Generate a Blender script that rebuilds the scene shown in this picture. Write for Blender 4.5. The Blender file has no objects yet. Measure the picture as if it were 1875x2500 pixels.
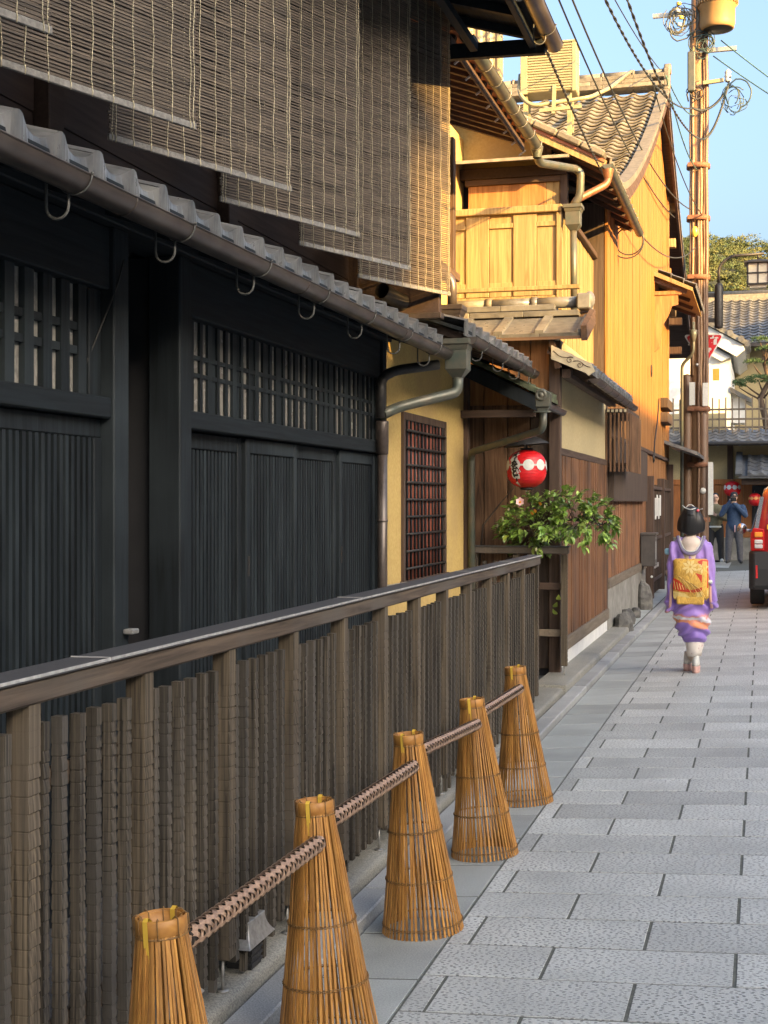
import bpy, bmesh, math, random
from mathutils import Vector, Matrix, noise
PI = math.pi
R = math.radians
rnd = random.Random(11)
sc = bpy.context.scene
col = sc.collection

# ---------------------------------------------------------------- camera, sky, sun, exposure
cam_d = bpy.data.cameras.new('camera')
cam = bpy.data.objects.new('camera', cam_d)
col.objects.link(cam)
cam.location = (0, 0, 1.55)
cam.rotation_euler = (R(90), 0, R(15.296))
cam_d.sensor_width = 36
cam_d.lens = 48.82
cam_d.shift_y = -0.0095
cam_d.clip_end = 4000
sc.camera = cam

SUN_EL = 18.0
SUN_AZ = Vector((0.84, -0.54, 0)).normalized()
SUN_DIR = Vector((SUN_AZ.x * math.cos(R(SUN_EL)), SUN_AZ.y * math.cos(R(SUN_EL)), math.sin(R(SUN_EL))))
w = bpy.data.worlds.new('World')
sc.world = w
w.use_nodes = True
nt = w.node_tree
sky = nt.nodes.new('ShaderNodeTexSky')
sky.sky_type = 'NISHITA'
sky.sun_disc = False
sky.sun_elevation = R(SUN_EL)
sky.sun_rotation = math.atan2(SUN_AZ.x, SUN_AZ.y)
sky.air_density = 1.0
sky.dust_density = 9
sky.ozone_density = 2.6
nt.links.new(sky.outputs[0], nt.nodes['Background'].inputs[0])
nt.nodes['Background'].inputs[1].default_value = 0.15

sun_d = bpy.data.lights.new('sun', 'SUN')
sun_d.energy = 5.0
sun_d.color = (1.0, 0.59, 0.18)
sun_d.angle = R(0.55)
sun = bpy.data.objects.new('sun', sun_d)
col.objects.link(sun)
sun.rotation_euler = SUN_DIR.to_track_quat('Z', 'Y').to_euler()
sun.location = (20, -20, 30)

sc.view_settings.view_transform = 'Standard'
sc.view_settings.look = 'None'
sc.view_settings.gamma = 1
sc.view_settings.exposure = 2.12
try:
    sc.cycles.max_bounces = 8
    sc.cycles.diffuse_bounces = 4
except Exception:
    pass

# ---------------------------------------------------------------- helpers
V = Vector
def W(o):
    m = o.matrix_basis.copy()
    if o.parent:
        m = W(o.parent) @ o.matrix_parent_inverse @ m
    return m

def attach(o, parent):
    if parent is not None:
        o.parent = parent
        o.matrix_parent_inverse = W(parent).inverted()

def tag(o, label=None, cat=None, group=None, kind=None):
    if label: o['label'] = label
    if cat: o['category'] = cat
    if group: o['group'] = group
    if kind: o['kind'] = kind
    return o

def thing(name, loc, label, cat, group=None, rz=0.0):
    o = bpy.data.objects.new(name, None)
    o.empty_display_size = 0.1
    o.location = loc
    o.rotation_euler = (0, 0, rz)
    col.objects.link(o)
    return tag(o, label, cat, group)

def put(name, me, parent=None, mtx=None, loc=None, rz=None):
    """link an object that uses mesh me, placed in world space, as a child of parent"""
    o = bpy.data.objects.new(name, me)
    if mtx is not None: o.matrix_basis = mtx
    if loc is not None: o.location = loc
    if rz is not None: o.rotation_euler = (0, 0, rz)
    col.objects.link(o)
    attach(o, parent)
    return o

def copy_tree(o, parent=None):
    c = o.copy()
    col.objects.link(c)
    if parent is not None:
        c.parent = parent
        c.matrix_parent_inverse = o.matrix_parent_inverse.copy()
    for ch in o.children:
        copy_tree(ch, c)
    return c

class MB:
    def __init__(s):
        s.v = []; s.f = []; s.m = []; s.s = []
    def add(s, vs, fs, mi=0, smooth=False):
        b = len(s.v)
        s.v += [tuple(p) for p in vs]
        for q in fs:
            s.f.append([b + i for i in q]); s.m.append(mi); s.s.append(smooth)
        return s
    def box(s, a, b, mi=0):
        x0, y0, z0 = [min(a[i], b[i]) for i in range(3)]
        x1, y1, z1 = [max(a[i], b[i]) for i in range(3)]
        return s.add([(x0,y0,z0),(x1,y0,z0),(x1,y1,z0),(x0,y1,z0),(x0,y0,z1),(x1,y0,z1),(x1,y1,z1),(x0,y1,z1)],
                     [(0,3,2,1),(4,5,6,7),(0,1,5,4),(1,2,6,5),(2,3,7,6),(3,0,4,7)], mi)
    def bar(s, p, q, wd, ht, up=(0,0,1), mi=0, w2=None, h2=None):
        p = V(p); q = V(q); d = (q - p).normalized(); up = V(up)
        x = d.cross(up)
        if x.length < 1e-4: x = d.cross(V((1, 0, 0)))
        x.normalize(); z = x.cross(d)
        w2 = wd if w2 is None else w2; h2 = ht if h2 is None else h2
        vs = [p - x*wd/2 - z*ht/2, p + x*wd/2 - z*ht/2, p + x*wd/2 + z*ht/2, p - x*wd/2 + z*ht/2,
              q - x*w2/2 - z*h2/2, q + x*w2/2 - z*h2/2, q + x*w2/2 + z*h2/2, q - x*w2/2 + z*h2/2]
        return s.add(vs, [(0,1,2,3),(7,6,5,4),(4,5,1,0),(5,6,2,1),(6,7,3,2),(7,4,0,3)], mi)
    def tube(s, pts, r, n=8, caps=True, mi=0, smooth=True, sx=1.0):
        pts = [V(p) for p in pts]; k = len(pts)
        rs = r if isinstance(r, (list, tuple)) else [r] * k
        vs = []; prev = None
        for i, p in enumerate(pts):
            if i == 0: d = pts[1] - p
            elif i == k - 1: d = p - pts[i-1]
            else: d = (pts[i+1] - p).normalized() + (p - pts[i-1]).normalized()
            if d.length < 1e-9: d = V((0, 0, 1))
            d.normalize()
            if prev is None:
                a = d.cross(V((0, 0, 1)))
                if a.length < 1e-3: a = d.cross(V((1, 0, 0)))
            else:
                a = prev - d * prev.dot(d)
                if a.length < 1e-6: a = d.cross(V((1, 0, 0)))
            a.normalize(); prev = a; b = d.cross(a)
            for j in range(n):
                t = 2 * PI * j / n
                vs.append(p + (a * math.cos(t) * sx + b * math.sin(t)) * rs[i])
        fs = []
        for i in range(k - 1):
            for j in range(n):
                fs.append((i*n + j, i*n + (j+1) % n, (i+1)*n + (j+1) % n, (i+1)*n + j))
        s.add(vs, fs, mi, smooth)
        if caps:
            b0 = len(s.v) - len(vs)
            s.f.append([b0 + j for j in range(n)][::-1]); s.m.append(mi); s.s.append(False)
            s.f.append([b0 + (k-1)*n + j for j in range(n)]); s.m.append(mi); s.s.append(False)
        return s
    def lathe(s, prof, c=(0,0,0), n=24, mi=0, smooth=True, ax=None, a0=0.0, a1=2*PI):
        c = V(c)
        if ax is None: X, Y, Z = V((1,0,0)), V((0,1,0)), V((0,0,1))
        else:
            Z = V(ax).normalized(); X = Z.orthogonal().normalized(); Y = Z.cross(X)
        full = abs(a1 - a0 - 2*PI) < 1e-6
        m = n if full else n + 1
        vs = []
        for r, z in prof:
            for j in range(m):
                t = a0 + (a1 - a0) * j / n
                vs.append(c + X*(r*math.cos(t)) + Y*(r*math.sin(t)) + Z*z)
        fs = []
        for i in range(len(prof) - 1):
            for j in range(n):
                j2 = (j+1) % m if full else j + 1
                fs.append((i*m + j, i*m + j2, (i+1)*m + j2, (i+1)*m + j))
        return s.add(vs, fs, mi, smooth)
    def ell(s, c, rx, ry, rz, n=12, k=8, mi=0, rot=None):
        c = V(c); vs = []; fs = []
        for i in range(k + 1):
            ph = PI * i / k
            for j in range(n):
                t = 2*PI*j/n
                p = V((rx*math.sin(ph)*math.cos(t), ry*math.sin(ph)*math.sin(t), -rz*math.cos(ph)))
                if rot is not None: p = rot @ p
                vs.append(c + p)
        for i in range(k):
            for j in range(n):
                fs.append((i*n + j, i*n + (j+1) % n, (i+1)*n + (j+1) % n, (i+1)*n + j))
        return s.add(vs, fs, mi, True)
    def prism(s, poly, d, mi=0):
        poly = [V(p) for p in poly]; d = V(d); n = len(poly)
        vs = poly + [p + d for p in poly]
        fs = [tuple(range(n))[::-1], tuple(range(n, 2*n))] + [(i, (i+1) % n, n + (i+1) % n, n + i) for i in range(n)]
        return s.add(vs, fs, mi)
    def grid(s, fn, nu, nv, mi=0, smooth=True):
        vs = [fn(i / nu, j / nv) for j in range(nv + 1) for i in range(nu + 1)]
        fs = [(j*(nu+1) + i, j*(nu+1) + i + 1, (j+1)*(nu+1) + i + 1, (j+1)*(nu+1) + i) for j in range(nv) for i in range(nu)]
        return s.add(vs, fs, mi, smooth)
    def loft(s, rings, mi=0, cap=True, smooth=True):
        n = len(rings[0]); vs = [p for r in rings for p in r]; fs = []
        for i in range(len(rings) - 1):
            for j in range(n):
                fs.append((i*n + j, i*n + (j+1) % n, (i+1)*n + (j+1) % n, (i+1)*n + j))
        s.add(vs, fs, mi, smooth)
        if cap:
            b0 = len(s.v) - len(vs)
            s.f.append([b0 + j for j in range(n)][::-1]); s.m.append(mi); s.s.append(smooth)
            s.f.append([b0 + (len(rings)-1)*n + j for j in range(n)]); s.m.append(mi); s.s.append(smooth)
        return s
    def mesh(s, name, mats):
        me = bpy.data.meshes.new(name)
        me.from_pydata(s.v, [], s.f)
        if not isinstance(mats, (list, tuple)): mats = [mats]
        for m in mats: me.materials.append(m)
        if len(mats) > 1: me.polygons.foreach_set('material_index', s.m)
        me.polygons.foreach_set('use_smooth', s.s)
        bm = bmesh.new(); bm.from_mesh(me)
        bmesh.ops.recalc_face_normals(bm, faces=bm.faces)
        bm.to_mesh(me); bm.free()
        me.update()
        return me
    def build(s, name, mats, parent=None, bevel=0.0, **kw):
        o = put(name, s.mesh(name, mats), parent)
        if bevel:
            b = o.modifiers.new('bevel', 'BEVEL'); b.width = bevel; b.segments = 1; b.limit_method = 'ANGLE'; b.angle_limit = R(40)
        if kw: tag(o, **kw)
        return o

def boxpart(name, a, b, m, parent, bevel=0.004):
    return MB().box(a, b).build(name, m, parent, bevel)

def arc(c, r, a0, a1, n, ax='xz'):
    """n+1 points on an arc in plane ax"""
    out = []
    for i in range(n + 1):
        t = a0 + (a1 - a0) * i / n
        p = [0, 0, 0]; p['xyz'.index(ax[0])] = r*math.cos(t); p['xyz'.index(ax[1])] = r*math.sin(t)
        out.append(V(c) + V(p))
    return out

def rounded(pts, r, n=5):
    """polyline with its inner corners rounded"""
    pts = [V(p) for p in pts]; out = [pts[0]]
    for i in range(1, len(pts) - 1):
        a, b, c = pts[i-1], pts[i], pts[i+1]
        d1 = (a - b); d2 = (c - b); q = min(r, d1.length * .45, d2.length * .45)
        p1 = b + d1.normalized() * q; p2 = b + d2.normalized() * q
        for k in range(n + 1):
            t = k / n
            out.append(p1 * (1-t)**2 + b * 2*t*(1-t) + p2 * t*t)
    out.append(pts[-1])
    return out

# ---------------------------------------------------------------- materials
MATS = {}
def N(nt, t, **kw):
    n = nt.nodes.new(t)
    for k, v in kw.items():
        try: setattr(n, k, v)
        except Exception: pass
    return n

def ramp(nt, stops):
    n = nt.nodes.new('ShaderNodeValToRGB')
    while len(n.color_ramp.elements) < len(stops): n.color_ramp.elements.new(0.5)
    for e, (p, c) in zip(n.color_ramp.elements, stops):
        e.position = p; e.color = (c[0], c[1], c[2], 1)
    return n

def pm(name, c1, c2=None, scale=(8, 8, 8), rough=0.6, bump=0.0, metal=0.0, vary=0.12, detail=5.0, spec=0.5, stain=None, stain_scale=1.5,
       distort=0.0, bdist=0.01, coat=0.0, lo=0.35, hi=0.65, sub=0.0):
    """procedural material: stretched noise between two colours, slow stains, per-object value variation, bump"""
    if name in MATS: return MATS[name]
    m = bpy.data.materials.new(name); m.use_nodes = True
    nt = m.node_tree; L = nt.links.new
    b = nt.nodes['Principled BSDF']
    b.inputs['Roughness'].default_value = rough
    b.inputs['Metallic'].default_value = metal
    b.inputs['Specular IOR Level'].default_value = spec
    if coat: b.inputs['Coat Weight'].default_value = coat; b.inputs['Coat Roughness'].default_value = .08
    c2 = c2 or tuple(x * .75 for x in c1)
    tc = N(nt, 'ShaderNodeTexCoord'); oi = N(nt, 'ShaderNodeObjectInfo')
    off = N(nt, 'ShaderNodeVectorMath', operation='SCALE'); off.inputs[0].default_value = (17.3, 31.7, 11.9)
    L(oi.outputs['Random'], off.inputs['Scale'])
    ad = N(nt, 'ShaderNodeVectorMath', operation='ADD'); L(tc.outputs['Object'], ad.inputs[0]); L(off.outputs[0], ad.inputs[1])
    mp = N(nt, 'ShaderNodeMapping'); mp.inputs['Scale'].default_value = scale; L(ad.outputs[0], mp.inputs[0])
    nz = N(nt, 'ShaderNodeTexNoise'); nz.inputs['Scale'].default_value = 1; nz.inputs['Detail'].default_value = detail
    nz.inputs['Roughness'].default_value = .6; nz.inputs['Distortion'].default_value = distort
    L(mp.outputs[0], nz.inputs['Vector'])
    rp = ramp(nt, [(lo, c1), (hi, c2)]); L(nz.outputs['Fac'], rp.inputs[0])
    out = rp.outputs[0]
    if stain:
        n2 = N(nt, 'ShaderNodeTexNoise'); n2.inputs['Scale'].default_value = stain_scale; n2.inputs['Detail'].default_value = 6
        L(ad.outputs[0], n2.inputs['Vector'])
        r2 = ramp(nt, [(.48, (0, 0, 0)), (.68, (1, 1, 1))]); L(n2.outputs['Fac'], r2.inputs[0])
        mx = N(nt, 'ShaderNodeMix', data_type='RGBA'); mx.inputs[7].default_value = (*stain, 1)
        L(r2.outputs[0], mx.inputs[0]); L(out, mx.inputs[6]); out = mx.outputs[2]
    if vary:
        hs = N(nt, 'ShaderNodeHueSaturation')
        mr = N(nt, 'ShaderNodeMapRange'); mr.inputs[3].default_value = 1 - vary; mr.inputs[4].default_value = 1 + vary
        L(oi.outputs['Random'], mr.inputs[0]); L(mr.outputs[0], hs.inputs['Value']); L(out, hs.inputs['Color']); out = hs.outputs[0]
    L(out, b.inputs['Base Color'])
    rr = N(nt, 'ShaderNodeMapRange'); rr.inputs[3].default_value = max(0, rough - .1); rr.inputs[4].default_value = min(1, rough + .12)
    L(nz.outputs['Fac'], rr.inputs[0]); L(rr.outputs[0], b.inputs['Roughness'])
    if bump:
        bp = N(nt, 'ShaderNodeBump'); bp.inputs['Strength'].default_value = bump; bp.inputs['Distance'].default_value = bdist
        L(nz.outputs['Fac'], bp.inputs['Height']); L(bp.outputs[0], b.inputs['Normal'])
    if sub:
        b.inputs['Transmission Weight'].default_value = sub
    MATS[name] = m
    return m

def wood(name, c1, c2, ax='z', fine=60, rough=.65, bump=.35, vary=.15, stain=None, distort=.6, lo=.3, hi=.7, coarse=2.0):
    s = [fine, fine, fine]; s['xyz'.index(ax)] = coarse
    return pm(name, c1, c2, scale=tuple(s), rough=rough, bump=bump, vary=vary, stain=stain, distort=distort, detail=6, bdist=.004, lo=lo, hi=hi, spec=.35)

tmp_scene = bpy.data.scenes.new('workbench')
def baked(o):
    """mesh of o with its modifiers applied, evaluated on its own in a side scene"""
    tmp_scene.collection.objects.link(o)
    vl = tmp_scene.view_layers[0]; vl.update()
    dg = vl.depsgraph
    me = bpy.data.meshes.new_from_object(o.evaluated_get(dg))
    bpy.data.objects.remove(o)
    return me
# palette -------------------------------------------------------------------
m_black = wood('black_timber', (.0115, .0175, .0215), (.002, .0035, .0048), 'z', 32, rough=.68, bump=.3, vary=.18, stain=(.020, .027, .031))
m_blackh = wood('black_timber_long', (.008, .0130, .0165), (.003, .005, .0065), 'y', 45, rough=.70, bump=.3, vary=.12)
m_darkbrown = wood('dark_brown_boards', (.045, .028, .022), (.025, .016, .014), 'y', 40, rough=.7)
m_fence = wood('weathered_hewn_wood', (.128, .106, .078), (.021, .018, .014), 'z', 120, rough=.8, bump=.55, vary=.22, stain=(.062, .055, .046), lo=.32, hi=.62)
m_post = wood('hewn_post_wood', (.165, .128, .084), (.034, .027, .019), 'z', 100, rough=.8, bump=.5, vary=.15, stain=(.10, .08, .058), lo=.32, hi=.64)
m_rail = wood('weathered_rail_wood', (.135, .098, .068), (.040, .029, .021), 'y', 50, rough=.75, bump=.45, vary=.08, stain=(.10, .085, .07))
m_cap = pm('dark_sheet_metal', (.05, .05, .052), (.075, .072, .07), (60, 60, 60), rough=.55, bump=.15, vary=.1)
m_edge = pm('worn_bright_edge', (.45, .44, .42), (.28, .27, .26), (30, 30, 30), rough=.5)
m_bamboo = wood('amber_bamboo', (.47, .235, .058), (.24, .10, .024), 'z', 90, rough=.42, bump=.2, vary=.30, coarse=5)
m_rim = wood('amber_bamboo_rim', (.48, .235, .055), (.28, .115, .026), 'x', 30, rough=.45, bump=.2, vary=.08)
m_tie = pm('brown_vine_tie', (.22, .12, .035), (.13, .065, .02), (60, 60, 60), rough=.7)
m_tape = pm('yellow_tape', (.74, .49, .07), (.62, .38, .05), (20, 20, 20), rough=.35)
m_weave = wood('brown_rattan', (.40, .26, .165), (.22, .135, .085), 'y', 120, rough=.38, bump=.2, vary=.18, coarse=6)
m_core = pm('dark_core', (.02, .017, .015), (.03, .025, .02), (30, 30, 30), rough=.9)
m_rubber = pm('black_rubber', (.016, .016, .017), (.03, .03, .03), (90, 90, 90), rough=.75, bump=.6)
m_steel = pm('galvanised_steel', (.42, .41, .38), (.27, .26, .24), (40, 40, 40), rough=.42, metal=.6)
m_tile = pm('grey_clay_tile', (.13, .132, .133), (.072, .075, .078), (14, 14, 14), rough=.30, bump=.12, vary=.25, stain=(.17, .17, .16), stain_scale=3)
m_tilew = pm('weathered_clay_tile', (.21, .185, .135), (.12, .105, .08), (12, 12, 12), rough=.6, bump=.2, vary=.25)
m_copper = pm('brown_gutter_metal', (.085, .066, .056), (.055, .043, .037), (25, 6, 25), rough=.33, metal=.35, vary=.1, stain=(.12, .10, .085), stain_scale=2.5)
m_patina = pm('patinated_pipe', (.13, .115, .085), (.075, .09, .072), (9, 9, 9), rough=.42, metal=.3, vary=.08)
m_plaster = pm('ochre_plaster', (.53, .375, .13), (.45, .31, .10), (45, 45, 45), rough=.9, bump=.35, vary=.03, stain=(.36, .245, .105), stain_scale=.9, bdist=.003)
m_plaster2 = pm('pale_ochre_plaster', (.44, .36, .20), (.37, .295, .155), (30, 30, 30), rough=.9, bump=.15, vary=.03, stain=(.35, .29, .16), stain_scale=.8)
m_white = pm('white_plaster', (.72, .72, .69), (.62, .62, .60), (6, 6, 6), rough=.85, vary=.03)
m_concrete = pm('grey_concrete', (.30, .285, .25), (.20, .19, .165), (9, 9, 9), rough=.9, bump=.2, vary=.05, stain=(.16, .15, .125))
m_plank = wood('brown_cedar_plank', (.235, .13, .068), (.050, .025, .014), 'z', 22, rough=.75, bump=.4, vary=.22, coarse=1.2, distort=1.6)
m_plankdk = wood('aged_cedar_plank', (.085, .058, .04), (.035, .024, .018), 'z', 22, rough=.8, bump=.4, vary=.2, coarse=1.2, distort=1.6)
m_plankor = wood('orange_cedar_plank', (.38, .185, .065), (.19, .078, .026), 'z', 20, rough=.65, bump=.25, vary=.12, coarse=1.2, distort=1.5)
m_batten = wood('red_brown_batten', (.30, .145, .066), (.105, .046, .023), 'z', 45, rough=.7, bump=.3, vary=.28, coarse=1.0, stain=(.10, .055, .034))
m_board4 = wood('honey_cedar_board', (.43, .195, .048), (.14, .054, .013), 'z', 40, rough=.65, bump=.3, vary=.16, coarse=.9, distort=.8)
m_beam = wood('umber_beam', (.095, .06, .042), (.045, .028, .02), 'y', 30, rough=.7, bump=.3)
m_beamx = wood('umber_crossbeam', (.095, .06, .042), (.045, .028, .02), 'x', 30, rough=.7, bump=.3)
m_beamz = wood('umber_post', (.10, .064, .045), (.045, .028, .02), 'z', 30, rough=.7, bump=.3)
m_rafter = wood('red_brown_rafter', (.46, .17, .075), (.24, .08, .04), 'x', 25, rough=.6, bump=.2)
m_pale = wood('pale_weathered_cedar', (.36, .26, .12), (.18, .12, .05), 'z', 26, rough=.75, bump=.35, vary=.1, coarse=1.2, distort=1.4)
m_sill = wood('grey_sill_timber', (.20, .16, .115), (.12, .095, .068), 'y', 30, rough=.8, bump=.35)
m_dark = pm('dark_interior', (.012, .012, .014), (.02, .02, .022), (5, 5, 5), rough=.8)
m_frost = pm('figured_glass', (.20, .19, .17), (.34, .32, .28), (38, 38, 24), rough=.18, bump=.9, vary=.1, bdist=.01, spec=.7)
m_frost2 = pm('plain_frosted_glass', (.25, .235, .205), (.20, .185, .165), (10, 10, 10), rough=.25, vary=.1)
m_glass = pm('dark_window_glass', (.03, .035, .04), (.045, .05, .055), (3, 3, 3), rough=.06, spec=.8)
m_iron = pm('dark_iron', (.03, .028, .027), (.05, .046, .042), (30, 30, 30), rough=.5, metal=.4)

def stone_mat(name, c1, c2, pits, pc=(.05, .052, .055)):
    m = bpy.data.materials.new(name); m.use_nodes = True; nt = m.node_tree; L = nt.links.new
    b = nt.nodes['Principled BSDF']; b.inputs['Roughness'].default_value = .62; b.inputs['Specular IOR Level'].default_value = .4
    tc = N(nt, 'ShaderNodeTexCoord'); oi = N(nt, 'ShaderNodeObjectInfo')
    off = N(nt, 'ShaderNodeVectorMath', operation='SCALE'); off.inputs[0].default_value = (7.3, 13.7, 0)
    L(oi.outputs['Random'], off.inputs['Scale'])
    ad = N(nt, 'ShaderNodeVectorMath', operation='ADD'); L(tc.outputs['Object'], ad.inputs[0]); L(off.outputs[0], ad.inputs[1])
    nz = N(nt, 'ShaderNodeTexNoise'); nz.inputs['Scale'].default_value = 170; nz.inputs['Detail'].default_value = 3; L(ad.outputs[0], nz.inputs['Vector'])
    rp = ramp(nt, [(.34, c2), (.66, c1)]); L(nz.outputs['Fac'], rp.inputs[0]); out = rp.outputs[0]
    big = N(nt, 'ShaderNodeTexNoise'); big.inputs['Scale'].default_value = 2.2; big.inputs['Detail'].default_value = 5; L(ad.outputs[0], big.inputs['Vector'])
    br = N(nt, 'ShaderNodeMapRange'); br.inputs[1].default_value = .3; br.inputs[2].default_value = .7; br.inputs[3].default_value = .80; br.inputs[4].default_value = 1.12
    L(big.outputs['Fac'], br.inputs[0])
    hs = N(nt, 'ShaderNodeHueSaturation'); L(out, hs.inputs['Color'])
    mr = N(nt, 'ShaderNodeMapRange'); mr.inputs[3].default_value = .78; mr.inputs[4].default_value = 1.12; L(oi.outputs['Random'], mr.inputs[0])
    mu = N(nt, 'ShaderNodeMath', operation='MULTIPLY'); L(mr.outputs[0], mu.inputs[0]); L(br.outputs[0], mu.inputs[1]); L(mu.outputs[0], hs.inputs['Value'])
    out = hs.outputs[0]; h = nz.outputs['Fac']
    if pits:
        mp = N(nt, 'ShaderNodeMapping'); mp.inputs['Scale'].default_value = (42, 66, 0); L(ad.outputs[0], mp.inputs[0])
        vo = N(nt, 'ShaderNodeTexVoronoi'); vo.voronoi_dimensions = '2D'; vo.inputs['Scale'].default_value = 1; vo.inputs['Randomness'].default_value = .85
        L(mp.outputs[0], vo.inputs['Vector'])
        r2 = ramp(nt, [(.15, (1, 1, 1)), (.27, (0, 0, 0))]); L(vo.outputs['Distance'], r2.inputs[0])
        wear = N(nt, 'ShaderNodeMapRange'); wear.inputs[1].default_value = .38; wear.inputs[2].default_value = .62; wear.inputs[3].default_value = .6; wear.inputs[4].default_value = 1
        L(big.outputs['Fac'], wear.inputs[0])
        m2 = N(nt, 'ShaderNodeMath', operation='MULTIPLY'); L(r2.outputs[0], m2.inputs[0]); L(wear.outputs[0], m2.inputs[1])
        mx = N(nt, 'ShaderNodeMix', data_type='RGBA'); mx.inputs[7].default_value = (*pc, 1)
        L(m2.outputs[0], mx.inputs[0]); L(out, mx.inputs[6]); out = mx.outputs[2]
        sub = N(nt, 'ShaderNodeMath', operation='MULTIPLY_ADD'); sub.inputs[1].default_value = -3.0
        L(m2.outputs[0], sub.inputs[0]); L(h, sub.inputs[2]); h = sub.outputs[0]
    L(out, b.inputs['Base Color'])
    bp = N(nt, 'ShaderNodeBump'); bp.inputs['Strength'].default_value = .55; bp.inputs['Distance'].default_value = .0022
    L(h, bp.inputs['Height']); L(bp.outputs[0], b.inputs['Normal'])
    return m
m_paver = stone_mat('bush_hammered_granite', (.55, .56, .525), (.40, .41, .385), True, (.13, .135, .13))
m_slab = stone_mat('sawn_grey_granite', (.41, .43, .405), (.285, .30, .285), False)
m_kerb = stone_mat('pale_granite', (.40, .405, .39), (.24, .245, .24), False)
m_plinth = stone_mat('exposed_aggregate', (.36, .345, .29), (.16, .155, .135), False)
m_joint = pm('dark_mortar_joint', (.125, .13, .108), (.08, .083, .07), (40, 40, 40), rough=.95)
m_earth = pm('dark_gravel_earth', (.055, .055, .058), (.10, .098, .092), (60, 60, 60), rough=.95, bump=.6)

# ---------------------------------------------------------------- ground and street
g = MB().add([(-700, -400, -.14), (700, -400, -.14), (700, 1200, -.14), (-700, 1200, -.14)], [(0, 1, 2, 3)]).build('ground', m_earth)
tag(g, kind='structure')

FALL = .05
XE = -1.08
def zr(x):
    return FALL * (min(x, .95) - XE)

def slab_mesh(name, lx, ly, h, ch, m):
    a, b = lx/2, ly/2
    vs = [(-a,-b,-h),(a,-b,-h),(a,b,-h),(-a,b,-h),(-a,-b,-ch),(a,-b,-ch),(a,b,-ch),(-a,b,-ch),
          (-a+ch,-b+ch,0),(a-ch,-b+ch,0),(a-ch,b-ch,0),(-a+ch,b-ch,0)]
    fs = [(0,1,5,4),(1,2,6,5),(2,3,7,6),(3,0,4,7),(4,5,9,8),(5,6,10,9),(6,7,11,10),(7,4,8,11),(8,9,10,11)]
    return MB().add(vs, fs).mesh(name, m)

# bedding: follows the cross fall of the road
b = MB()
b.add([(XE, -6, -.0022), (.95, -6, zr(.95)-.0022), (4.0, -6, zr(.95)-.0022), (4.0, 60, zr(.95)-.0022), (.95, 60, zr(.95)-.0022), (XE, 60, -.0022)],
      [(0, 1, 4, 5), (1, 2, 3, 4)])
paving = b.build('street_paving', m_joint); tag(paving, kind='structure')
ROW = .335; LEN = .606; Y0 = 5.10; J = .011
mesh_full = slab_mesh('paving_stone_full', LEN - J, ROW - J * .9, .05, .0014, m_paver)
cache = {}
far = MB()
tilt = Matrix.Rotation(-math.atan(FALL), 4, 'Y')
n_st = 0
for r in range(-20, 80):
    yc = Y0 + (r + .5) * ROW
    edges = [XE + .001] + [XE + (.083 if r % 2 else .385) + LEN * k for k in range(9)]
    for k in range(len(edges) - 1):
        x0, x1 = edges[k], edges[k+1]
        if x0 > 3.9: continue
        lx = x1 - x0 - J; xc = (x0 + x1) / 2
        near = (2.6 < yc < 20 and x0 < .55)
        dz = rnd.uniform(-.0004, .0006)
        if near:
            me = mesh_full if abs(lx - (LEN - J)) < .002 else cache.setdefault(round(lx, 3), slab_mesh('paving_stone_part', lx, ROW - J*.9, .05, .0014, m_paver))
            M4 = Matrix.Translation((xc, yc, zr(xc) + dz)) @ (tilt if xc < .95 else Matrix.Identity(4)) @ Matrix.Rotation(rnd.uniform(-.003, .003), 4, 'Z')
            put('paving_stone', me, paving, M4); n_st += 1
        else:
            a = lx/2; bb = (ROW - J*.7)/2
            if xc - a < .95 < xc + a: dz += .009      # stone bridging the crown of the road
            za, zb = zr(xc - a) + dz, zr(xc + a) + dz
            far.add([(xc-a, yc-bb, za), (xc+a, yc-bb, zb), (xc+a, yc+bb, zb), (xc-a, yc+bb, za),
                     (xc-a, yc-bb, za-.02), (xc+a, yc-bb, zb-.02), (xc+a, yc+bb, zb-.02), (xc-a, yc+bb, za-.02)],
                    [(0,1,2,3),(0,4,5,1),(1,5,6,2),(2,6,7,3),(3,7,4,0)])
far.build('paving_stones', m_paver, paving, kind='stuff')

# gutter channel of sawn slabs, falling towards the slot drain
GX0, GX1 = -1.415, -1.084
gut = MB().add([(GX0, -6, -.0255), (GX1, -6, -.0022), (GX1, 34, -.0022), (GX0, 34, -.0255)], [(0,1,2,3)]).build('gutter_channel', m_joint)
tag(gut, kind='structure')
me_s = slab_mesh('gutter_slab', GX1 - GX0 - .002, .478, .05, .0018, m_slab)
gt = Matrix.Rotation(-math.atan(.07), 4, 'Y')
for i in range(-6, 66):
    y = .2 + .492 * i
    put('gutter_slab', me_s, gut, Matrix.Translation(((GX0+GX1)/2, y, -.0115 + rnd.uniform(-.001, .001))) @ gt)
# slot drain + kerb strip
k = MB().add([(-1.46, -6, -.09), (GX0, -6, -.09), (GX0, 34, -.09), (-1.46, 34, -.09)], [(0,1,2,3)])
k.add([(-1.60, -6, -.013), (-1.462, -6, -.013), (-1.462, 34, -.013), (-1.60, 34, -.013)], [(0,1,2,3)])
kerb = k.build('kerb', m_joint); tag(kerb, kind='structure')
me_k = slab_mesh('kerb_stone', .112, .895, .10, .006, m_kerb)
for i in range(-4, 36):
    put('kerb_stone', me_k, kerb, loc=(-1.452 - .056 + .03, .35 + .9 * i, .022 + rnd.uniform(-.001, .001)))
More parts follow.
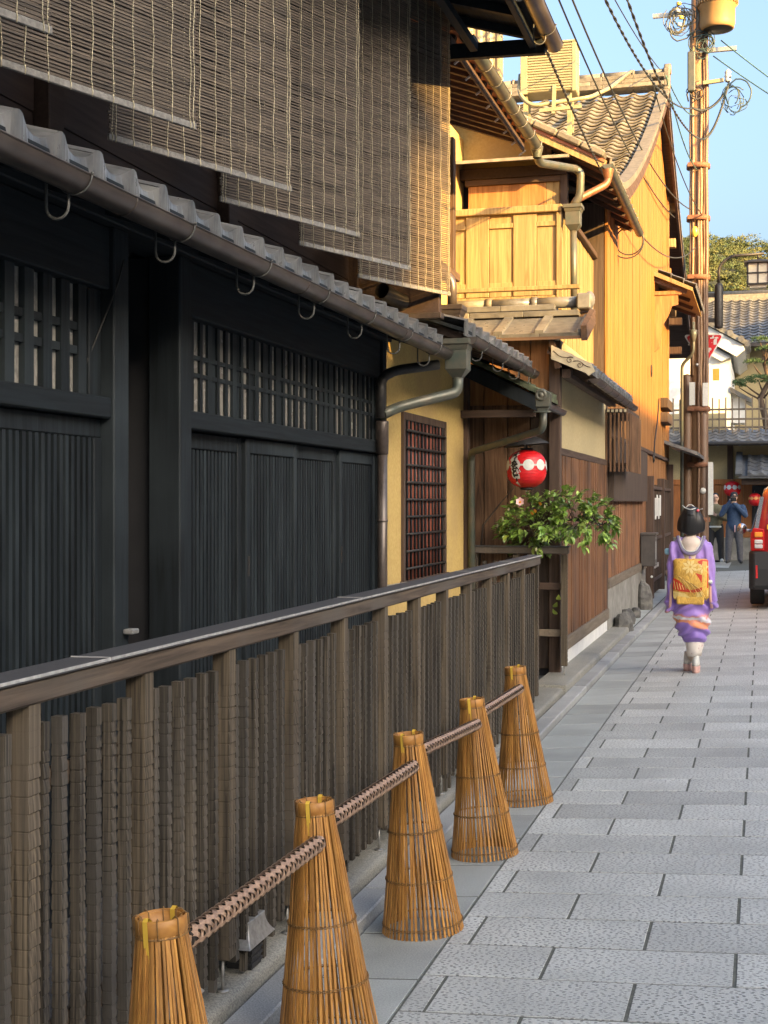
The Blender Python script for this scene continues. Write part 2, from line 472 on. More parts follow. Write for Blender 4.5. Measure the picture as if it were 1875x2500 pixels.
# plinth that carries the fence, rough front edge
def plinth(y0, y1, x0, x1, z, name, m):
    n = int((y1 - y0) / .06)
    b = MB()
    def fn(u, v):
        y = y0 + (y1 - y0) * u
        prof = [(x1 + .004, -.05), (x1, z - .022), (x1 - .008, z - .006), (x1 - .02, z), ((x0 + x1)/2, z + .002), (x0, z)]
        t = v * (len(prof) - 1); i = min(int(t), len(prof) - 2); q = t - i
        px = prof[i][0]*(1-q) + prof[i+1][0]*q; pz = prof[i][1]*(1-q) + prof[i+1][1]*q
        d = .006 * noise.noise((y*14, v*7, 3.1))
        return (px + d, y, pz + d * .5)
    b.grid(fn, n, 5)
    o = b.build(name, m); tag(o, kind='structure'); return o
plinth(-6, 11.25, -1.80, -1.556, .05, 'fence_plinth', m_plinth)
plinth(11.2, 16.6, -1.80, -1.535, .075, 'footing_ledge', m_plinth)
boxpart('ledge_end_block', (-1.80, 11.185, -.05), (-1.537, 11.26, .0745), m_plinth, None, .006)['kind'] = 'structure'
be = MB().add([(-2.75, -6, .02), (-1.79, -6, .035), (-1.79, 12.3, .035), (-2.75, 12.3, .02)], [(0,1,2,3)]).build('forecourt_bed', m_earth)
tag(be, kind='structure')
pv = MB().add([(-1.85, 16.5, .018), (-1.55, 16.5, .016), (-1.55, 34, .016), (-1.85, 34, .018)], [(0,1,2,3)]).build('wall_foot_strip', m_slab); tag(pv, kind='structure')

# ---------------------------------------------------------------- fence
FX = -1.6
fence = thing('hewn_wood_fence', (FX, 5, .05), 'long weathered brown fence of notched wooden pales under a capped rail', 'fence')
def hewn(name, wx, wy, h, pitch, amp, m, seed, skip_top=0):
    """square stick with adze-cut facets: each facet bellies out and ends in a small step"""
    r = random.Random(seed); b = MB(); rings = []
    z = 0.0; zs = []
    while z < h - pitch * .6:
        zs.append(z); z += pitch * r.uniform(.85, 1.15)
    zs.append(h)
    for i in range(len(zs) - 1):
        z0, z1 = zs[i], zs[i+1]
        a = amp if z1 < h - skip_top else amp * .15
        e = [r.uniform(.6, 1.2) * a, r.uniform(.10, .35) * a]
        for zz, q in ((z0 + .0008, -.5), (z0 + .0045, 1.0), (z0 + (z1-z0)*.5, .75), (z1 - .0008, .05)):
            hx = wx/2 - a*1.1 + e[0]*q; hy = wy/2 - a*.3 + e[1]*q
            rings.append([(-hx,-hy,zz),(hx,-hy,zz),(hx,hy,zz),(-hx,hy,zz)])
    rings[0] = [(x, y, 0) for x, y, z in rings[0]]; rings[-1] = [(x, y, h) for x, y, z in rings[-1]]
    b.loft(rings, smooth=False)
    return b.mesh(name, m)
RAILT = 1.167; RAILB = 1.10
posts = [hewn('post', .056, .052, RAILB - .155, .037, .0028, m_post, 100 + i, .10) for i in range(3)]
pales = [hewn('pale', .030, .0275, 1.045 - .12, .033, .0026, m_fence, 200 + i, .04) for i in range(6)]
PY0, PP, PN = 2.777 - 2*.597, .597, 15
for i in range(PN):
    y = PY0 + PP * i
    put('post', posts[i % 3], fence, loc=(FX + .007, y, .155))
    MB().tube([(FX, y + .005, .05), (FX, y + .005, .16)], .0055, 8).lathe([(0, .051), (.02, .051), (.02, .055), (0, .056)], (FX, y + .005, 0), 10).build('levelling_rod', m_steel, fence)
    if i < PN - 1:
        nb = 6
        for k in range(nb):
            yy = y + PP * (k + 1) / (nb + 1)
            dz = .05 * math.sin((i * 6 + k) * .9) - .02
            put('pale', pales[rnd.randrange(6)], fence, Matrix.Translation((FX + .004, yy, .12 + rnd.uniform(-.004, .004))) @ Matrix.Rotation(rnd.choice((0, PI)), 4, 'Z') @ Matrix.Rotation(rnd.uniform(-.004, .004), 4, 'X'))
            if rnd.random() < .45:
                MB().box((FX - .006, yy - .012, .12 - abs(dz)*1.2 - .005), (FX + .014, yy + .012, .119)).build('pale_foot', m_fence, fence)
ye = PY0 + PP * (PN - 1) + .05
for z in (.90, .30):
    boxpart('tie_rail', (FX - .032, PY0 - .05, z - .028), (FX - .012, ye - .02, z + .028), m_rail, fence)
boxpart('top_rail', (FX - .045, PY0 - .06, RAILB), (FX + .042, ye, RAILT - .012), m_rail, fence, .006)
# sheet metal cap in lengths with raised joints and a bright front edge
cuts = [PY0 - .06, 3.12 - 2.2, 3.12, 5.35, 7.55, 8.9, ye + .003]
for i in range(len(cuts) - 1):
    c = boxpart('rail_cap', (FX - .056, cuts[i] + .002, RAILT - .0115), (FX + .049, cuts[i+1] - .002, RAILT), m_cap, fence, .002)
    MB().box((FX + .0485, cuts[i] + .002, RAILT - .006), (FX + .0515, cuts[i+1] - .002, RAILT + .0012)).box((FX - .056, cuts[i+1] - .007, RAILT + .0002), (FX + .0495, cuts[i+1] - .0015, RAILT + .0025)).build('cap_edge', m_edge, c)
for y in (3.62, 4.22, 4.80):
    sk = MB()
    rings = []
    for q in range(7):
        t = q / 6; f = 1 - t
        e = .028 * (1 - t) ** 2.2
        hx, hy = .040 + e * .8, .075 + e * 1.6
        z = .137 + .075 * t
        rings.append([(FX - hx - .02, y - hy, z), (FX + hx - .02, y - hy, z), (FX + hx - .02, y + hy, z), (FX - hx - .02, y + hy, z)])
    sk.loft(rings, smooth=False).build('flared_shoe', m_steel, fence, .002)
    pad = MB()
    for q in range(8):
        z = .052 + q * .0105; o = (.004 if q % 2 else 0)
        pad.box((FX - .065 - o, y - .045 - o, z), (FX + .018 + o, y + .045 + o, z + .0098))
    pad.build('rubber_pad_stack', m_rubber, fence)

# low return fence across the entry to the planting bed
fe2 = thing('return_fence', (-2.0, 11.82, .05), 'short notched fence section across the bed below the red lantern', 'fence')
for x in (-2.42, -2.05, -1.64):
    put('post', posts[1], fe2, loc=(x, 11.82, .155))
    MB().tube([(x, 11.82, .05), (x, 11.82, .16)], .0055, 8).build('levelling_rod', m_steel, fe2)
put('post', posts[2], fe2, loc=(-1.66, 12.0 - .04, .155))
for x in (-2.33, -2.24, -2.14): put('pale', pales[2], fe2, loc=(x, 11.82, .12))
boxpart('top_rail', (-2.5, 11.775, RAILB + .01), (-1.60, 11.865, RAILT), m_rail, fe2, .005)
boxpart('rail_cap', (-2.5, 11.765, RAILT + .0005), (-1.59, 11.875, RAILT + .011), m_cap, fe2, .002)
boxpart('tie_rail', (-2.48, 11.85, .80), (-1.63, 11.87, .86), m_beamx, fe2)
boxpart('tie_rail', (-2.48, 11.85, .40), (-1.63, 11.87, .46), m_sill, fe2)

# ---------------------------------------------------------------- bamboo cones
CH, CR0, CR1 = .70, .149, .049
def cone_r(z): return CR0 + (CR1 - CR0) * (z / CH) ** .94
def make_cone():
    root = thing('bamboo_cone', (0, 0, 0), 'x', 'cone barrier', 'bamboo cones in front of the fence')
    NS = 52
    meshes = []
    for q in range(4):
        b = MB(); rings = []
        for j in range(9):
            z = CH * j / 8 * .985 + .004; r = cone_r(z) + .0016 * math.sin(j * 1.3 + q * 1.7) * (.5 if j in (0, 8) else 1)
            hw = .0047 - .0016 * j / 8; tw = (.07 + q * .025) * (j / 8)
            c, s_ = math.cos(tw), math.sin(tw)
            ps = [(r - .0018, -hw), (r + .0016, -hw * .8), (r + .0016, hw * .8), (r - .0018, hw)]
            rings.append([(x*c - y*s_, x*s_ + y*c, z) for x, y in ps])
        b.loft(rings, smooth=False)
        meshes.append(b.mesh('slat', m_bamboo))
    for i in range(NS):
        put('slat', meshes[rnd.randrange(4)], root, rz=2*PI*(i + rnd.uniform(-.08, .08))/NS)
    rim = MB()
    rim.lathe([(.0535, CH-.030), (.0555, CH-.028), (.0555, CH+.004), (.0525, CH+.006), (.0515, CH+.004), (.0515, CH-.03)], n=28)
    rim.lathe([(.045, CH-.028), (.0455, CH+.003), (.043, CH+.003), (.0425, CH-.028)], n=28)
    rim.build('rim_band', m_rim, root)
    rt = MB()
    for i in range(8):
        a = 2*PI*i/8 + .3; c, s_ = math.cos(a), math.sin(a)
        rt.tube([(.0585*c, .0585*s_, CH-.034), (.0585*c, .0585*s_, CH+.005), (.05*c, .05*s_, CH+.010), (.041*c, .041*s_, CH+.004), (.041*c, .041*s_, CH-.03)], .0013, 5)
    rt.lathe([(.0545, CH-.036), (.0570, CH-.034), (.0545, CH-.031)], n=28)
    rt.build('rim_stitching', m_tie, root)
    for z in (.035, .195, .365):
        t = MB(); r = cone_r(z) + .0035
        for ph in (0, PI):
            pts = []
            for i in range(185):
                a = 2*PI*i/184
                q = math.sin(a * 23 + ph)
                pts.append(((r + .0012 * math.cos(a*23+ph)) * math.cos(a), (r + .0012*math.cos(a*23+ph)) * math.sin(a), z + .0042 * q))
            t.tube(pts, .0014, 4, caps=False)
        t.lathe([(r - .006, z-.002), (r - .003, z), (r - .006, z+.002)], n=36)
        t.build('tie_ring', m_tie, root)
    return root
cone = make_cone()
def tape_mesh():
    b = MB(); pts = [(.0580, CH-.085), (.0578, CH-.03), (.0575, CH+.006), (.050, CH+.0125), (.0405, CH+.006), (.0395, CH-.04)]
    rows = []
    for r, z in pts: rows.append((r, z))
    for (r0, z0), (r1, z1) in zip(rows, rows[1:]):
        b.add([(r0, -.006, z0), (r0, .006, z0), (r1, .006, z1), (r1, -.006, z1)], [(0,1,2,3)])
    return b.mesh('hanger_tape', m_tape)
me_tape = tape_mesh()
CONES = [(-1.178, 2.70), (-1.20, 3.80), (-1.20, 4.93), (-1.19, 6.045), (-1.20, 7.165)]
cones = []
for i, (x, y) in enumerate(CONES):
    c = cone if i == 0 else copy_tree(cone)
    c.matrix_basis = Matrix.Translation((x, y, -.012)) @ Matrix.Rotation(-R(4.6) - rnd.uniform(-.012, .012), 4, 'Y') @ Matrix.Rotation(rnd.uniform(-.012, .012), 4, 'X') @ Matrix.Rotation(i*1.37, 4, 'Z') @ Matrix.Diagonal((1, 1, 1 + .018*((i*7) % 3 - 1), 1))
    cones.append(c)
    c['label'] = ['amber split-bamboo cone barrier at the free end of the row, fifth from the lantern', 'amber split-bamboo cone barrier, fourth of the row counted from the lantern end', 'amber split-bamboo cone barrier in the middle of the row, third from the lantern', 'amber split-bamboo cone barrier, second of the row counted from the lantern end', 'amber split-bamboo cone barrier at the lantern end of the row'][i]
bpy.context.view_layer.update()
for i, c in enumerate(cones):
    for da in ((-1.75, 1.35) if i % 2 == 0 else (-1.6, 1.5)):
        o = bpy.data.objects.new('hanger_tape', me_tape); col.objects.link(o); o.parent = c; o.rotation_euler = (0, 0, da - i*1.37)

# woven bars between the cones
def weave_meshes(Lb, r, ns, turns):
    out = []
    for hand in (1, -1):
        for k in range(ns):
            b = MB(); rows = []; n = 150
            for i in range(n + 1):
                t = i / n; a = hand * (2*PI*turns*t) + 2*PI*k/ns
                q = math.cos((turns * ns * t * 2) * PI + (0 if hand > 0 else PI))
                rr = r + .0022 * q
                if t < .03: rr *= (t / .03) ** .5 * .85 + .15
                if t > .97: rr *= ((1 - t) / .03) ** .5 * .85 + .15
                tang = V((-math.sin(a) * hand * r * 2*PI*turns, Lb, math.cos(a) * hand * r * 2*PI*turns)).normalized()
                nrm = V((math.cos(a), 0, math.sin(a))); side = tang.cross(nrm)
                p = V((rr * math.cos(a), Lb * t, rr * math.sin(a)))
                rows.append((p - side*.0070, p + side*.0070))
            for (a0, b0), (a1, b1) in zip(rows, rows[1:]): b.add([a0, b0, b1, a1], [(0,1,2,3)], 0, True)
            out.append(b.mesh('strip', m_weave))
    return out
BL = 1.03
wm = weave_meshes(BL, .0225, 5, 5.0)
me_corem = MB().tube([(0, .01, 0), (0, BL - .01, 0)], .0188, 10).mesh('core', m_core)
def zcone(i, z):
    return W(cones[i]) @ V((0, 0, z))
for i in range(0, 4):
    p1 = zcone(i + 1, .605) + V((.034, -.068, 0))
    p0 = zcone(i, .635) + V((.025, .055, 0))
    bar_ = thing('woven_bar', p0, ['brown braided rattan bar joining the fifth and fourth bamboo cones from the lantern', 'brown braided rattan bar joining the fourth and third bamboo cones from the lantern', 'brown braided rattan bar joining the third and second bamboo cones from the lantern', 'brown braided rattan bar joining the last two bamboo cones at the lantern end'][i], 'barrier bar', 'woven bars between the bamboo cones')
    d = (p1 - p0); sc_y = d.length / BL
    M4 = Matrix.Translation(p0) @ d.to_track_quat('Y', 'Z').to_matrix().to_4x4() @ Matrix.Diagonal((1, sc_y, 1, 1))
    for me in wm: put('strip', me, bar_, M4)
    put('core', me_corem, bar_, M4)
# ---------------------------------------------------------------- roof tiles and gutters (shared builders)
PAN = [(0, .030), (.07, .042), (.15, .046), (.23, .040), (.32, .022), (.43, .004), (.56, -.004), (.70, -.003), (.84, .008), (1.0, .030)]
def pantile(name, wd, ln, m, lip=.02, hang=0.0, slope=0.0):
    """one pantile: x along the eave, y up the slope, z out; hang = drop of the eave front plate"""
    b = MB(); n = len(PAN)
    top0 = [V((u*wd, 0, z + lip)) for u, z in PAN]; top1 = [V((u*wd, ln, z)) for u, z in PAN]
    b.add(top0 + top1, [(i, i+1, n+i+1, n+i) for i in range(n-1)], 0, True)
    dn = V((0, math.sin(slope), math.cos(slope)))
    if hang:
        lowline = [V((u*wd, 0, .012 + lip)) - dn * hang for u, z in PAN]
    else:
        lowline = [p - V((0, 0, .019)) for p in top0]
    b.add(top0 + lowline, [(i, i+1, n+i+1, n+i) for i in range(n-1)], 0, False)
    if hang:   # thin side of the front plate
        b.add([top0[0], lowline[0], lowline[0] + V((0, .012, 0)), top0[0] + V((0, .012, 0))], [(0,1,2,3)])
    return b.mesh(name, m)

def axes(o, e, s_, n=None):
    e = V(e).normalized(); s_ = V(s_).normalized(); n = e.cross(s_)
    M4 = Matrix.Identity(4)
    for i in range(3):
        M4[i][0] = e[i]; M4[i][1] = s_[i]; M4[i][2] = n[i]; M4[i][3] = o[i]
    return M4

def tile_field(parent, origin, e, slope_dir, ncol, nrow, wd, ln, me_eave, me, jitter=.003, name='roof_tile', skip=None):
    origin = V(origin); e = V(e).normalized(); s_ = V(slope_dir).normalized()
    for r in range(nrow):
        for c in range(ncol):
            if skip and skip(c, r): continue
            p = origin + e * (c * wd) + s_ * (r * ln)
            p.z += rnd.uniform(-jitter, jitter)
            put(name if r or me_eave is me else 'eave_tile', me_eave if r == 0 else me, parent, axes(p, e, s_))

def trough(parent, x, z, y0, y1, r, m=None, ends=True, name='gutter', joint=1.8):
    """half-round gutter along Y with rolled front lip, joint bands and end caps"""
    m = m or m_copper
    b = MB()
    n = 10
    for (a, c) in ((y0, y1),):
        def fn(u, v, rr=r):
            t = PI + PI * v
            return (x + rr*math.cos(t), a + (c - a)*u, z + rr*math.sin(t))
        b.grid(lambda u, v: fn(u, v, r), 1, n)
        b.grid(lambda u, v: fn(u, v, r - .003), 1, n)
    b.tube([(x + r, y0, z), (x + r, y1, z)], .0035, 6)
    b.tube([(x - r, y0, z), (x - r, y1, z)], .0035, 6)
    y = y0 + joint
    while y < y1 - .2:
        b.tube(arc((x, y, z), r + .001, PI, 2*PI, 10), .0025, 5)
        y += joint
    if ends:
        for y in (y0, y1):
            b.prism(arc((x, y - .0015, z), r - .0005, PI, 2*PI, 10), (0, .003, 0))
    return b.build(name, m, parent)

m_hook = pm('grey_hook_iron', (.13, .13, .12), (.09, .09, .085), (20, 20, 20), rough=.5, metal=.3)
def gutter_hook(parent, x, z, y, r, drop=.07, back=.05):
    b = MB()
    b.tube(arc((x, y, z), r + .004, PI*1.0, 2*PI, 10), .0030, 5)
    xb = x - r - back + .02
    pts = [(xb - .012, y, z + .02), (xb - .012, y, z - r*.6 - drop*.5)] + arc((xb + .026, y, z - r*.6 - drop*.85), .038, PI, 2*PI, 8) + [(xb + .064, y, z - r*.8)]
    b.tube(pts, .0048, 6)
    b.ell((x + r + .006, y, z + .004), .006, .006, .006, 6, 4)
    return b.build('gutter_hook', m_hook, parent)

# ---------------------------------------------------------------- dark machiya
XW = -2.5
dm = thing('dark_townhouse', (XW, 5, .02), 'black timber townhouse with slatted doors, bamboo blinds and a low tiled eave', 'house')
YE = 8.98
MB().box((-6.5, -3, 0), (-2.86, YE - .003, 5.0)).box((-2.86, -3, 2.63), (-2.69, YE - .003, 5.0)).build('core_wall', m_dark, dm)
MB().box((-2.85, -3, .02), (-2.60, 5.0, 2.62)).box((-2.85, 5.60, .02), (-2.60, YE - .006, 2.62)).build('inner_wall', m_dark, dm)
for a in (4.93, 5.56, 8.88, 3.0, .6):
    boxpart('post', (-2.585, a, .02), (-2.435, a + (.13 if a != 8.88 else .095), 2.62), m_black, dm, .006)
boxpart('header_beam', (-2.59, -3, 2.376), (-2.452, 4.928, 2.618), m_blackh, dm, .006)
boxpart('header_beam', (-2.59, 5.69, 2.376), (-2.452, 8.878, 2.618), m_blackh, dm, .006)
boxpart('wall_plate', (-2.62, -3, 2.621), (-2.40, YE, 2.735), m_blackh, dm, .006)
for a, c in ((-3, 4.928), (5.692, 8.878)):
    boxpart('lintel', (-2.59, a, 1.875), (-2.445, c, 1.957), m_blackh, dm, .006)
boxpart('ground_sill', (-2.59, -3, .02), (-2.46, YE, .12), m_blackh, dm, .006)
# back of the narrow recess: a dim lattice door
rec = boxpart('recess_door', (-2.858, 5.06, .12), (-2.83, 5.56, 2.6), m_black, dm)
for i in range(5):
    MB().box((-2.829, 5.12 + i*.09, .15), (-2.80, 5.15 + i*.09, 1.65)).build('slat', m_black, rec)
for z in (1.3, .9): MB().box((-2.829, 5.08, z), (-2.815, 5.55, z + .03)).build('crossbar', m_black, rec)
for z in (1.8, 2.15): MB().box((-2.829, 5.26, z), (-2.826, 5.44, z + .2)).build('pane', m_glass, rec)
# four slatted door leaves
y = 5.70; lw = .793
me_dslat = None
for i in range(4):
    a, c = y + i*lw + .003, y + (i+1)*lw - .003
    dx = 0 if i % 2 else -.022
    f = MB()
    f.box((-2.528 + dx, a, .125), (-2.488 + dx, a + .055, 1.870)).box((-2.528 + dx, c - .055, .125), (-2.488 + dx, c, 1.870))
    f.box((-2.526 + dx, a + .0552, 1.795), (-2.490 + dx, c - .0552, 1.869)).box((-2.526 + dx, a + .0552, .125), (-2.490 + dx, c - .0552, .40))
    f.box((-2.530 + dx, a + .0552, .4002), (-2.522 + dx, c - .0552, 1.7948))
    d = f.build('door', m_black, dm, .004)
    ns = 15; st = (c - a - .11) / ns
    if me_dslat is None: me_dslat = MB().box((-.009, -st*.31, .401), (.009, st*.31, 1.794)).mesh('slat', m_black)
    for k_ in range(ns):
        put('slat', me_dslat, d, loc=(-2.510 + dx, a + .055 + (k_ + .5)*st + rnd.uniform(-.001, .001), 0))
    if i % 2: MB().box((-2.4875 + dx, a + .018, 1.18), (-2.484 + dx, a + .036, 1.28)).lathe([(0, .003), (.006, .003), (.008, 0)], (-2.4875 + dx, a + .027, 1.26), 10, ax=(1, 0, 0)).build('latch_plate', m_iron, d)
# transom lights above the doors
tr = MB().box((-2.560, 5.70, 1.958), (-2.512, 8.87, 2.375)).build('transom_pane', m_frost2, dm)
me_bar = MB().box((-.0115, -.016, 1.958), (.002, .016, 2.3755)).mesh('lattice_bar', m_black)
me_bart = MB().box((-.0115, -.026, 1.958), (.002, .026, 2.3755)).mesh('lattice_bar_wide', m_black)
yy = 5.74; i = 0
while yy < 8.86:
    put('lattice_bar', me_bart if i % 3 == 0 else me_bar, tr, loc=(-2.5, yy, 0))
    if rnd.random() < .4: MB().box((-2.5118, yy + .02, 1.96), (-2.5085, yy + .088, 2.374)).build('unlit_pane_strip', m_black, tr)  # black strips stand in for panes that show no light
    yy += .104; i += 1
for z in (2.12, 2.20): MB().box((-2.5105, 5.70, z), (-2.499, 8.87, z + .020)).build('crossbar', m_black, tr)
# left bay: figured glass light above a lattice screen
lt = MB().box((-2.575, -2.9, 1.958), (-2.518, 4.925, 2.375)).build('window', m_frost, dm)
me_lb = MB().box((-.012, -.032, 1.958), (.012, .032, 2.3755)).mesh('lattice_bar', m_black)
for i in range(24):
    yv = 4.78 - i * .132
    put('lattice_bar', me_lb, lt, loc=(-2.505, yv, 0))
for z in (2.11, 2.20): MB().box((-2.5175, 1.4, z), (-2.499, 4.795, z + .03)).build('crossbar', m_black, lt)
boxpart('jamb_board', (-2.5175, 4.83, 1.958), (-2.49, 4.9275, 2.375), m_black, lt)
MB().tube(rounded([(-2.425, 4.99, 2.50), (-2.43, 4.95, 2.40), (-2.49, 4.86, 2.15), (-2.50, 4.82, 2.08)], .05), .0035, 5).build('loose_cable', m_iron, dm)
sc_ = MB()
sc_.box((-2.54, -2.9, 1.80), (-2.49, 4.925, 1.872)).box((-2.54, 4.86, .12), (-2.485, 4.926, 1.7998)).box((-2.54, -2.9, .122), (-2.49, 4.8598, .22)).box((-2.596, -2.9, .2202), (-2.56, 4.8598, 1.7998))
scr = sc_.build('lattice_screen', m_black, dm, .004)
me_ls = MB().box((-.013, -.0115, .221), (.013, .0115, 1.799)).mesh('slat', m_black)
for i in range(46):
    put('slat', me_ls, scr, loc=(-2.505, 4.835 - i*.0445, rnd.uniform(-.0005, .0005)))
for z in (.35, .72, 1.08, 1.44): MB().box((-2.545, 2.6, z), (-2.5185, 4.859, z + .022)).build('crossbar', m_black, scr)
boxpart('iron_bracket', (-2.434, 5.0, 1.03), (-2.39, 5.06, 1.05), m_steel, dm)
# low tiled eave
SL = R(19); sdir = V((-math.cos(SL), 0, math.sin(SL)))
me_e = pantile('eave_tile', .25, .24, m_tile, hang=.082, slope=SL)
me_t = pantile('roof_tile', .25, .24, m_tile)
ex, ez = -2.075, 2.615
dk = MB().prism([(ex + .01, -3, ez - .006), (ex + .01, -3, ez - .03), (-2.69, -3, ez + .62*math.tan(SL) - .03), (-2.69, -3, ez + .62*math.tan(SL) - .006)], (0, YE + .06 + 3, 0)).build('eave_roof', m_blackh, dm)
tile_field(dk, (ex, YE + .04 - 24*.25, ez), (0, 1, 0), sdir, 24, 2, .25, .215, me_e, me_t)
for i in range(14):
    yv = YE - .12 - i * .45
    MB().bar((-2.10, yv, ez - .055), (-2.66, yv, ez + .55*math.tan(SL) - .055), .05, .045).build('rafter', m_blackh, dk)
boxpart('fascia', (ex - .055, -3, ez - .085), (ex - .035, YE + .05, ez - .035), m_blackh, dk)
fl = MB().prism([(-2.52, -3, 2.815), (-2.50, -3, 2.80), (-2.50, -3, 2.785), (-2.69, -3, 2.865), (-2.69, -3, 2.905)], (0, YE + 3.05, 0))
for yv in (3.3, 4.75, 6.2, 7.65): fl.box((-2.56, yv, 2.83), (-2.495, yv + .012, 2.836))
fl.build('ridge_flashing', m_copper, dk)
MB().lathe([(.0, .02), (.018, .022), (.03, .012), (.052, .014), (.060, .004), (.060, -.10), (.052, -.11), (.052, -.35)], (-2.30, YE + .02, 2.86), 20, ax=(0.25, 1, -.18)).lathe([(.052, .014), (.068, .016), (.070, -.02), (.060, -.022)], (-2.30, YE + .02, 2.86), 20, ax=(0.25, 1, -.18)).build('ridge_end_tile', m_iron, dk)
gx, gz = -2.045, 2.555
gt1 = trough(dm, gx, gz, -3, YE + .05, .055)
for yv in (2.25, 3.06, 3.87, 4.67, 5.48, 6.29, 7.10, 7.9, 8.65): gutter_hook(gt1, gx, gz, yv, .055)
# upper storey wall
uw = MB()
for i in range(14): uw.box((-2.69, -3, 2.70 + i*.165), (-2.665 - .006*(i % 2), YE, 2.862 + i*.165))
up = uw.build('upper_boarding', m_darkbrown, dm)
for a in (1.2, 3.1, 5.0, 6.9):
    MB().box((-2.664, a, 3.75), (-2.648, a + 1.4, 4.75)).build('upper_window', m_glass, dm)
    fr = MB()
    for k_ in range(4): fr.box((-2.648, a + k_*.455, 3.7), (-2.62, a + k_*.455 + .035, 4.8))
    for z in (3.7, 4.2, 4.765): fr.box((-2.646, a, z), (-2.625, a + 1.4, z + .035))
    fr.build('window_frame', m_black, dm)
for a in (2.85, 4.72, 6.55, 8.85): boxpart('upper_post', (-2.67, a, 2.72), (-2.60, a + .12, 4.98), m_darkbrown, dm)
boxpart('party_wall', (-2.664, YE - .075, 2.78), (-2.06, YE - .002, 4.72), m_darkbrown, dm)
boxpart('party_wall_cap', (-2.664, YE - .09, 2.76), (-2.045, YE + .012, 2.80), m_copper, dm)
# deep upper eave
ud = MB().prism([(-1.42, -3, 4.655), (-1.42, -3, 4.63), (-2.75, -3, 5.02), (-2.75, -3, 5.05)], (0, YE + .22 + 3, 0)).build('upper_roof', m_blackh, dm)
for i in range(14):
    yv = YE + .05 - i*.42
    MB().bar((-1.47, yv, 4.610), (-2.75, yv, 4.985), .05, .055).build('rafter', m_blackh, ud)
boxpart('eave_fascia', (-1.50, -3, 4.56), (-1.46, YE + .215, 4.625), m_blackh, ud)
MB().bar((-1.40, YE + .19, 4.575), (-2.75, YE + .19, 4.60), .05, .10).build('barge_beam', m_blackh, ud)
MB().bar((-1.85, YE + .05, 4.56), (-1.95, YE - .9, 4.70), .05, .05).build('brace', m_blackh, ud)
us = V((-math.cos(R(16.3)), 0, math.sin(R(16.3))))
me_ue = pantile('upper_eave_tile', .25, .24, m_tilew, hang=.05, slope=R(16))
tile_field(ud, (-1.375, YE + .20 - 18*.25, 4.662), (0, 1, 0), us, 18, 2, .25, .22, me_ue, me_t)
gt2 = trough(dm, -1.345, 4.60, -3, YE + .24, .058)
for yv in (4.5, 5.4, 6.3, 7.2, 8.05, 8.85): gutter_hook(gt2, -1.345, 4.60, yv, .058, .05, .03)

# ---------------------------------------------------------------- bamboo blinds
m_slat = wood('blind_slat', (.140, .110, .082), (.028, .023, .018), 'x', 110, rough=.55, bump=.2, vary=.12, coarse=5)
m_cord = pm('blind_cord', (.50, .45, .32), (.36, .32, .22), (50, 50, 50), rough=.8)
m_bbar = pm('blind_bar', (.21, .20, .185), (.13, .125, .115), (60, 60, 60), rough=.8, bump=.3)
BW = 1.10; BZ0, BZ1 = 2.912, 4.88
def make_blind():
    root = thing('bamboo_blind', (0, 0, BZ0), 'grey-brown slatted bamboo blind hanging slantwise below the upper eave of the black townhouse', 'blind', 'bamboo blinds along the upper storey')
    s_ = MB(); n = int((BZ1 - BZ0 - .03) / .0127)
    for i in range(n):
        z = BZ0 + .030 + i*.0127
        j = rnd.uniform(-.0022, .0022); sag = rnd.uniform(-.0015, .0015); e = rnd.uniform(-.006, .006)
        h = rnd.uniform(.0034, .0044)
        s_.add([(e, j-.003, z-h), (e, j+.003, z-h), (e, j+.003, z+h), (e, j-.003, z+h), (BW/2, j-.003, z-h+sag), (BW/2, j+.003, z-h+sag), (BW/2, j+.003, z+h+sag), (BW/2, j-.003, z+h+sag), (BW+e, j-.003, z-h), (BW+e, j+.003, z-h), (BW+e, j+.003, z+h), (BW+e, j-.003, z+h)],
               [(0,1,2,3),(8,11,10,9),(0,4,5,1),(1,5,6,2),(2,6,7,3),(3,7,4,0),(4,8,9,5),(5,9,10,6),(6,10,11,7),(7,11,8,4)])
    s_.build('slats', m_slat, root, kind='stuff')
    c_ = MB()
    xs = [.012] + [.03 + (BW - .06)*k/11 for k in range(12)] + [BW - .012]
    for x in xs:
        for side in (-1, 1):
            pts = []
            for i in range(0, n + 1, 2):
                z = BZ0 + .024 + i*.0127
                pts.append((x + .0035*math.sin(z*23 + x*40) + rnd.uniform(-.001, .001), side*(.0048 + .0012*(i % 4 == 0)), z))
            c_.tube(pts, .0017, 4)
        c_.tube([(x, -.006, BZ0 - .004), (x, -.009, BZ0 + .012), (x, -.006, BZ0 + .028)], .0022, 4)
    c_.build('cords', m_cord, root, kind='stuff')
    MB().box((-.004, -.006, BZ0), (BW + .004, .006, BZ0 + .024)).build('bottom_bar', m_bbar, root, .002)
    MB().tube([(-.01, 0, BZ1), (BW + .01, 0, BZ1)], .02, 8).build('head_rail', m_bbar, root)
    return root
bl0 = make_blind()
for k_ in range(-3, 4):
    b = bl0 if k_ == -3 else copy_tree(bl0)
    p0 = V((-2.373, 4.76 + 1.108*k_, 0)); p1 = V((-2.006, 5.78 + 1.066*k_, 0))
    if k_ == 3: p1 = V((-2.0, 8.96, 0))
    d = p1 - p0
    b['label'] = 'grey-brown bamboo blind under the upper eave, %s from the ochre house' % ['first', 'second', 'third', 'fourth', 'fifth', 'sixth', 'seventh'][3 - k_]
    b.location = (p0.x, p0.y, BZ0); b.rotation_euler = (0, rnd.uniform(-.002, .002), math.atan2(d.y, d.x)); b.scale = (d.length / BW, 1, 1)

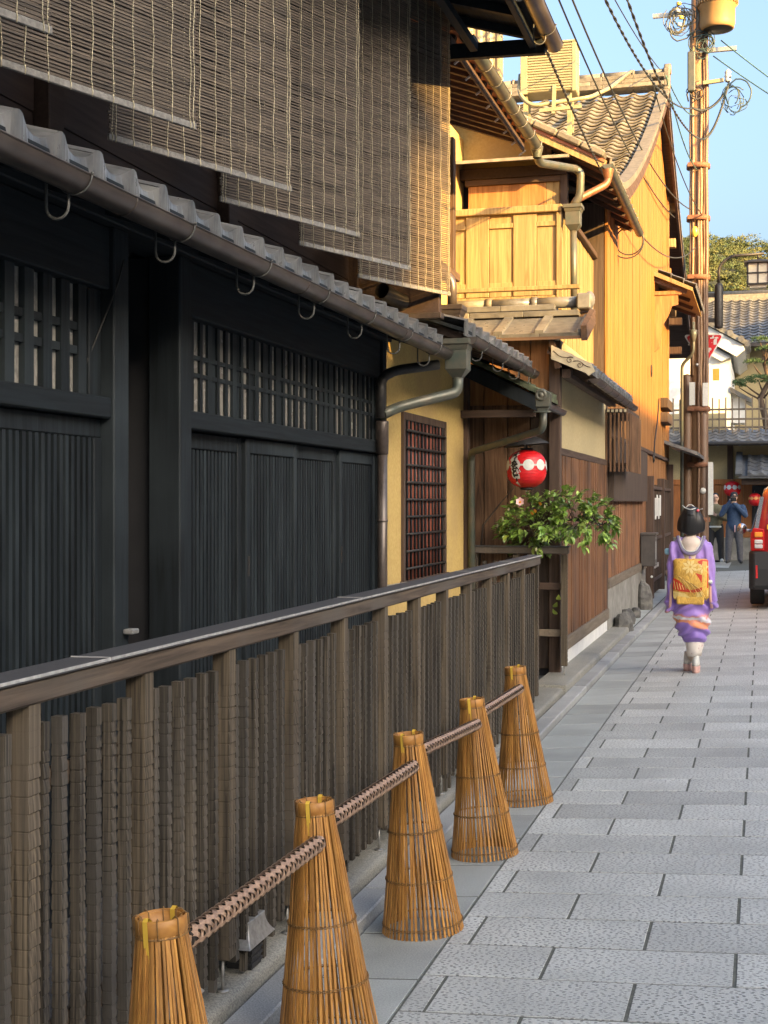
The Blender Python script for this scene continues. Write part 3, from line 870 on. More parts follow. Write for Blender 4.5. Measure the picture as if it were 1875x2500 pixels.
# ---------------------------------------------------------------- ochre house
oh = thing('ochre_plaster_house', (XW, 10.3, .02), 'ochre plastered house with a barred window, downpipes and red-brown upper rafters', 'house')
YA, YB = 8.985, 11.74
MB().box((-6.4, YA, 0), (-2.56, 12.0, 2.9)).box((-6.4, YA, 2.9), (-2.81, 12.3, 4.9)).build('core_wall', m_dark, oh)
pw = MB()
wy0, wy1, wz0, wz1 = 9.60, 10.99, .985, 2.20
pw.box((-2.558, YA, .35), (XW, wy0, 2.80)).box((-2.558, wy1, .35), (XW, YB, 2.80)).box((-2.558, wy0, .35), (XW, wy1, wz0)).box((-2.558, wy0, wz1), (XW, wy1, 2.80))
pw.build('plaster_wall', m_plaster, oh)
boxpart('stone_base', (-2.557, YA, .0), (-2.485, YB, .349), m_concrete, oh)
boxpart('corner_post', (-2.56, YB, .02), (-2.46, YB + .10, 2.85), m_beamz, oh)
win = MB()
win.box((-2.53, wy0, wz0), (-2.478, wy0 + .055, wz1)).box((-2.53, wy1 - .055, wz0), (-2.478, wy1, wz1)).box((-2.53, wy0 + .0552, wz1 - .055), (-2.480, wy1 - .0552, wz1)).box((-2.53, wy0 - .03, wz0 - .035), (-2.462, wy1 + .03, wz0 - .0002))
win.box((-2.557, wy0 + .0555, wz0), (-2.552, wy1 - .0555, wz1 - .0555), 1)
wn = win.build('window', [m_beamz, m_batten], oh, .004)
m_redbar = wood('red_lacquer_bamboo', (.26, .075, .04), (.12, .035, .022), 'z', 30, rough=.4, bump=.2, vary=.3)
me_vb = MB().tube([(0, 0, wz0 + .001), (0, 0, wz1 - .056)], .030, 8).mesh('bamboo_cane', m_redbar)
for i in range(20): put('bamboo_cane', me_vb, wn, loc=(-2.522, wy0 + .09 + i*.0635, 0))
me_ib = MB().tube([(0, 0, wz0), (0, 0, wz1 - .055)], .0085, 6).mesh('window_bar', m_black)
for i in range(11): put('window_bar', me_ib, wn, loc=(-2.487, wy0 + .13 + i*.113, 0))
me_hb = MB().tube([(0, wy0 + .055, 0), (0, wy1 - .055, 0)], .0095, 6).mesh('window_crossbar', m_iron)
for i in range(9): put('window_crossbar', me_hb, wn, loc=(-2.474, 0, wz0 + .085 + i*.125))
# lower eave and gutter
ex2, ez2 = -1.93, 2.715
od = MB().prism([(ex2 + .01, YA + .1, ez2 - .006), (ex2 + .01, YA + .1, ez2 - .03), (-2.62, YA + .1, ez2 + .69*math.tan(SL) - .03), (-2.62, YA + .1, ez2 + .69*math.tan(SL) - .006)], (0, YB - YA + .02, 0)).build('eave_roof', m_blackh, oh)
tile_field(od, (ex2, YB + .08 - 11*.25, ez2), (0, 1, 0), sdir, 11, 3, .25, .225, me_e, me_t)
for i in range(7): MB().bar((ex2 - .03, YB - .05 - i*.42, ez2 - .055), (-2.6, YB - .05 - i*.42, ez2 + .64*math.tan(SL) - .055), .05, .045).build('rafter', m_beamx, od)
gt3 = trough(oh, -1.895, 2.655, YA + .12, YB + .02, .052)
for yv in (9.5, 10.3, 11.0, 11.5): gutter_hook(gt3, -1.895, 2.655, yv, .052, .06, .03)
# upper wall
YU = 12.35
ub = MB().box((-2.80, YA + .02, 2.95), (-2.74, YU, 4.85)).build('upper_plaster', m_plaster, oh)
for yv in (9.15, 11.0, YU - .1): boxpart('upper_post', (-2.79, yv, 2.95), (-2.70, yv + .1, 4.85), m_beamz, oh)
boxpart('upper_sill', (-2.79, YA + .02, 3.55), (-2.66, YU, 3.62), m_beam, oh)
uwin = MB()
for k_ in range(9): uwin.box((-2.735, 10.05 + k_*.1, 3.63), (-2.70, 10.09 + k_*.1, 4.15))
uwin.box((-2.738, 10.0, 4.15), (-2.69, 10.95, 4.2)).build('upper_lattice_window', m_pale, oh)
# upper eave with rafters and boarded soffit
ue = MB().prism([(-1.99, YA + .15, 4.735), (-1.99, YA + .15, 4.715), (-3.3, YA + .15, 5.19), (-3.3, YA + .15, 5.21)], (0, 12.12 - YA - .15, 0)).build('upper_roof', m_rafter, oh)
for i in range(14):
    yv = 12.06 - i*.215
    MB().bar((-2.03, yv, 4.70), (-3.2, yv, 5.125), .055, .05).build('rafter', m_beamx, ue)
boxpart('eave_board', (-2.05, YA + .15, 4.63), (-2.03, 12.1, 4.70), m_beam, ue)
u2 = V((-math.cos(R(20)), 0, math.sin(R(20))))
me_ue2 = pantile('upper_eave_tile', .25, .24, m_tilew, hang=.05, slope=R(20))
me_tw = pantile('weathered_tile', .25, .24, m_tilew)
tile_field(ue, (-1.965, 12.12 - 12*.25, 4.742), (0, 1, 0), u2, 12, 5, .25, .225, me_ue2, me_tw)
gt4 = trough(oh, -1.925, 4.685, YA + .15, 12.14, .05, m_patina)
for i in range(8):
    yv = 9.4 + i*.38
    MB().tube(arc((-1.925, yv, 4.685), .054, PI, 2*PI, 8) + [(-1.87, yv, 4.705)], .003, 5).build('gutter_strap', m_steel, gt4)
    MB().bar((-2.03, yv + .1, 4.66), (-2.09, yv + .1, 4.615), .016, .012).build('soffit_clip', m_edge, gt4)
# small entry roof with mossy edge, its gutter and collector
m_moss = pm('mossy_tile', (.045, .06, .03), (.085, .095, .055), (22, 22, 22), rough=.9, bump=.6, stain=(.13, .15, .08), stain_scale=9)
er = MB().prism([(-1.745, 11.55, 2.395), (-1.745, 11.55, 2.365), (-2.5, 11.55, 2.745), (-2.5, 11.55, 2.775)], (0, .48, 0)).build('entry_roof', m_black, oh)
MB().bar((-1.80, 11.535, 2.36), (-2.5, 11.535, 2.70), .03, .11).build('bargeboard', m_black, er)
MB().bar((-1.735, 11.53, 2.435), (-2.5, 11.53, 2.81), .07, .04).build('mossy_verge', m_moss, er)
ee = V((-math.cos(R(26.5)), 0, math.sin(R(26.5))))
me_em = pantile('mossy_eave_tile', .24, .22, m_moss, hang=.04, slope=R(26.5))
tile_field(er, (-1.735, 11.56, 2.405), (0, 1, 0), ee, 2, 4, .235, .2, me_em, me_em)
boxpart('rafter_tail', (-2.5, 11.62, 2.27), (-1.86, 11.68, 2.335), m_beamx, er)
gt5 = trough(oh, -1.70, 2.345, 11.15, 12.12, .042, ends=True)
hd = MB()
hd.prism([(-1.755, 11.0, 2.31), (-1.65, 11.0, 2.31), (-1.64, 11.0, 2.42), (-1.70, 11.0, 2.46), (-1.76, 11.0, 2.42)], (0, .13, 0))
hd.prism([(-1.735, 11.02, 2.27), (-1.67, 11.02, 2.27), (-1.65, 11.02, 2.31), (-1.755, 11.02, 2.31)], (0, .09, 0))
hd.lathe([(0, .014), (.016, .012), (.02, .004), (.033, .012), (.045, .008), (.05, 0), (.05, -.015)], (-1.712, 10.998, 2.405), 20, ax=(0, -1, 0))
hd.tube([(-1.775, 11.0, 2.27), (-1.63, 11.0, 2.27)], .008, 6)
hd.build('rain_collector', m_patina, gt5, .004)
MB().tube(rounded([(-1.703, 11.06, 2.27), (-1.703, 11.06, 2.13), (-2.41, 11.66, 1.98), (-2.425, 11.72, 1.93), (-2.425, 11.74, .1)], .09, 6), .030, 12).build('downpipe', m_patina, oh)
# rain heads and downpipes at the party wall
def rain_head(x, y, z, parent, s=1.0, m=None):
    b = MB()
    def sq(h, zz): return [(x - h, y - h, zz), (x + h, y - h, zz), (x + h, y + h, zz), (x - h, y + h, zz)]
    rings = [sq(.035*s, z - .155*s), sq(.075*s, z - .10*s), sq(.075*s, z + .03*s), sq(.080*s, z + .035*s), sq(.088*s, z + .065*s), sq(.098*s, z + .068*s), sq(.098*s, z + .105*s), sq(.085*s, z + .105*s), sq(.082*s, z + .08*s)]
    b.loft(rings, smooth=False)
    return b.build('rain_head', m or m_copper, parent, .003)
rh1 = rain_head(-1.985, 9.14, 2.54, oh, .98, m_patina)
rh2 = rain_head(-2.06, 9.30, 2.80, oh, .9, m_copper)
MB().tube(rounded([(-1.985, 9.14, 2.40), (-1.985, 9.14, 2.29), (-2.33, 8.88, 2.18), (-2.40, 8.73, 2.12)], .08, 6), .036, 14).build('offset_pipe', m_patina, oh)
MB().tube(rounded([(-2.10, 9.05, 2.47), (-2.35, 8.86, 2.42), (-2.41, 8.73, 2.36), (-2.41, 8.73, 2.10)], .10, 6), .034, 14).build('offset_pipe', m_iron, oh)
dp = MB().tube([(-2.40, 8.735, 2.02), (-2.40, 8.735, .12)], .033, 14).lathe([(.033, 1.86), (.040, 1.865), (.043, 2.07), (.040, 2.08), (.033, 2.08)], (-2.40, 8.735, 0), 16)
for z in (1.42, .95): dp.lathe([(.033, z), (.037, z+.002), (.037, z+.016), (.033, z+.018)], (-2.40, 8.735, 0), 16)
dp.build('downpipe', m_copper, oh)
MB().bar((-2.42, 8.80, .99), (-2.38, 9.30, .99), .02, .02).build('pipe_clamp', m_steel, oh)
MB().tube(rounded([(-2.06, 9.30, 2.90), (-2.06, 9.30, 3.1), (-2.55, 9.22, 3.2), (-2.62, 9.2, 4.5)], .08, 5), .034, 12).build('upper_downpipe', m_copper, oh)
# ---------------------------------------------------------------- corner house with balcony
X3 = -1.75
ch = thing('balcony_house', (X3, 14, .05), 'weathered cedar house with a boarded balcony, carved eave board and pale ochre street wall', 'house')
MB().box((-6.3, 12.1, 0), (X3 - .05, 16.08, 2.94)).build('core_wall', m_dark, ch)
# cross wall of planks behind the lantern
xs = [-2.6, -2.38, -2.17, -1.97, -1.80]
for i in range(4):
    a, c = xs[i] + .004, xs[i+1] - .004
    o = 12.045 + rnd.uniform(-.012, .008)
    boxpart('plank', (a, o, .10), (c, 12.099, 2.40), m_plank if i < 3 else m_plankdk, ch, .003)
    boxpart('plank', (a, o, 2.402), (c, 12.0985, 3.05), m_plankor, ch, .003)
boxpart('corner_post', (-1.80, 12.0, .05), (-1.70, 12.10, 2.95), m_beamz, ch, .005)
# street wall
SY0, SY1 = 12.105, 16.08
boxpart('street_plaster', (X3 - .05, SY0, 2.035), (X3, SY1 - .04, 3.0), m_plaster2, ch, 0)
boxpart('plaster_edge_post', (X3 - .05, SY1 - .039, .3), (X3 + .02, SY1 + .02, 3.0), m_beamz, ch)
boxpart('dado_rail', (X3 - .04, SY0, 1.97), (X3 + .022, SY1 - .04, 2.034), m_beam, ch)
boxpart('dado_backing', (X3 - .05, SY0, .33), (X3 - .012, SY1 - .04, 1.97), m_batten, ch, 0)
bt = MB()
yv = SY0 + .01
while yv < SY1 - .07:
    wd = rnd.uniform(.045, .075); dd = rnd.uniform(0, .012)
    bt.box((X3 - .011, yv, .332), (X3 + .010 + dd, yv + wd, 1.968)); yv += wd + rnd.uniform(.018, .034)
bt.build('dado_battens', m_batten, ch, kind='stuff')
boxpart('sill_timber', (X3 - .05, SY0 - .005, .205), (X3 + .035, SY1 + .03, .329), m_sill, ch, .008)
boxpart('white_base', (X3 - .05, SY0, .03), (X3 + .012, SY1 + .02, .2045), m_white, ch, .004)
# street eave
s3 = R(27); s3d = V((-math.cos(s3), 0, math.sin(s3)))
sx, sz = -1.435, 2.675
se = MB().prism([(sx + .01, 11.9, sz - .006), (sx + .01, 11.9, sz - .03), (-1.80, 11.9, sz + .37*math.tan(s3) - .03), (-1.80, 11.9, sz + .37*math.tan(s3) - .006)], (0, 3.85, 0)).build('street_eave', m_beam, ch)
me_e3 = pantile('street_eave_tile', .22, .22, m_tile, hang=.06, slope=s3)
me_t3 = pantile('street_tile', .22, .22, m_tile)
tile_field(se, (sx, 11.92, sz), (0, 1, 0), s3d, 17, 2, .225, .2, me_e3, me_t3)
for i in range(9): MB().bar((sx - .03, 12.1 + i*.44, sz - .06), (-1.76, 12.1 + i*.44, sz + .30*math.tan(s3) - .06), .05, .05).build('rafter', m_beamx, se)
boxpart('eave_beam', (-1.68, 11.95, 2.62), (-1.60, 15.7, 2.70), m_beam, se)
m_cream = pm('cream_painted_board', (.52, .46, .31), (.43, .37, .24), (20, 20, 20), rough=.7)
cb = MB().prism([(-1.76, 11.875, 2.90), (-1.42, 11.875, 2.735), (-1.385, 11.875, 2.665), (-1.44, 11.875, 2.63), (-1.47, 11.875, 2.655), (-1.76, 11.875, 2.78)], (0, .022, 0)).build('carved_bargeboard', m_cream, se)
sw = MB()
def scroll(cx, cz, r0, turns, sgn, n=26):
    return [(cx + (r0*(1 - t/n))*math.cos(sgn*2*PI*turns*t/n + .6), 11.872, cz + (r0*(1 - t/n))*math.sin(sgn*2*PI*turns*t/n + .6)) for t in range(n)]
sw.tube(scroll(-1.60, 2.765, .034, 1.4, 1), .0028, 5).tube(scroll(-1.515, 2.725, .030, 1.3, -1), .0028, 5)
sw.tube(rounded([(-1.74, 11.872, 2.85), (-1.69, 11.872, 2.80), (-1.64, 11.872, 2.79), (-1.57, 11.872, 2.785)], .05), .0028, 5)
sw.tube(rounded([(-1.57, 11.872, 2.755), (-1.52, 11.872, 2.76), (-1.47, 11.872, 2.715), (-1.425, 11.872, 2.70)], .05), .003, 5)
sw.build('carved_scroll', m_beam, cb)
gt6 = trough(ch, -1.405, 2.615, 12.0, 15.78, .045, joint=.55)
MB().bar((-1.78, 11.93, 3.0), (-1.70, 11.90, 2.70), .03, .05).build('brace', m_beamz, ch)
# pent roof over the cross wall: flat tiles, ridge rolls
pr = MB().prism([(-4.0, 11.86, 2.985), (-4.0, 12.75, 3.30), (-4.0, 12.75, 3.27), (-4.0, 11.86, 2.945)], (2.52, 0, 0)).build('pent_roof', m_beamx, ch)
m_tile_flat = m_tile
pn = V((0, math.cos(R(19.6)), math.sin(R(19.6))))
for i in range(7):
    x1 = -1.50 - i*.36; x0 = x1 - .355
    b = MB()
    o_ = V((x0, 11.85, 3.0)); lx = .355
    up_ = pn.cross(V((1, 0, 0))) * -1
    n_ = V((1, 0, 0)).cross(pn)
    b.add([o_, o_ + V((lx, 0, 0)), o_ + V((lx, 0, 0)) + pn*.62, o_ + pn*.62, o_ - n_*.045, o_ + V((lx, 0, 0)) - n_*.045], [(0,1,2,3), (0,4,5,1)])
    b.build('flat_tile', m_tile, pr)
    c0 = o_ + n_*.012 + V((lx, 0, 0))
    MB().bar(c0 + pn*.0, c0 + pn*.60, .075, .03, up=n_).build('cover_strip', m_tile, pr)
MB().bar(V((-1.475, 11.84, 2.99)), V((-1.475, 11.84, 2.99)) + pn*.66, .05, .13).build('verge_board', m_beam, pr)
for j, (z, d) in enumerate(((3.225, .15), (3.285, .125))):
    for i in range(6):
        x1 = -1.60 - i*.5 - (.22 if j else 0); MB().box((max(x1 - .495, -3.9), 12.45 + .02*j, z), (x1, 12.75 - .02*j, z + .052)).build('ridge_course', m_tilew if i > 1 else m_tile, pr, .004)
for i in range(6):
    x1 = -1.60 - i*.42
    MB().tube([(x1 - .415, 12.6, 3.365), (x1, 12.6, 3.365)], .052, 12).build('ridge_roll', m_tilew if i > 1 else m_tile, pr)
    MB().tube([(x1 - .03, 12.6, 3.365), (x1 + .03, 12.6, 3.365)], .062, 12).build('roll_joint', m_tilew if i > 1 else m_tile, pr)
MB().box((-1.62, 12.49, 3.29), (-1.50, 12.71, 3.43)).ell((-1.52, 12.6, 3.38), .05, .09, .08, 10, 8).build('ridge_end_tile', m_tile, pr, .01)
boxpart('spare_board', (-2.9, 12.52, 3.478), (-1.60, 12.58, 3.515), m_pale, pr)
# balcony box
BX0, BX1, BY0, BY1, BZa, BZb = -3.0, -1.90, 13.4, 17.25, 3.56, 4.36
MB().box((BX0 - 1.5, BY0 + .06, BZa - .05), (BX1 - .06, BY1, BZa + .02)).box((-6.2, BY0 + .75, 3.1), (-2.65, 16.9, 5.6)).build('upper_core', m_dark, ch)
cuts = [BX0 - .05, -2.83, -2.60, -2.36, -2.13, -1.905]
for i in range(5):
    dp_ = .0 if i % 2 else .018
    boxpart('balcony_board', (cuts[i] + .002, BY0 + dp_, BZa), (cuts[i+1] - .002, BY0 + dp_ + .025, BZb), m_pale, ch, .003)
    if i % 2 == 0:
        for z in (BZa + .09, BZb - .13): boxpart('board_batten', (cuts[i] + .004, BY0 + .001, z), (cuts[i+1] - .004, BY0 + dp_ - .0005, z + .045), m_pale, ch, .002)
boxpart('balcony_rail', (BX0 - .25, BY0 - .03, BZb + .002), (BX1 + .02, BY0 + .05, BZb + .07), m_pale, ch, .006)
boxpart('balcony_rail', (BX1 - .04, BY0 + .052, BZb + .002), (BX1 + .05, BY1 + .1, BZb + .06), m_beam, ch, .006)
boxpart('balcony_corner_post', (BX1 - .035, BY0 - .01, BZa - .15), (BX1 + .02, BY0 + .05, BZb + .0015), m_pale, ch)
me_bs = MB().box((-.014, -.034, 3.02), (.014, .034, BZb)).mesh('balcony_slat', m_pale)
for i in range(32): put('balcony_slat', me_bs, ch, loc=(BX1 - .015 + rnd.uniform(-.004, .004), BY0 + .11 + i*.119, rnd.uniform(-.01, .0)))
boxpart('balcony_backing', (BX1 - .055, BY0 + .06, 3.0), (BX1 - .032, BY1, BZb - .02), m_plankdk, ch, 0)
boxpart('balcony_foot_beam', (BX0 - .3, BY0 + .0, BZa - .085), (BX1 - .04, BY0 + .06, BZa - .005), m_pale, ch)
# wall above the balcony: small pent, orange panel, plaster gable
boxpart('orange_panel', (-2.92, BY0 + .55, BZb - .2), (-2.12, BY0 + .58, 4.78), m_plankor, ch, .004)
boxpart('panel_board', (-2.118, BY0 + .55, BZb - .2), (-1.98, BY0 + .59, 4.80), m_pale, ch)
boxpart('panel_head', (-2.95, BY0 + .52, 4.781), (-1.97, BY0 + .6, 4.84), m_beamx, ch)
boxpart('upper_corner_post', (-1.975, BY0 + .52, BZb), (-1.90, BY0 + .60, 4.90), m_beamz, ch)
boxpart('panel_fascia', (-3.05, BY0 + .50, 4.842), (-1.90, BY0 + .62, 4.95), m_darkbrown, ch)
MB().prism([(-3.2, BY0 + .18, 4.93), (-3.2, BY0 + .18, 4.96), (-3.2, BY0 + .75, 5.10), (-3.2, BY0 + .75, 5.06)], (1.35, 0, 0)).build('panel_hood', m_tilew, ch)
MB().prism([(-3.6, BY0 + .70, 4.95), (-2.2, BY0 + .70, 4.95), (-2.2, BY0 + .70, 5.20), (-3.6, BY0 + .70, 5.90)], (0, .045, 0)).build('gable_plaster', m_plaster, ch)
boxpart('side_plaster', (-3.15, 12.4, 3.3), (-3.0, BY0 + .695, 5.3), m_plaster, ch, 0)
boxpart('gable_post', (-2.198, BY0 + .66, 4.95), (-2.08, BY0 + .76, 5.35), m_beamz, ch)
# upper street-side roof and its lit verge
v0, v1 = V((-1.50, BY0 + .25, 4.90)), V((-3.6, BY0 + .25, 5.98))
ur = MB().prism([v0, v0 - V((0, 0, .03)), v1 - V((0, 0, .03)), v1], (0, 3.6, 0)).build('upper_roof', m_rafter, ch)
MB().bar(v0 - V((0, -.03, .05)), v1 - V((0, -.03, .05)), .035, .09).build('bargeboard', m_pale, ur)
for k_ in range(9):
    a = v0.lerp(v1, k_/9.0) + V((0, .06, .045)); c = v0.lerp(v1, (k_ + .97)/9.0) + V((0, .06, .045))
    MB().bar(a, c, .20, .07).build('verge_tile', m_tilew, ur, .015)
u3 = (v1 - v0).normalized()
me_e4 = pantile('roof_eave_tile', .25, .24, m_tilew, hang=.045, slope=R(27))
tile_field(ur, v0 + V((.02, .2, .012)), (0, 1, 0), u3, 13, 6, .25, .225, me_e4, me_tw)
for i in range(8): MB().bar(v0 + V((-.04, .2 + i*.45, -.055)), v0.lerp(v1, .6) + V((0, .2 + i*.45, -.055)), .05, .045).build('rafter', m_beamx, ur)
gt7 = trough(ch, -1.465, 4.84, BY0 + .2, BY0 + 3.8, .05, m_patina)
# copper downpipes meeting in a square head at the balcony corner
m_verdi = pm('orange_brown_copper', (.30, .13, .055), (.20, .085, .04), (12, 12, 12), rough=.45, metal=.35)
MB().tube(rounded([(-1.465, BY0 + .25, 4.80), (-1.465, BY0 + .25, 4.66), (-1.76, BY0 + .05, 4.47), (-1.78, BY0 + .04, 4.40)], .08, 6), .036, 12).lathe([(.036, 4.70), (.055, 4.79), (.055, 4.80)], (-1.465, BY0 + .25, 0), 12).build('downpipe', m_verdi, ch)
MB().tube(rounded([(-1.93, 12.16, 4.66), (-1.95, 12.4, 4.60), (-1.75, BY0 - .02, 4.76), (-1.70, BY0, 4.72), (-1.71, BY0 + .02, 4.50), (-1.79, BY0 + .03, 4.40)], .1, 6), .038, 12).lathe([(.036, 4.58), (.055, 4.66), (.055, 4.68)], (-1.925, 12.14, 0), 12).build('downpipe', m_patina, ch)
rain_head(-1.775, BY0 + .03, 4.32, ch, .95, m_patina)
MB().tube([(-1.775, BY0 + .03, 4.2), (-1.775, BY0 + .06, 3.4)], .033, 10).build('downpipe', m_patina, ch)

# ---------------------------------------------------------------- tall gabled house
gh = thing('gabled_cedar_house', (X3, 22, .02), 'tall honey-coloured cedar house with a sagging tiled gable roof and sunlit board wall', 'house')
GY0, GY1 = 16.1, 26.4
def gz_(y):      # underside of the gable roof
    t = min(max((y - 15.6) / (24.1 - 15.6), 0), 1)
    if y <= 24.1: return 5.05 + 3.5 * (t ** 1.28) - .08
    t2 = (y - 24.1) / 8.6
    return 8.55 - 3.6 * (t2 ** .85) - .08
def strip_wall(b, x0, x1, y0, y1, zlo, zhi, wd, gap):
    y = y0
    while y < y1 - .02:
        w_ = rnd.uniform(*wd); e = min(y + w_, y1); d = rnd.uniform(0, .008)
        za, zb = zhi(y), zhi(e)
        vs = [(x0, y, zlo), (x1 + d, y, zlo), (x1 + d, e, zlo), (x0, e, zlo), (x0, y, za), (x1 + d, y, za), (x1 + d, e, zb), (x0, e, zb)]
        b.add(vs, [(0,3,2,1),(4,5,6,7),(0,1,5,4),(1,2,6,5),(2,3,7,6),(3,0,4,7)])
        y = e + rnd.uniform(*gap)
core = MB().prism([(-7.5, GY0 + .02, 0), (-7.5, GY1 - .02, 0), (-7.5, GY1 - .02, gz_(GY1) - .05), (-7.5, 24.1, 8.42), (-7.5, 20, gz_(20) - .05), (-7.5, GY0 + .02, gz_(GY0) - .05)], (7.5 + X3 - .03, 0, 0)).build('core_wall', m_plankdk, gh)
b = MB(); strip_wall(b, X3 - .02, X3 + .004, GY0 + .03, GY1, 2.36, lambda y: gz_(y) - .02, (.13, .22), (.014, .028))
b.build('cedar_boards', m_board4, gh, kind='stuff')
b = MB(); strip_wall(b, X3 - .02, X3 + .004, GY0 + .03, GY1 - 5.0, .665, lambda y: 2.30, (.06, .10), (.02, .04))
b.build('lower_battens', m_batten, gh, kind='stuff')
b = MB(); strip_wall(b, X3 - .02, X3 + .004, GY1 - 4.98, GY1, .2, lambda y: 2.30, (.05, .08), (.006, .016))
b.build('porch_boards', m_plankor, gh, kind='stuff')
boxpart('string_course', (X3 - .02, GY0 + .03, 2.302), (X3 + .05, GY1 + .02, 2.358), m_beam, gh)
boxpart('base_wall', (X3 - .03, GY0 + .04, 0), (X3 + .02, 21.4, .55), m_concrete, gh, .006)
boxpart('base_timber', (X3 - .03, GY0 + .035, .551), (X3 + .035, 21.4, .662), m_sill, gh, .006)
boxpart('shutter_box', (X3 + .01, GY0 + .05, 1.56), (X3 + .085, 20.9, 2.28), m_plankdk, gh, .006)
bay = MB().box((X3 + .005, 16.0, 2.56), (-1.49, 17.5, 2.62)).box((X3 + .005, 16.0, 1.96), (-1.49, 17.5, 2.0)).box((X3 + .005, 16.05, 2.0), (X3 + .03, 17.5, 2.56)).build('bay_window', m_beamx, gh)
me_bb = MB().box((-.011, -.016, 1.90), (.011, .016, 2.57)).mesh('bay_bar', m_plank)
for i in range(6): put('bay_bar', me_bb, bay, loc=(-1.735 + i*.047, 15.985, 0))
for i in range(10): put('bay_bar', me_bb, bay, loc=(-1.478, 16.06 + i*.15, 0))
for i in range(5): MB().box((-1.725 + i*.047, 15.96, 2.58), (-1.700 + i*.047, 16.0, 2.61)).build('peg', m_cream, bay)
MB().tube(rounded([(X3 + .04, 23.9, 3.3), (X3 + .05, 23.4, 2.9), (X3 + .06, 22.6, 2.5), (X3 + .08, 22.3, 2.2)], .1), .012, 5).tube(arc((X3 + .06, 22.4, 2.25), .07, 0, 2*PI, 12, 'yz'), .01, 5).tube(arc((X3 + .06, 22.0, 3.6), .09, 0, 2*PI, 12, 'yz'), .009, 5).build('wall_cable', m_iron, gh)
# tiled gable roof: front slope seen from below, sagging profile
SLN = 36
RX0, RX1 = -6.4, -1.58
dkp = [(15.55 + (24.15 - 15.55) * i / SLN) for i in range(SLN + 1)]
def rz_(y): return gz_(y) + .10
rd = MB()
rd.grid(lambda u, v: (RX0 + (RX1 - RX0)*u, 15.55 + 8.6*v, rz_(15.55 + 8.6*v) - .035), 1, SLN)
rd.grid(lambda u, v: (RX0 + (RX1 - RX0)*u, 24.15 + 8.6*v, gz_(24.15 + 8.6*v) + .06), 1, 20)
rd.grid(lambda u, v: (RX0 + (RX1 - RX0)*u, 24.15 + 8.6*v, gz_(24.15 + 8.6*v) + .02), 1, 20)
grf = rd.build('gable_roof', m_beamx, gh)
me_g = pantile('gable_tile', .30, .26, m_tilew, lip=.032)
me_ge = pantile('gable_eave_tile', .30, .26, m_tilew, lip=.032, hang=.06, slope=R(15))
restb = MB()
for c in range(16):
    for r in range(SLN):
        ya, yb = dkp[r], dkp[r+1]
        s_ = V((0, yb - ya, rz_(yb) - rz_(ya)))
        p = V((RX1 - (c + 1)*.30, ya, rz_(ya) - .03 + rnd.uniform(-.004, .004)))
        n_ = s_.normalized()
        M4 = axes(p, (1, 0, 0), n_)
        if c < 8:
            put('gable_tile', me_ge if r == 0 else me_g, grf, M4)
        else:
            vs = [M4 @ v.co for v in me_g.vertices]
            restb.add(vs, [tuple(q.vertices) for q in me_g.polygons], 0, True)
restb.build('gable_tiles', m_tilew, grf, kind='stuff')
vb = MB()
def verge(dx, dz, th, wd, y0, y1, n=30):
    b = MB()
    ys = [y0 + (y1 - y0)*i/n for i in range(n + 1)]
    rings = [[(RX1 + dx - wd, y, gz_(y) + dz), (RX1 + dx, y, gz_(y) + dz), (RX1 + dx, y, gz_(y) + dz + th), (RX1 + dx - wd, y, gz_(y) + dz + th)] for y in ys]
    return b.loft(rings, smooth=False)
verge(.03, .07, .09, .16, 15.5, 24.1).build('verge_roll', m_tilew, grf)
verge(.035, .055, .09, .16, 24.1, 32.6).build('verge_roll', m_tile, grf)
verge(.015, -.10, .16, .045, 15.55, 24.1).build('bargeboard', m_beam, grf)
verge(.015, -.12, .165, .045, 24.1, 32.6).build('bargeboard', m_beam, grf)
for j in range(3):
    for i in range(9):
        MB().box((RX1 - .05 - (i + 1)*.52 - .2*(j % 2), 24.0 - .09 + j*.015, 8.62 + j*.075), (RX1 - .055 - i*.52 - .2*(j % 2), 24.25 + .09 - j*.015, 8.69 + j*.075)).build('ridge_course', m_tilew, grf, .006)
for i in range(9):
    x1 = RX1 - .04 - i*.52
    MB().tube([(x1 - .515, 24.12, 8.875), (x1, 24.12, 8.875)], .075, 10).tube([(x1 - .04, 24.12, 8.875), (x1 + .005, 24.12, 8.875)], .09, 10).build('ridge_roll', m_tilew, grf)
MB().box((RX1 - .06, 23.96, 8.55), (RX1 + .04, 24.28, 8.92)).tube([(RX1 - .06, 24.12, 8.93), (RX1 + .06, 24.12, 8.93)], .10, 12).build('ridge_end_tile', m_tilew, grf, .015)
# recessed far bay under the back slope with brackets
boxpart('recessed_wall', (-2.75, GY1, 0), (-2.35, 32.0, 5.4), m_plankdk, gh, 0)
boxpart('end_post', (X3 - .04, GY1, .2), (X3 + .04, GY1 + .12, gz_(GY1 + .1)), m_plankor, gh)
for z, l in ((7.05, .10), (6.35, .0), (5.65, .1), (5.05, 0)):
    boxpart('bracket_beam', (-2.5, 26.6 + l, z), (-1.60, 26.78 + l, z + .16), m_pale, gh)
    boxpart('bracket_beam', (-2.5, 28.6 + l, z - .5), (-1.60, 28.78 + l, z - .36), m_plankor, gh)
boxpart('orange_gable_board', (-2.3, 27.2, 5.65), (-1.72, 27.26, 6.05), m_plankor, gh)
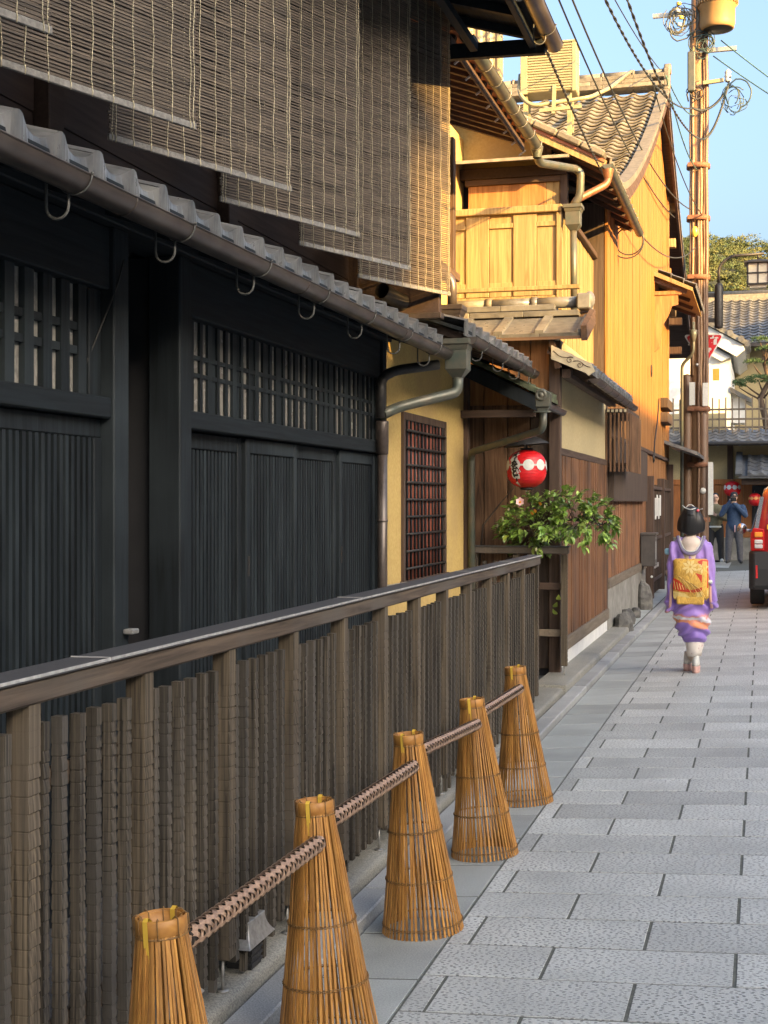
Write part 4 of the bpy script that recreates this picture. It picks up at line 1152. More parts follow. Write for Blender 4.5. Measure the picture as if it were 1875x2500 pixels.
# little pent roof and corbel on the far end
pe = MB().prism([(X3, 23.2, 5.28), (X3, 23.2, 5.36), (-1.12, 23.2, 5.06), (-1.12, 23.2, 5.0)], (0, 3.3, 0)).build('side_pent', m_pale, gh)
for i in range(4): MB().bar((-1.22 - .0*i, 23.3 + i, 5.0), (X3, 23.3 + i, 5.22), .05, .06).build('pent_rafter', m_beamx, pe)
me_pt = pantile('pent_tile', .25, .24, m_tile, hang=.05, slope=R(25))
tile_field(pe, (-1.08, 23.25, 5.07), (0, 1, 0), V((-math.cos(R(25)), 0, math.sin(R(25)))), 13, 3, .25, .22, me_pt, me_pt)
MB().prism([(X3, 23.3, 4.96), (-1.36, 23.3, 4.96), (-1.36, 23.3, 4.80), (-1.46, 23.3, 4.78), (-1.52, 23.3, 4.62), (-1.62, 23.3, 4.45), (-1.66, 23.3, 4.10), (X3, 23.3, 4.02)], (0, .06, 0)).build('corbel', m_plankor, pe)
boxpart('pent_plate', (X3, 23.28, 4.965), (-1.30, 23.40, 5.03), m_plankor, pe)
for z in (2.95, 3.2): boxpart('shutter', (X3 + .005, 24.6, z), (X3 + .14, 25.9, z + .17), m_plankdk, gh)
MB().prism([(X3, 25.6, 2.62), (X3, 25.6, 2.68), (-1.15, 25.6, 2.46), (-1.15, 25.6, 2.40)], (0, 3.6, 0)).build('porch_roof', m_tile, gh)
MB().tube(rounded([(-1.30, 27.2, 5.0), (-1.30, 27.2, 4.4), (-1.52, 27.3, 4.2), (-1.52, 27.3, .2)], .1), .032, 10).lathe([(.032, 4.62), (.07, 4.75), (.07, 4.85), (.0, 4.85)], (-1.30, 27.2, 0), 12).build('downpipe', m_patina, gh)
# roof-top air conditioner
ac = thing('air_conditioner', (-2.95, 19.9, 7.0), 'boxy louvred air conditioner unit on a frame on the gabled roof', 'air conditioner')
m_ac = pm('cream_enamel', (.31, .27, .15), (.25, .22, .12), (6, 6, 6), rough=.45, vary=.04)
AX0, AX1, AY0, AZ0, AZ1 = -3.36, -2.58, 19.75, 7.42, 8.10
MB().box((AX0, AY0, AZ0), (AX1, AY0 + .42, AZ1)).build('casing', m_ac, ac, .012)
boxpart('lid', (AX0 - .015, AY0 - .015, AZ1), (AX1 + .015, AY0 + .435, AZ1 + .03), m_ac, ac)
boxpart('corner_trim', (AX0 - .01, AY0 - .012, AZ0 - .02), (AX0 + .09, AY0 + .01, AZ1), m_ac, ac)
boxpart('corner_trim', (AX1 - .05, AY0 - .012, AZ0 - .02), (AX1 + .01, AY0 + .01, AZ1), m_ac, ac)
for i in range(17): boxpart('louvre', (AX0 + .095, AY0 - .014, AZ0 + .03 + i*.038), (AX1 - .055, AY0 - .001, AZ0 + .052 + i*.038), m_ac, ac, .003)
for x in (AX0 + .05, AX1 - .1): MB().bar((x, AY0 + .1, 6.78), (x, AY0 + .1, AZ0), .06, .06).bar((x, AY0 + .38, 6.9), (x, AY0 + .38, AZ0), .05, .05).build('leg', m_ac, ac)
MB().tube(rounded([(AX0 - .03, AY0 + .1, AZ0 + .3), (AX0 - .04, AY0 + .02, AZ0), (AX0 + .15, AY0 - .08, AZ0 - .22), (AX1 + .2, AY0 + .1, AZ0 - .1), (AX1 + .35, AY0 + 1.2, 7.75), (AX1 + .4, AY0 + 4.2, 8.9)], .15), .03, 8).build('refrigerant_pipe', m_ac, ac)
MB().bar((AX1 - .5, AY0 - .1, AZ0 - .30), (AX1 + .1, AY0 - .1, AZ0 - .28), .05, .05).bar((AX1 - .3, AY0 - .1, AZ0 - .36), (AX1 - .3, AY0, AZ0 + .08), .05, .05).build('pipe_support', m_ac, ac)
# corrugated tower behind the ochre house
ct = thing('corrugated_penthouse', (-4.2, 17.3, 0), 'narrow corrugated metal rooftop box behind the ochre house eave', 'rooftop box')
m_corr = pm('tan_corrugated_metal', (.36, .28, .15), (.30, .23, .12), (5, 5, 5), rough=.55)
b = MB(); pts = []
for i in range(60):
    x = -4.19 + i*.026; pts.append((x, 14.3 - (.018 if (i // 2) % 2 else 0)))
b.loft([[(x, y, 5.2) for x, y in pts] + [(-2.66, 14.5, 5.2), (-4.19, 14.5, 5.2)], [(x, y, 7.2) for x, y in pts] + [(-2.66, 14.5, 7.2), (-4.19, 14.5, 7.2)]], smooth=False)
b.build('corrugated_box', m_corr, ct)

# ---------------------------------------------------------------- unseen blocks past the right edge, added and sized to shade the left side
def opposite(name, label, y0, y1, eave, ridge, xw, wallm, floors, dep=7.0):
    h = thing(name, (xw, (y0 + y1)/2, .1), label, 'house', 'added shade blocks across the lot')
    MB().box((xw, y0, .05), (xw + dep, y1, eave + .1)).build('wall', wallm, h)
    rf = MB().prism([(xw - .6, y0 - .1, eave - .08), (xw - .6, y0 - .1, eave), (xw + dep/2, y0 - .1, ridge), (xw + dep + .6, y0 - .1, eave), (xw + dep + .6, y0 - .1, eave - .08), (xw + dep/2, y0 - .1, ridge - .1)], (0, y1 - y0 + .2, 0)).build('roof', m_tile, h)
    tm = pantile('opp_tile', .4, .4, m_tile)
    a = math.atan2(ridge - eave, dep/2 + .6)
    n = int((y1 - y0 + .2)/.4)
    for i in range(n): put('eave_tile', tm, rf, axes((xw - .62, y1 + .1 - i*.4, eave + .01), (0, -1, 0), (math.cos(a), 0, math.sin(a))))
    for f in range(floors):
        z0 = .2 + f * 2.7
        k_ = 0; y = y0 + .5
        while y + 1.8 < y1:
            wdw = MB().box((xw - .02, y, z0 + .5), (xw - .005, y + 1.7, z0 + 2.0)).build('window', m_glass, h)
            lat = MB()
            for q in range(18): lat.box((xw - .06, y + q*.098, z0 + .45), (xw - .03, y + q*.098 + .035, z0 + 2.05))
            lat.box((xw - .07, y - .05, z0 + 2.05), (xw - .002, y + 1.75, z0 + 2.13)).box((xw - .07, y - .05, z0 + .36), (xw - .002, y + 1.75, z0 + .44))
            lat.build('lattice', m_plankdk, wdw)
            y += 2.4; k_ += 1
        if f:
            MB().prism([(xw - .8, y0, z0 - .15), (xw - .8, y0, z0 - .09), (xw, y0, z0 + .22), (xw, y0, z0 + .16)], (0, y1 - y0, 0)).build('pent_roof', m_tile, h)
    return h
opposite('shade_block', 'four-storey pale block across the open lot, added to shade the black townhouse', -45, -9.4, 14.9, 15.5, 22.8, m_white, 4, 3.0)
opposite('shade_block', 'lower ochre block across the open lot, added to shade the lower balcony house', -9.2, 11.4, 12.15, 13.0, 22.8, m_plaster2, 4)
opposite('shade_block', 'tallest white block across the open lot, added to shade the lower utility pole', 11.7, 24.5, 14.9, 15.9, 22.8, m_white, 5)
lot = MB().add([(4.25, -60, .06), (22.8, -60, .06), (22.8, 30, .06), (4.25, 30, .06)], [(0,1,2,3)]).build('added_open_lot', m_slab); tag(lot, kind='structure')  # added lot that leaves the right side open to skylight
lw_ = thing('low_stone_wall', (4.1, 10, .05), 'low granite wall with a coping along the open lot', 'wall')
for i in range(22):
    MB().box((4.02, -8 + i*1.6, .03), (4.20, -8 + i*1.6 + 1.585, .75)).build('wall_block', m_kerb, lw_, .01)
    MB().box((3.98, -8 + i*1.6, .752), (4.24, -8 + i*1.6 + 1.59, .83)).build('coping_stone', m_slab, lw_, .01)
# ---------------------------------------------------------------- lanterns
m_red = pm('red_lantern_paper', (.62, .012, .016), (.50, .008, .012), (18, 18, 60), rough=.42, bump=.15, vary=.03)
m_paperw = pm('white_lantern_paint', (.62, .62, .57), (.54, .54, .50), (30, 30, 30), rough=.6)
m_ink = pm('black_ink', (.012, .012, .012), (.02, .02, .02), (20, 20, 20), rough=.5)

def text_mesh(body, size, offset=0.0, spacing=1.0):
    cu = bpy.data.curves.new('lettering', 'FONT'); cu.body = body; cu.size = size; cu.align_x = 'CENTER'; cu.offset = offset
    cu.space_line = spacing; cu.resolution_u = 3
    me = baked(bpy.data.objects.new('lettering', cu)); bpy.data.curves.remove(cu)
    bm = bmesh.new(); bm.from_mesh(me)
    bmesh.ops.subdivide_edges(bm, edges=[e for e in bm.edges if e.calc_length() > size*.2], cuts=1)
    bmesh.ops.triangulate(bm, faces=bm.faces)
    bm.to_mesh(me); bm.free()
    return me

def lantern(name, c, r, h, label, face, text=True, group=None, m=None, mw=None, phase=5.6):
    c = V(c); m = m or m_red; mw = mw or m_paperw
    L = thing(name, c - V((0, 0, h/2)), label, 'lantern', group)
    def rad(z):
        q = max(-1, min(1, z/(h/2)))
        return r * (1 - abs(q)**2.7)**.5 * .97 + r*.03 if abs(q) < 1 else r*.03
    prof = []; n = 48
    for i in range(n + 1):
        z = -h/2*.985 + h*.985*i/n
        prof.append((rad(z) * (1 + (.010 if i % 4 == 2 else 0) - (.004 if i % 4 == 0 else 0)), z))
    MB().lathe(prof, c, 40).build('paper_body', m, L)
    def on(lon, z, e=.0022): 
        q = rad(z)*1.008 + e
        return c + V((q*math.cos(lon), q*math.sin(lon), z))
    zc = h*.095; cr = R(16)*r
    wh = MB()
    for k in range(9):
        l0 = face + R(phase + 40*k)
        ring = [on(l0 + cr/r*math.cos(2*PI*j/24), zc + cr*math.sin(2*PI*j/24)) for j in range(24)]
        ring2 = [on(l0 + cr/r*.55*math.cos(2*PI*j/24), zc + cr*.55*math.sin(2*PI*j/24)) for j in range(24)]
        b0 = [on(l0, zc)]
        wh.add(ring + ring2 + b0, [(j, (j+1) % 24, 24 + (j+1) % 24, 24 + j) for j in range(24)] + [(24 + j, 24 + (j+1) % 24, 48) for j in range(24)], 0, True)
        for j in range(4):
            a0 = l0 + cr/r*.95 + (R(40) - 2*cr/r*.95)*j/4; a1 = l0 + cr/r*.95 + (R(40) - 2*cr/r*.95)*(j+1)/4
            wh.add([on(a0, zc - .007), on(a1, zc - .007), on(a1, zc + .007), on(a0, zc + .007)], [(0,1,2,3)], 0, True)
    wh.build('white_dumpling_chain', mw, L)
    if text:
        for off, mat_, e, nm in ((.015, mw, .0034, 'lettering_outline'), (.006, m_ink, .0050, 'lettering')):
            me = text_mesh('都\nを\nど\nり', .066, off, .88)
            zs = [v.co.y for v in me.vertices]; zm = (max(zs) + min(zs))/2
            lon0 = face + R(-36)
            for v in me.vertices:
                z = (v.co.y - zm) * 1.06 + .004
                sl = (v.co.x*1.05 - z*.10)
                v.co = on(lon0 + sl/r, z, e)
            me.materials.append(mat_)
            put(nm, me, L)
    MB().lathe([(0, h/2 - .004), (r*.32, h/2 - .006), (r*.34, h/2 + .004), (r*.30, h/2 + .012), (0, h/2 + .012)], c, 20).lathe([(0, -h/2 - .014), (r*.30, -h/2 - .014), (r*.34, -h/2 - .004), (r*.30, -h/2 + .008), (0, -h/2 + .008)], c, 20).build('end_ring', m_ink, L)
    MB().tube([c + V((-.01, -.03, h/2)), c + V((-.01, -.03, h/2 + .06))], .004, 6).tube([c + V((0, -.03, -h/2 - .05)), c + V((0, -.03, -h/2))], .004, 6).build('hanger_rod', m_steel, L)
    return L
LC = V((-1.93, 11.62, 1.832))
fa = math.atan2(-LC.y, -LC.x)
ln = lantern('red_paper_lantern', LC, .166, .325, 'large red paper lantern with black lettering and white discs on the plank wall', fa)
MB().lathe([(.015, .075), (.06, .062), (.125, .03), (.185, -.012), (.187, -.018), (.12, .018), (.05, .045), (0, .05)], LC + V((0, 0, .215)), 32, ax=(-.10, -.02, 1)).tube([LC + V((0, 0, .17)), LC + V((0, .01, .29)), LC + V((0, .42, .31))], .007, 6).build('canopy', m_iron, ln)
MB().lathe([(0, .002), (.011, .002), (.012, 0)], LC + V((.166*math.cos(fa + R(34))*.93, .166*math.sin(fa + R(34))*.93, -.055)), 10, ax=(math.cos(fa + R(34)), math.sin(fa + R(34)), -.35)).build('worn_hole', m_ink, ln)
lantern('red_paper_lantern', (-.79, 37.25, 1.90), .215, .40, 'red lantern with white discs hanging behind the man in the dark cap', -PI/2, False, 'lanterns on the far shop front', phase=-22)
MB_l = lantern('red_paper_lantern', (-.22, 37.1, 1.62), .16, .34, 'smaller faded red and orange lantern near the rear window of the car', -PI/2, False, 'lanterns on the far shop front', mw=pm('faded_orange_paint', (.75, .36, .10), (.62, .28, .08), (20, 20, 20), rough=.6), phase=10)

# ---------------------------------------------------------------- camellia
cp = thing('camellia_bush', (-2.15, 11.96, .04), 'leafy camellia spilling over the return fence with pink bloom and pale buds', 'shrub')
m_leaf = pm('camellia_leaf', (.20, .36, .055), (.37, .50, .12), (9, 9, 9), rough=.28, vary=.45, coat=.3)
m_leafy = pm('young_camellia_leaf', (.30, .34, .05), (.20, .28, .04), (9, 9, 9), rough=.3, vary=.3, coat=.2)
m_bark = wood('camellia_bark', (.13, .10, .075), (.07, .05, .038), 'z', 40, rough=.85)
def leaf_mesh(nm, ln_, wd, fold, curl, m):
    b = MB(); n = 5; L_ = []; C_ = []; R_ = []
    for i in range(n + 1):
        t = i/n; w_ = wd*math.sin(PI*min(1, t*1.02)**.85)*(1 if i not in (0, n) else .05)
        z = -curl*t*t*ln_
        C_.append((0, t*ln_, z)); L_.append((-w_, t*ln_, z + fold*w_)); R_.append((w_, t*ln_, z + fold*w_))
    vs = L_ + C_ + R_; k = n + 1
    b.add(vs, [(i, i+1, k+i+1, k+i) for i in range(n)] + [(k+i, k+i+1, 2*k+i+1, 2*k+i) for i in range(n)], 0, True)
    return b.mesh(nm, m)
lm = [leaf_mesh('leaf', .074, .0195, .35, .35, m_leaf), leaf_mesh('leaf', .066, .0185, .25, .55, m_leaf), leaf_mesh('leaf', .083, .021, .3, .2, m_leaf)]
ly = leaf_mesh('leaf', .080, .021, .3, .2, m_leafy)
br = MB(); tips = []
rb = random.Random(5)
root = V((-2.18, 11.96, .04)); fork = V((-2.12, 11.93, .95))
br.tube(rounded([root, (-2.22, 11.95, .5), fork, (-2.02, 11.88, 1.18)], .1), .016, 7)
main = [V((-2.02, 11.88, 1.18)), V((-1.90, 11.78, 1.32)), V((-1.70, 11.72, 1.40)), V((-1.48, 11.72, 1.40)), V((-1.30, 11.74, 1.36))]
br.tube(main, [.013, .011, .009, .007, .004], 6)
br.tube([(-2.40, 11.93, 1.0), (-2.36, 11.9, 1.35), (-2.2, 11.9, 1.55), (-2.05, 11.9, 1.72)], [.009, .008, .006, .003], 6)
br.tube([(-2.2, 11.9, 1.02), (-2.05, 11.86, 1.12), (-1.86, 11.84, 1.17)], [.012, .009, .006], 6)
for i in range(64):
    t = rb.random(); f = t*(len(main) - 1); k = min(int(f), len(main) - 2); base = main[k].lerp(main[k+1], f - k)
    env = .8 + .35*math.sin(t*PI)
    d = V((rb.uniform(-.7, .75), rb.uniform(-1, .6), rb.uniform(-.75, 1.0))).normalized() * rb.uniform(.10, .27)*env
    if t < .12: d += V((-.1, 0, .05))
    tip = base + d; tip.z = max(1.14, min(tip.z, 1.70)); tip.x = min(tip.x, -1.20)
    mid = base.lerp(tip, .5) + V((0, 0, .02))
    br.tube([base, mid, tip], [.004, .003, .0015], 5); tips.append((mid, tip))
for tp in ((-2.02, 11.55, 1.56), (-1.90, 11.56, 1.60), (-2.08, 11.60, 1.48), (-1.82, 11.58, 1.56), (-2.14, 11.66, 1.40), (-1.96, 11.60, 1.46), (-1.74, 11.62, 1.62), (-1.60, 11.66, 1.66), (-2.20, 11.72, 1.34)):
    b0 = V((-1.88, 11.76, 1.33)); tp = V(tp); md_ = b0.lerp(tp, .55) + V((0, 0, .03))
    br.tube([b0, md_, tp], [.005, .0035, .0015], 5); tips.insert(0, (md_, tp))
br.build('branch', m_bark, cp)
nl = 0
for mid, tip in tips:
    for j in range(rb.randrange(4, 7)):
        if nl >= 296: break
        q = rb.random()**.6; p = mid.lerp(tip, q)
        dirv = ((tip - mid).normalized() + V((rb.uniform(-1, 1), rb.uniform(-1, 1), rb.uniform(-.6, .8)))*.9).normalized()
        if dirv.z < -.5: dirv.z *= .4; dirv.normalize()
        M4 = Matrix.Translation(p) @ dirv.to_track_quat('Y', 'Z').to_matrix().to_4x4() @ Matrix.Rotation(rb.uniform(-.6, .6), 4, 'Y') @ Matrix.Scale(rb.uniform(.75, 1.15), 4)
        put('leaf', ly if rb.random() < .09 else rb.choice(lm), cp, M4); nl += 1
for p in ((-1.62, 11.75, .70), (-1.66, 11.76, .64), (-1.63, 11.76, .58)):
    put('leaf', ly, cp, Matrix.Translation((p[0] - .06, 11.74, p[2] + .02)) @ Matrix.Rotation(2.6, 4, 'X') @ Matrix.Rotation(rb.uniform(-.8, .8), 4, 'Z'))
m_pink = pm('pink_petal', (.80, .52, .50), (.72, .42, .42), (30, 30, 30), rough=.6)
m_bud = pm('pale_bud', (.62, .60, .32), (.70, .62, .50), (30, 30, 30), rough=.5)
m_orange = pm('orange_leaf', (.75, .33, .03), (.62, .24, .02), (30, 30, 30), rough=.5)
fc = V((-1.965, 11.50, 1.552))
lb_ = MB()
for mid, tip in tips:
    for j in range(18):
        p = mid.lerp(tip, rb.random()**.7) + V((rb.uniform(-.03, .03), rb.uniform(-.02, .05), rb.uniform(-.03, .03)))
        dirv = ((tip - mid).normalized() + V((rb.uniform(-1, 1), rb.uniform(-1, 1), rb.uniform(-.5, .8)))).normalized()
        M4 = Matrix.Translation(p) @ dirv.to_track_quat('Y', 'Z').to_matrix().to_4x4() @ Matrix.Rotation(rb.uniform(-.7, .7), 4, 'Y') @ Matrix.Scale(rb.uniform(.65, 1.0), 4)
        me = rb.choice(lm); lb_.add([M4 @ v.co for v in me.vertices], [tuple(q.vertices) for q in me.polygons], 0, True)
lb_.build('foliage', m_leaf, cp, kind='stuff')
fl_ = MB().ell(fc, .012, .012, .012, 8, 6).build('flower', m_orange, cp)
pm_ = leaf_mesh('petal', .042, .020, .2, -.15, m_pink)
for i in range(6):
    a = 2*PI*i/6
    put('petal', pm_, fl_, Matrix.Translation(fc) @ Matrix.Rotation(R(75), 4, 'X') @ Matrix.Rotation(a, 4, 'Z') @ Matrix.Rotation(.25, 4, 'X'))
for i in range(24):
    mid, tip = rb.choice(tips); MB().ell(tip + V((0, 0, .01)), .010, .010, .017, 8, 6, rot=Matrix.Rotation(rb.uniform(-.6, .6), 3, 'X')).build('bud', m_bud, cp)
for p in ((-1.86, 11.50, 1.44), (-1.84, 11.52, 1.46), (-1.80, 11.55, 1.52)):
    put('leaf', leaf_mesh('orange_leaf', .05, .014, .3, .1, m_orange), cp, Matrix.Translation(p) @ Matrix.Rotation(rb.uniform(0, 6), 4, 'Z') @ Matrix.Rotation(.9, 4, 'X'))

# ---------------------------------------------------------------- wall foot things
m_rock = pm('dark_boulder', (.11, .105, .095), (.06, .058, .052), (16, 16, 16), rough=.85, bump=.7, vary=.12, stain=(.16, .15, .13), stain_scale=7, bdist=.02)
def rock(loc, sx, sy, sz, seed, label):
    b = MB(); r = random.Random(seed)
    n, k = 14, 10; vs = []; fs = []
    for i in range(k + 1):
        ph = PI*i/k
        for j in range(n):
            t = 2*PI*j/n
            d = V((math.sin(ph)*math.cos(t), math.sin(ph)*math.sin(t), -math.cos(ph)))
            q = 1 + .28*noise.noise(d*1.6 + V((seed, 0, 0))) + .12*noise.noise(d*4 + V((seed, 3, 0)))
            vs.append((d.x*sx*q, d.y*sy*q, max(-.3*sz, d.z*sz*q) + .28*sz))
    for i in range(k):
        for j in range(n): fs.append((i*n + j, i*n + (j+1) % n, (i+1)*n + (j+1) % n, (i+1)*n + j))
    me = b.add(vs, fs, 0, False).mesh('boulder', m_rock)
    o = put('boulder', me, None, loc=loc); tag(o, label, 'rock', 'boulders along the wall foot'); return o
rock((-1.62, 16.75, .02), .13, .22, .17, 3, 'rounded dark boulder at the end of the stone ledge')
rock((-1.66, 17.75, .02), .10, .20, .14, 8, 'lower flat boulder between the ledge boulder and the upright stone')
rock((-1.64, 18.7, .02), .07, .13, .11, 14, 'small pale boulder beside the upright stone')
rock((-1.66, 20.2, .02), .13, .20, .30, 21, 'tall upright dark stone below the meter box')
mb_ = thing('meter_box', (-1.65, 20.7, .6), 'grey-brown metal meter box mounted on the cedar wall above the upright stone', 'meter box')
m_box = pm('brown_enamel_box', (.075, .066, .058), (.055, .048, .043), (8, 8, 8), rough=.5)
boxpart('casing', (-1.73, 20.45, .62), (-1.52, 20.85, 1.09), m_box, mb_, .008)
boxpart('door_flange', (-1.735, 20.435, 1.075), (-1.50, 20.86, 1.105), m_box, mb_)
boxpart('label_strip', (-1.519, 20.55, .72), (-1.516, 20.6, .98), m_paperw, mb_, 0)
for z in (.66, 1.03): MB().ell((-1.515, 20.55, z), .008, .012, .012, 6, 4).build('hinge', m_steel, mb_)
gt_ = thing('lattice_gate', (-1.72, 24, .1), 'brown wooden lattice gate with white name plates under the cedar wall', 'gate')
for y in (21.5, 23.9, 26.2): boxpart('post', (-1.74, y, .08), (-1.62, y + .12, 1.95 if y < 26 else 2.25), m_beamz, gt_)
me_gs = MB().box((-.014, -.02, .12), (.014, .02, 1.83)).mesh('gate_slat', m_plankdk)
for i in range(13): put('slat', me_gs, gt_, loc=(-1.69, 21.75 + i*.17, 0))
for i in range(12): put('slat', me_gs, gt_, loc=(-1.69, 24.15 + i*.17, .12))
for z in (.3, .95, 1.75): boxpart('crossbar', (-1.675, 21.5, z), (-1.655, 26.2, z + .05), m_beam, gt_)
for i in range(4): boxpart('name_plate', (-1.655, 22.2 + i*.34, 1.28 + .05*(i % 2)), (-1.645, 22.42 + i*.34, 1.62 + .05*(i % 2)), m_paperw, gt_, 0)
for i in range(5): boxpart('end_cap', (-1.70 + 0, 21.72 + i*.34, .50), (-1.66, 21.77 + i*.34, .57), m_edge, gt_, 0)
MB().lathe([(0, .004), (.018, .003), (.02, 0)], (-1.64, 21.4, .42), 10, ax=(.4, -1, 0)).build('stud', m_paperw, gt_)

# ---------------------------------------------------------------- utility pole, lamp, sign
PX, PY = -1.27, 28.65
up_ = thing('utility_pole', (PX, PY, .02), 'tall brown utility pole with cable guards, transformer drum and tangled wires', 'utility pole')
m_pole = pm('brown_pole_paint', (.34, .205, .105), (.24, .145, .08), (12, 12, 3), rough=.55, vary=.04, stain=(.23, .13, .06), stain_scale=1.2)
m_guard = pm('brown_cable_guard', (.15, .085, .048), (.115, .066, .038), (8, 8, 3), rough=.5, vary=.05)
m_trans = pm('tan_transformer_paint', (.38, .22, .08), (.33, .185, .065), (6, 6, 6), rough=.45)
m_rust = pm('rusty_band', (.24, .10, .045), (.15, .065, .035), (40, 40, 40), rough=.8, bump=.4)
MB().tube([(PX, PY, .02), (PX, PY, 13.2)], [.175, .14], 18).build('shaft', m_pole, up_)
for x, z0, z1, r in ((-.215, .05, 4.1, .095), (.10, .05, 3.35, .10)):
    MB().lathe([(0, z1 + .03), (r*.8, z1 + .01), (r, z1 - .06), (r, z0)], (PX + x, PY - .10, 0), 14).build('cable_guard', m_guard, up_)
for x, z0, z1, r in ((.01, .05, 8.2, .032), (.06, 3.3, 9.8, .028), (.115, 3.3, 6.05, .03), (.16, .05, 11.5, .045), (-.10, 4.1, 11.0, .03), (-.15, 5.6, 11.2, .022), (.12, 6.1, 10.4, .02)):
    b = MB(); n = 14
    b.tube([(PX + x + .008*math.sin(i*1.9 + x*30), PY - .19 + abs(x)*.35, z0 + (z1 - z0)*i/n) for i in range(n + 1)], r, 8).build('conduit', rnd.choice([m_pole, m_pole, m_guard]) if x != .16 else m_guard, up_)
for z in (3.42, 6.06, 7.25, 8.3, 1.2, 2.3):
    MB().lathe([(.20, z - .05), (.235, z - .045), (.235, z + .045), (.20, z + .05)], (PX, PY - .03, 0), 16).box((PX - .2, PY - .29, z - .04), (PX - .08, PY - .2, z + .04)).build('steel_band', m_rust, up_)
for x, z, w_, h_ in ((-.11, 3.72, .11, .46), (.15, 3.70, .11, .46)):
    MB().box((PX + x - w_/2, PY - .275, z - h_/2), (PX + x + w_/2, PY - .265, z + h_/2)).build('number_plate', m_paperw, up_)
MB().box((PX + .20, PY - .25, 1.30), (PX + .30, PY - .235, 2.35)).build('number_plate', m_paperw, up_)
MB().lathe([(0, .012), (.055, .01), (.06, 0)], (PX + .10, PY - .202, 1.78), 14, ax=(0, -1, 0)).build('reflector', m_paperw, up_)
MB().lathe([(0, .012), (.03, .01), (.034, 0)], (PX - .02, PY - .21, 4.3), 12, ax=(0, -1, 0)).build('stud', m_steel, up_)
# transformer drum
tx, tz = PX + .38, 10.95
tdr = MB().lathe([(0, tz + .02), (.30, tz), (.325, tz + .02), (.33, tz + .06), (.345, tz + .10), (.345, tz + .42), (.365, tz + .44), (.365, tz + 1.5), (0, tz + 1.55)], (tx, PY - .25, 0), 28).build('transformer_drum', m_trans, up_)
for i in range(34):
    a = 2*PI*i/34
    MB().bar((tx + .385*math.cos(a), PY - .25 + .385*math.sin(a), tz + .48), (tx + .385*math.cos(a), PY - .25 + .385*math.sin(a), tz + 1.45), .025, .045, up=(math.cos(a), math.sin(a), 0)).build('cooling_fin', m_trans, tdr)
MB().lathe([(0, tz - .02), (.27, tz - .01), (.29, tz + .012)], (tx, PY - .25, 0), 24).build('drum_base', m_iron, tdr)
MB().bar((PX - .1, PY - .1, 10.6), (PX + .75, PY - .1, 10.6), .08, .08).bar((PX - .9, PY - .05, 11.4), (PX + .2, PY - .05, 11.4), .08, .08).build('crossarm', m_steel, up_)
ca = MB().bar((PX + .1, PY - .22, 9.92), (PX + .50, PY - .22, 9.95), .07, .07).build('cable_arm', m_ac, up_)
MB().lathe([(.05, -.09), (.07, -.05), (.045, -.02), (.07, .02), (.05, .06), (.065, .10), (.03, .15), (0, .16)], (PX + .58, PY - .22, 10.0), 12).build('insulator', m_paperw, ca)
rb = random.Random(9)
for k, (cx_, cz_, sp, nn) in enumerate(((.70, 9.55, .26, 8), (-.33, 11.2, .30, 14), (-.05, 9.75, .14, 6), (.12, 10.65, .22, 9))):
    t_ = MB()
    for i in range(nn):
        a0 = rb.uniform(0, 6.28); pts = []
        ra, rbv = sp*rb.uniform(.5, 1.05), sp*rb.uniform(.5, 1.15); ox, oz = rb.uniform(-.1, .1), rb.uniform(-.12, .12)
        for j in range(15):
            a = a0 + rb.uniform(4.0, 5.6)*j/14
            pts.append((PX + cx_ + ox + ra*math.cos(a), PY - .25 - rb.uniform(0, .02), cz_ + oz + rbv*math.sin(a)))
        t_.tube(pts, rb.choice((.009, .012, .016)), 5)
    t_.build('wire_coil', pm('green_black_wire', (.03, .05, .045), (.05, .08, .07), (9, 9, 9), rough=.5) if k in (0, 3) else (m_patina if k == 1 else m_iron), up_)
for i in range(5):
    z = 11.1 + i*.14
    MB().lathe([(.02, -.03), (.055, -.02), (.035, 0), (.055, .02), (.02, .04)], (PX - .36 + .04*math.sin(i*2), PY - .3, z), 10).build('insulator', m_tape if i % 2 else m_paperw, up_)
MB().box((PX - .20, PY - .33, 9.75), (PX - .05, PY - .2, 10.55)).build('junction_box', m_patina, up_, .02)
MB().ell((PX - .06, PY - .28, 6.95), .07, .05, .11, 10, 8).build('clamp_cover', m_tape, up_)

sl = thing('street_lamp', (PX + .30, PY - .05, 5.0), 'dark street lamp with a box lantern on a curved arm fixed to the utility pole', 'street lamp')
MB().lathe([(0, 5.02), (.075, 5.04), (.085, 5.08), (.085, 5.86), (.07, 5.92), (.03, 5.94)], (PX + .40, PY - .05, 0), 16).build('sleeve', m_iron, sl)
for z in (5.2, 5.7): MB().bar((PX + .1, PY - .05, z), (PX + .36, PY - .05, z), .06, .08).build('bracket', m_iron, sl)
MB().tube(rounded([(PX + .40, PY - .05, 5.9), (PX + .40, PY - .05, 6.28), (PX + .62, PY - .05, 6.47), (PX + 1.28, PY - .05, 6.49)], .22, 8), .03, 10).build('arm', m_iron, sl)
m_lampg = pm('frosted_lamp_pane', (.50, .46, .36), (.44, .40, .30), (9, 9, 9), rough=.3)
lx = PX + 1.16
hs_ = MB().box((lx - .19, PY - .22, 5.88), (lx + .19, PY + .14, 6.28)).build('lamp_panes', m_lampg, sl)
fr = MB()
for sx in (-1, 1):
    for sy in (-.22, .14): fr.box((lx + sx*.20 - .018, PY + sy - .018, 5.87), (lx + sx*.20 + .018, PY + sy + .018, 6.29))
for z in (5.86, 6.075, 6.28): fr.box((lx - .215, PY - .238, z), (lx + .215, PY - .216, z + .028))
fr.box((lx - .012, PY - .236, 5.87), (lx + .012, PY - .219, 6.29))
fr.build('lamp_frame', m_iron, sl)
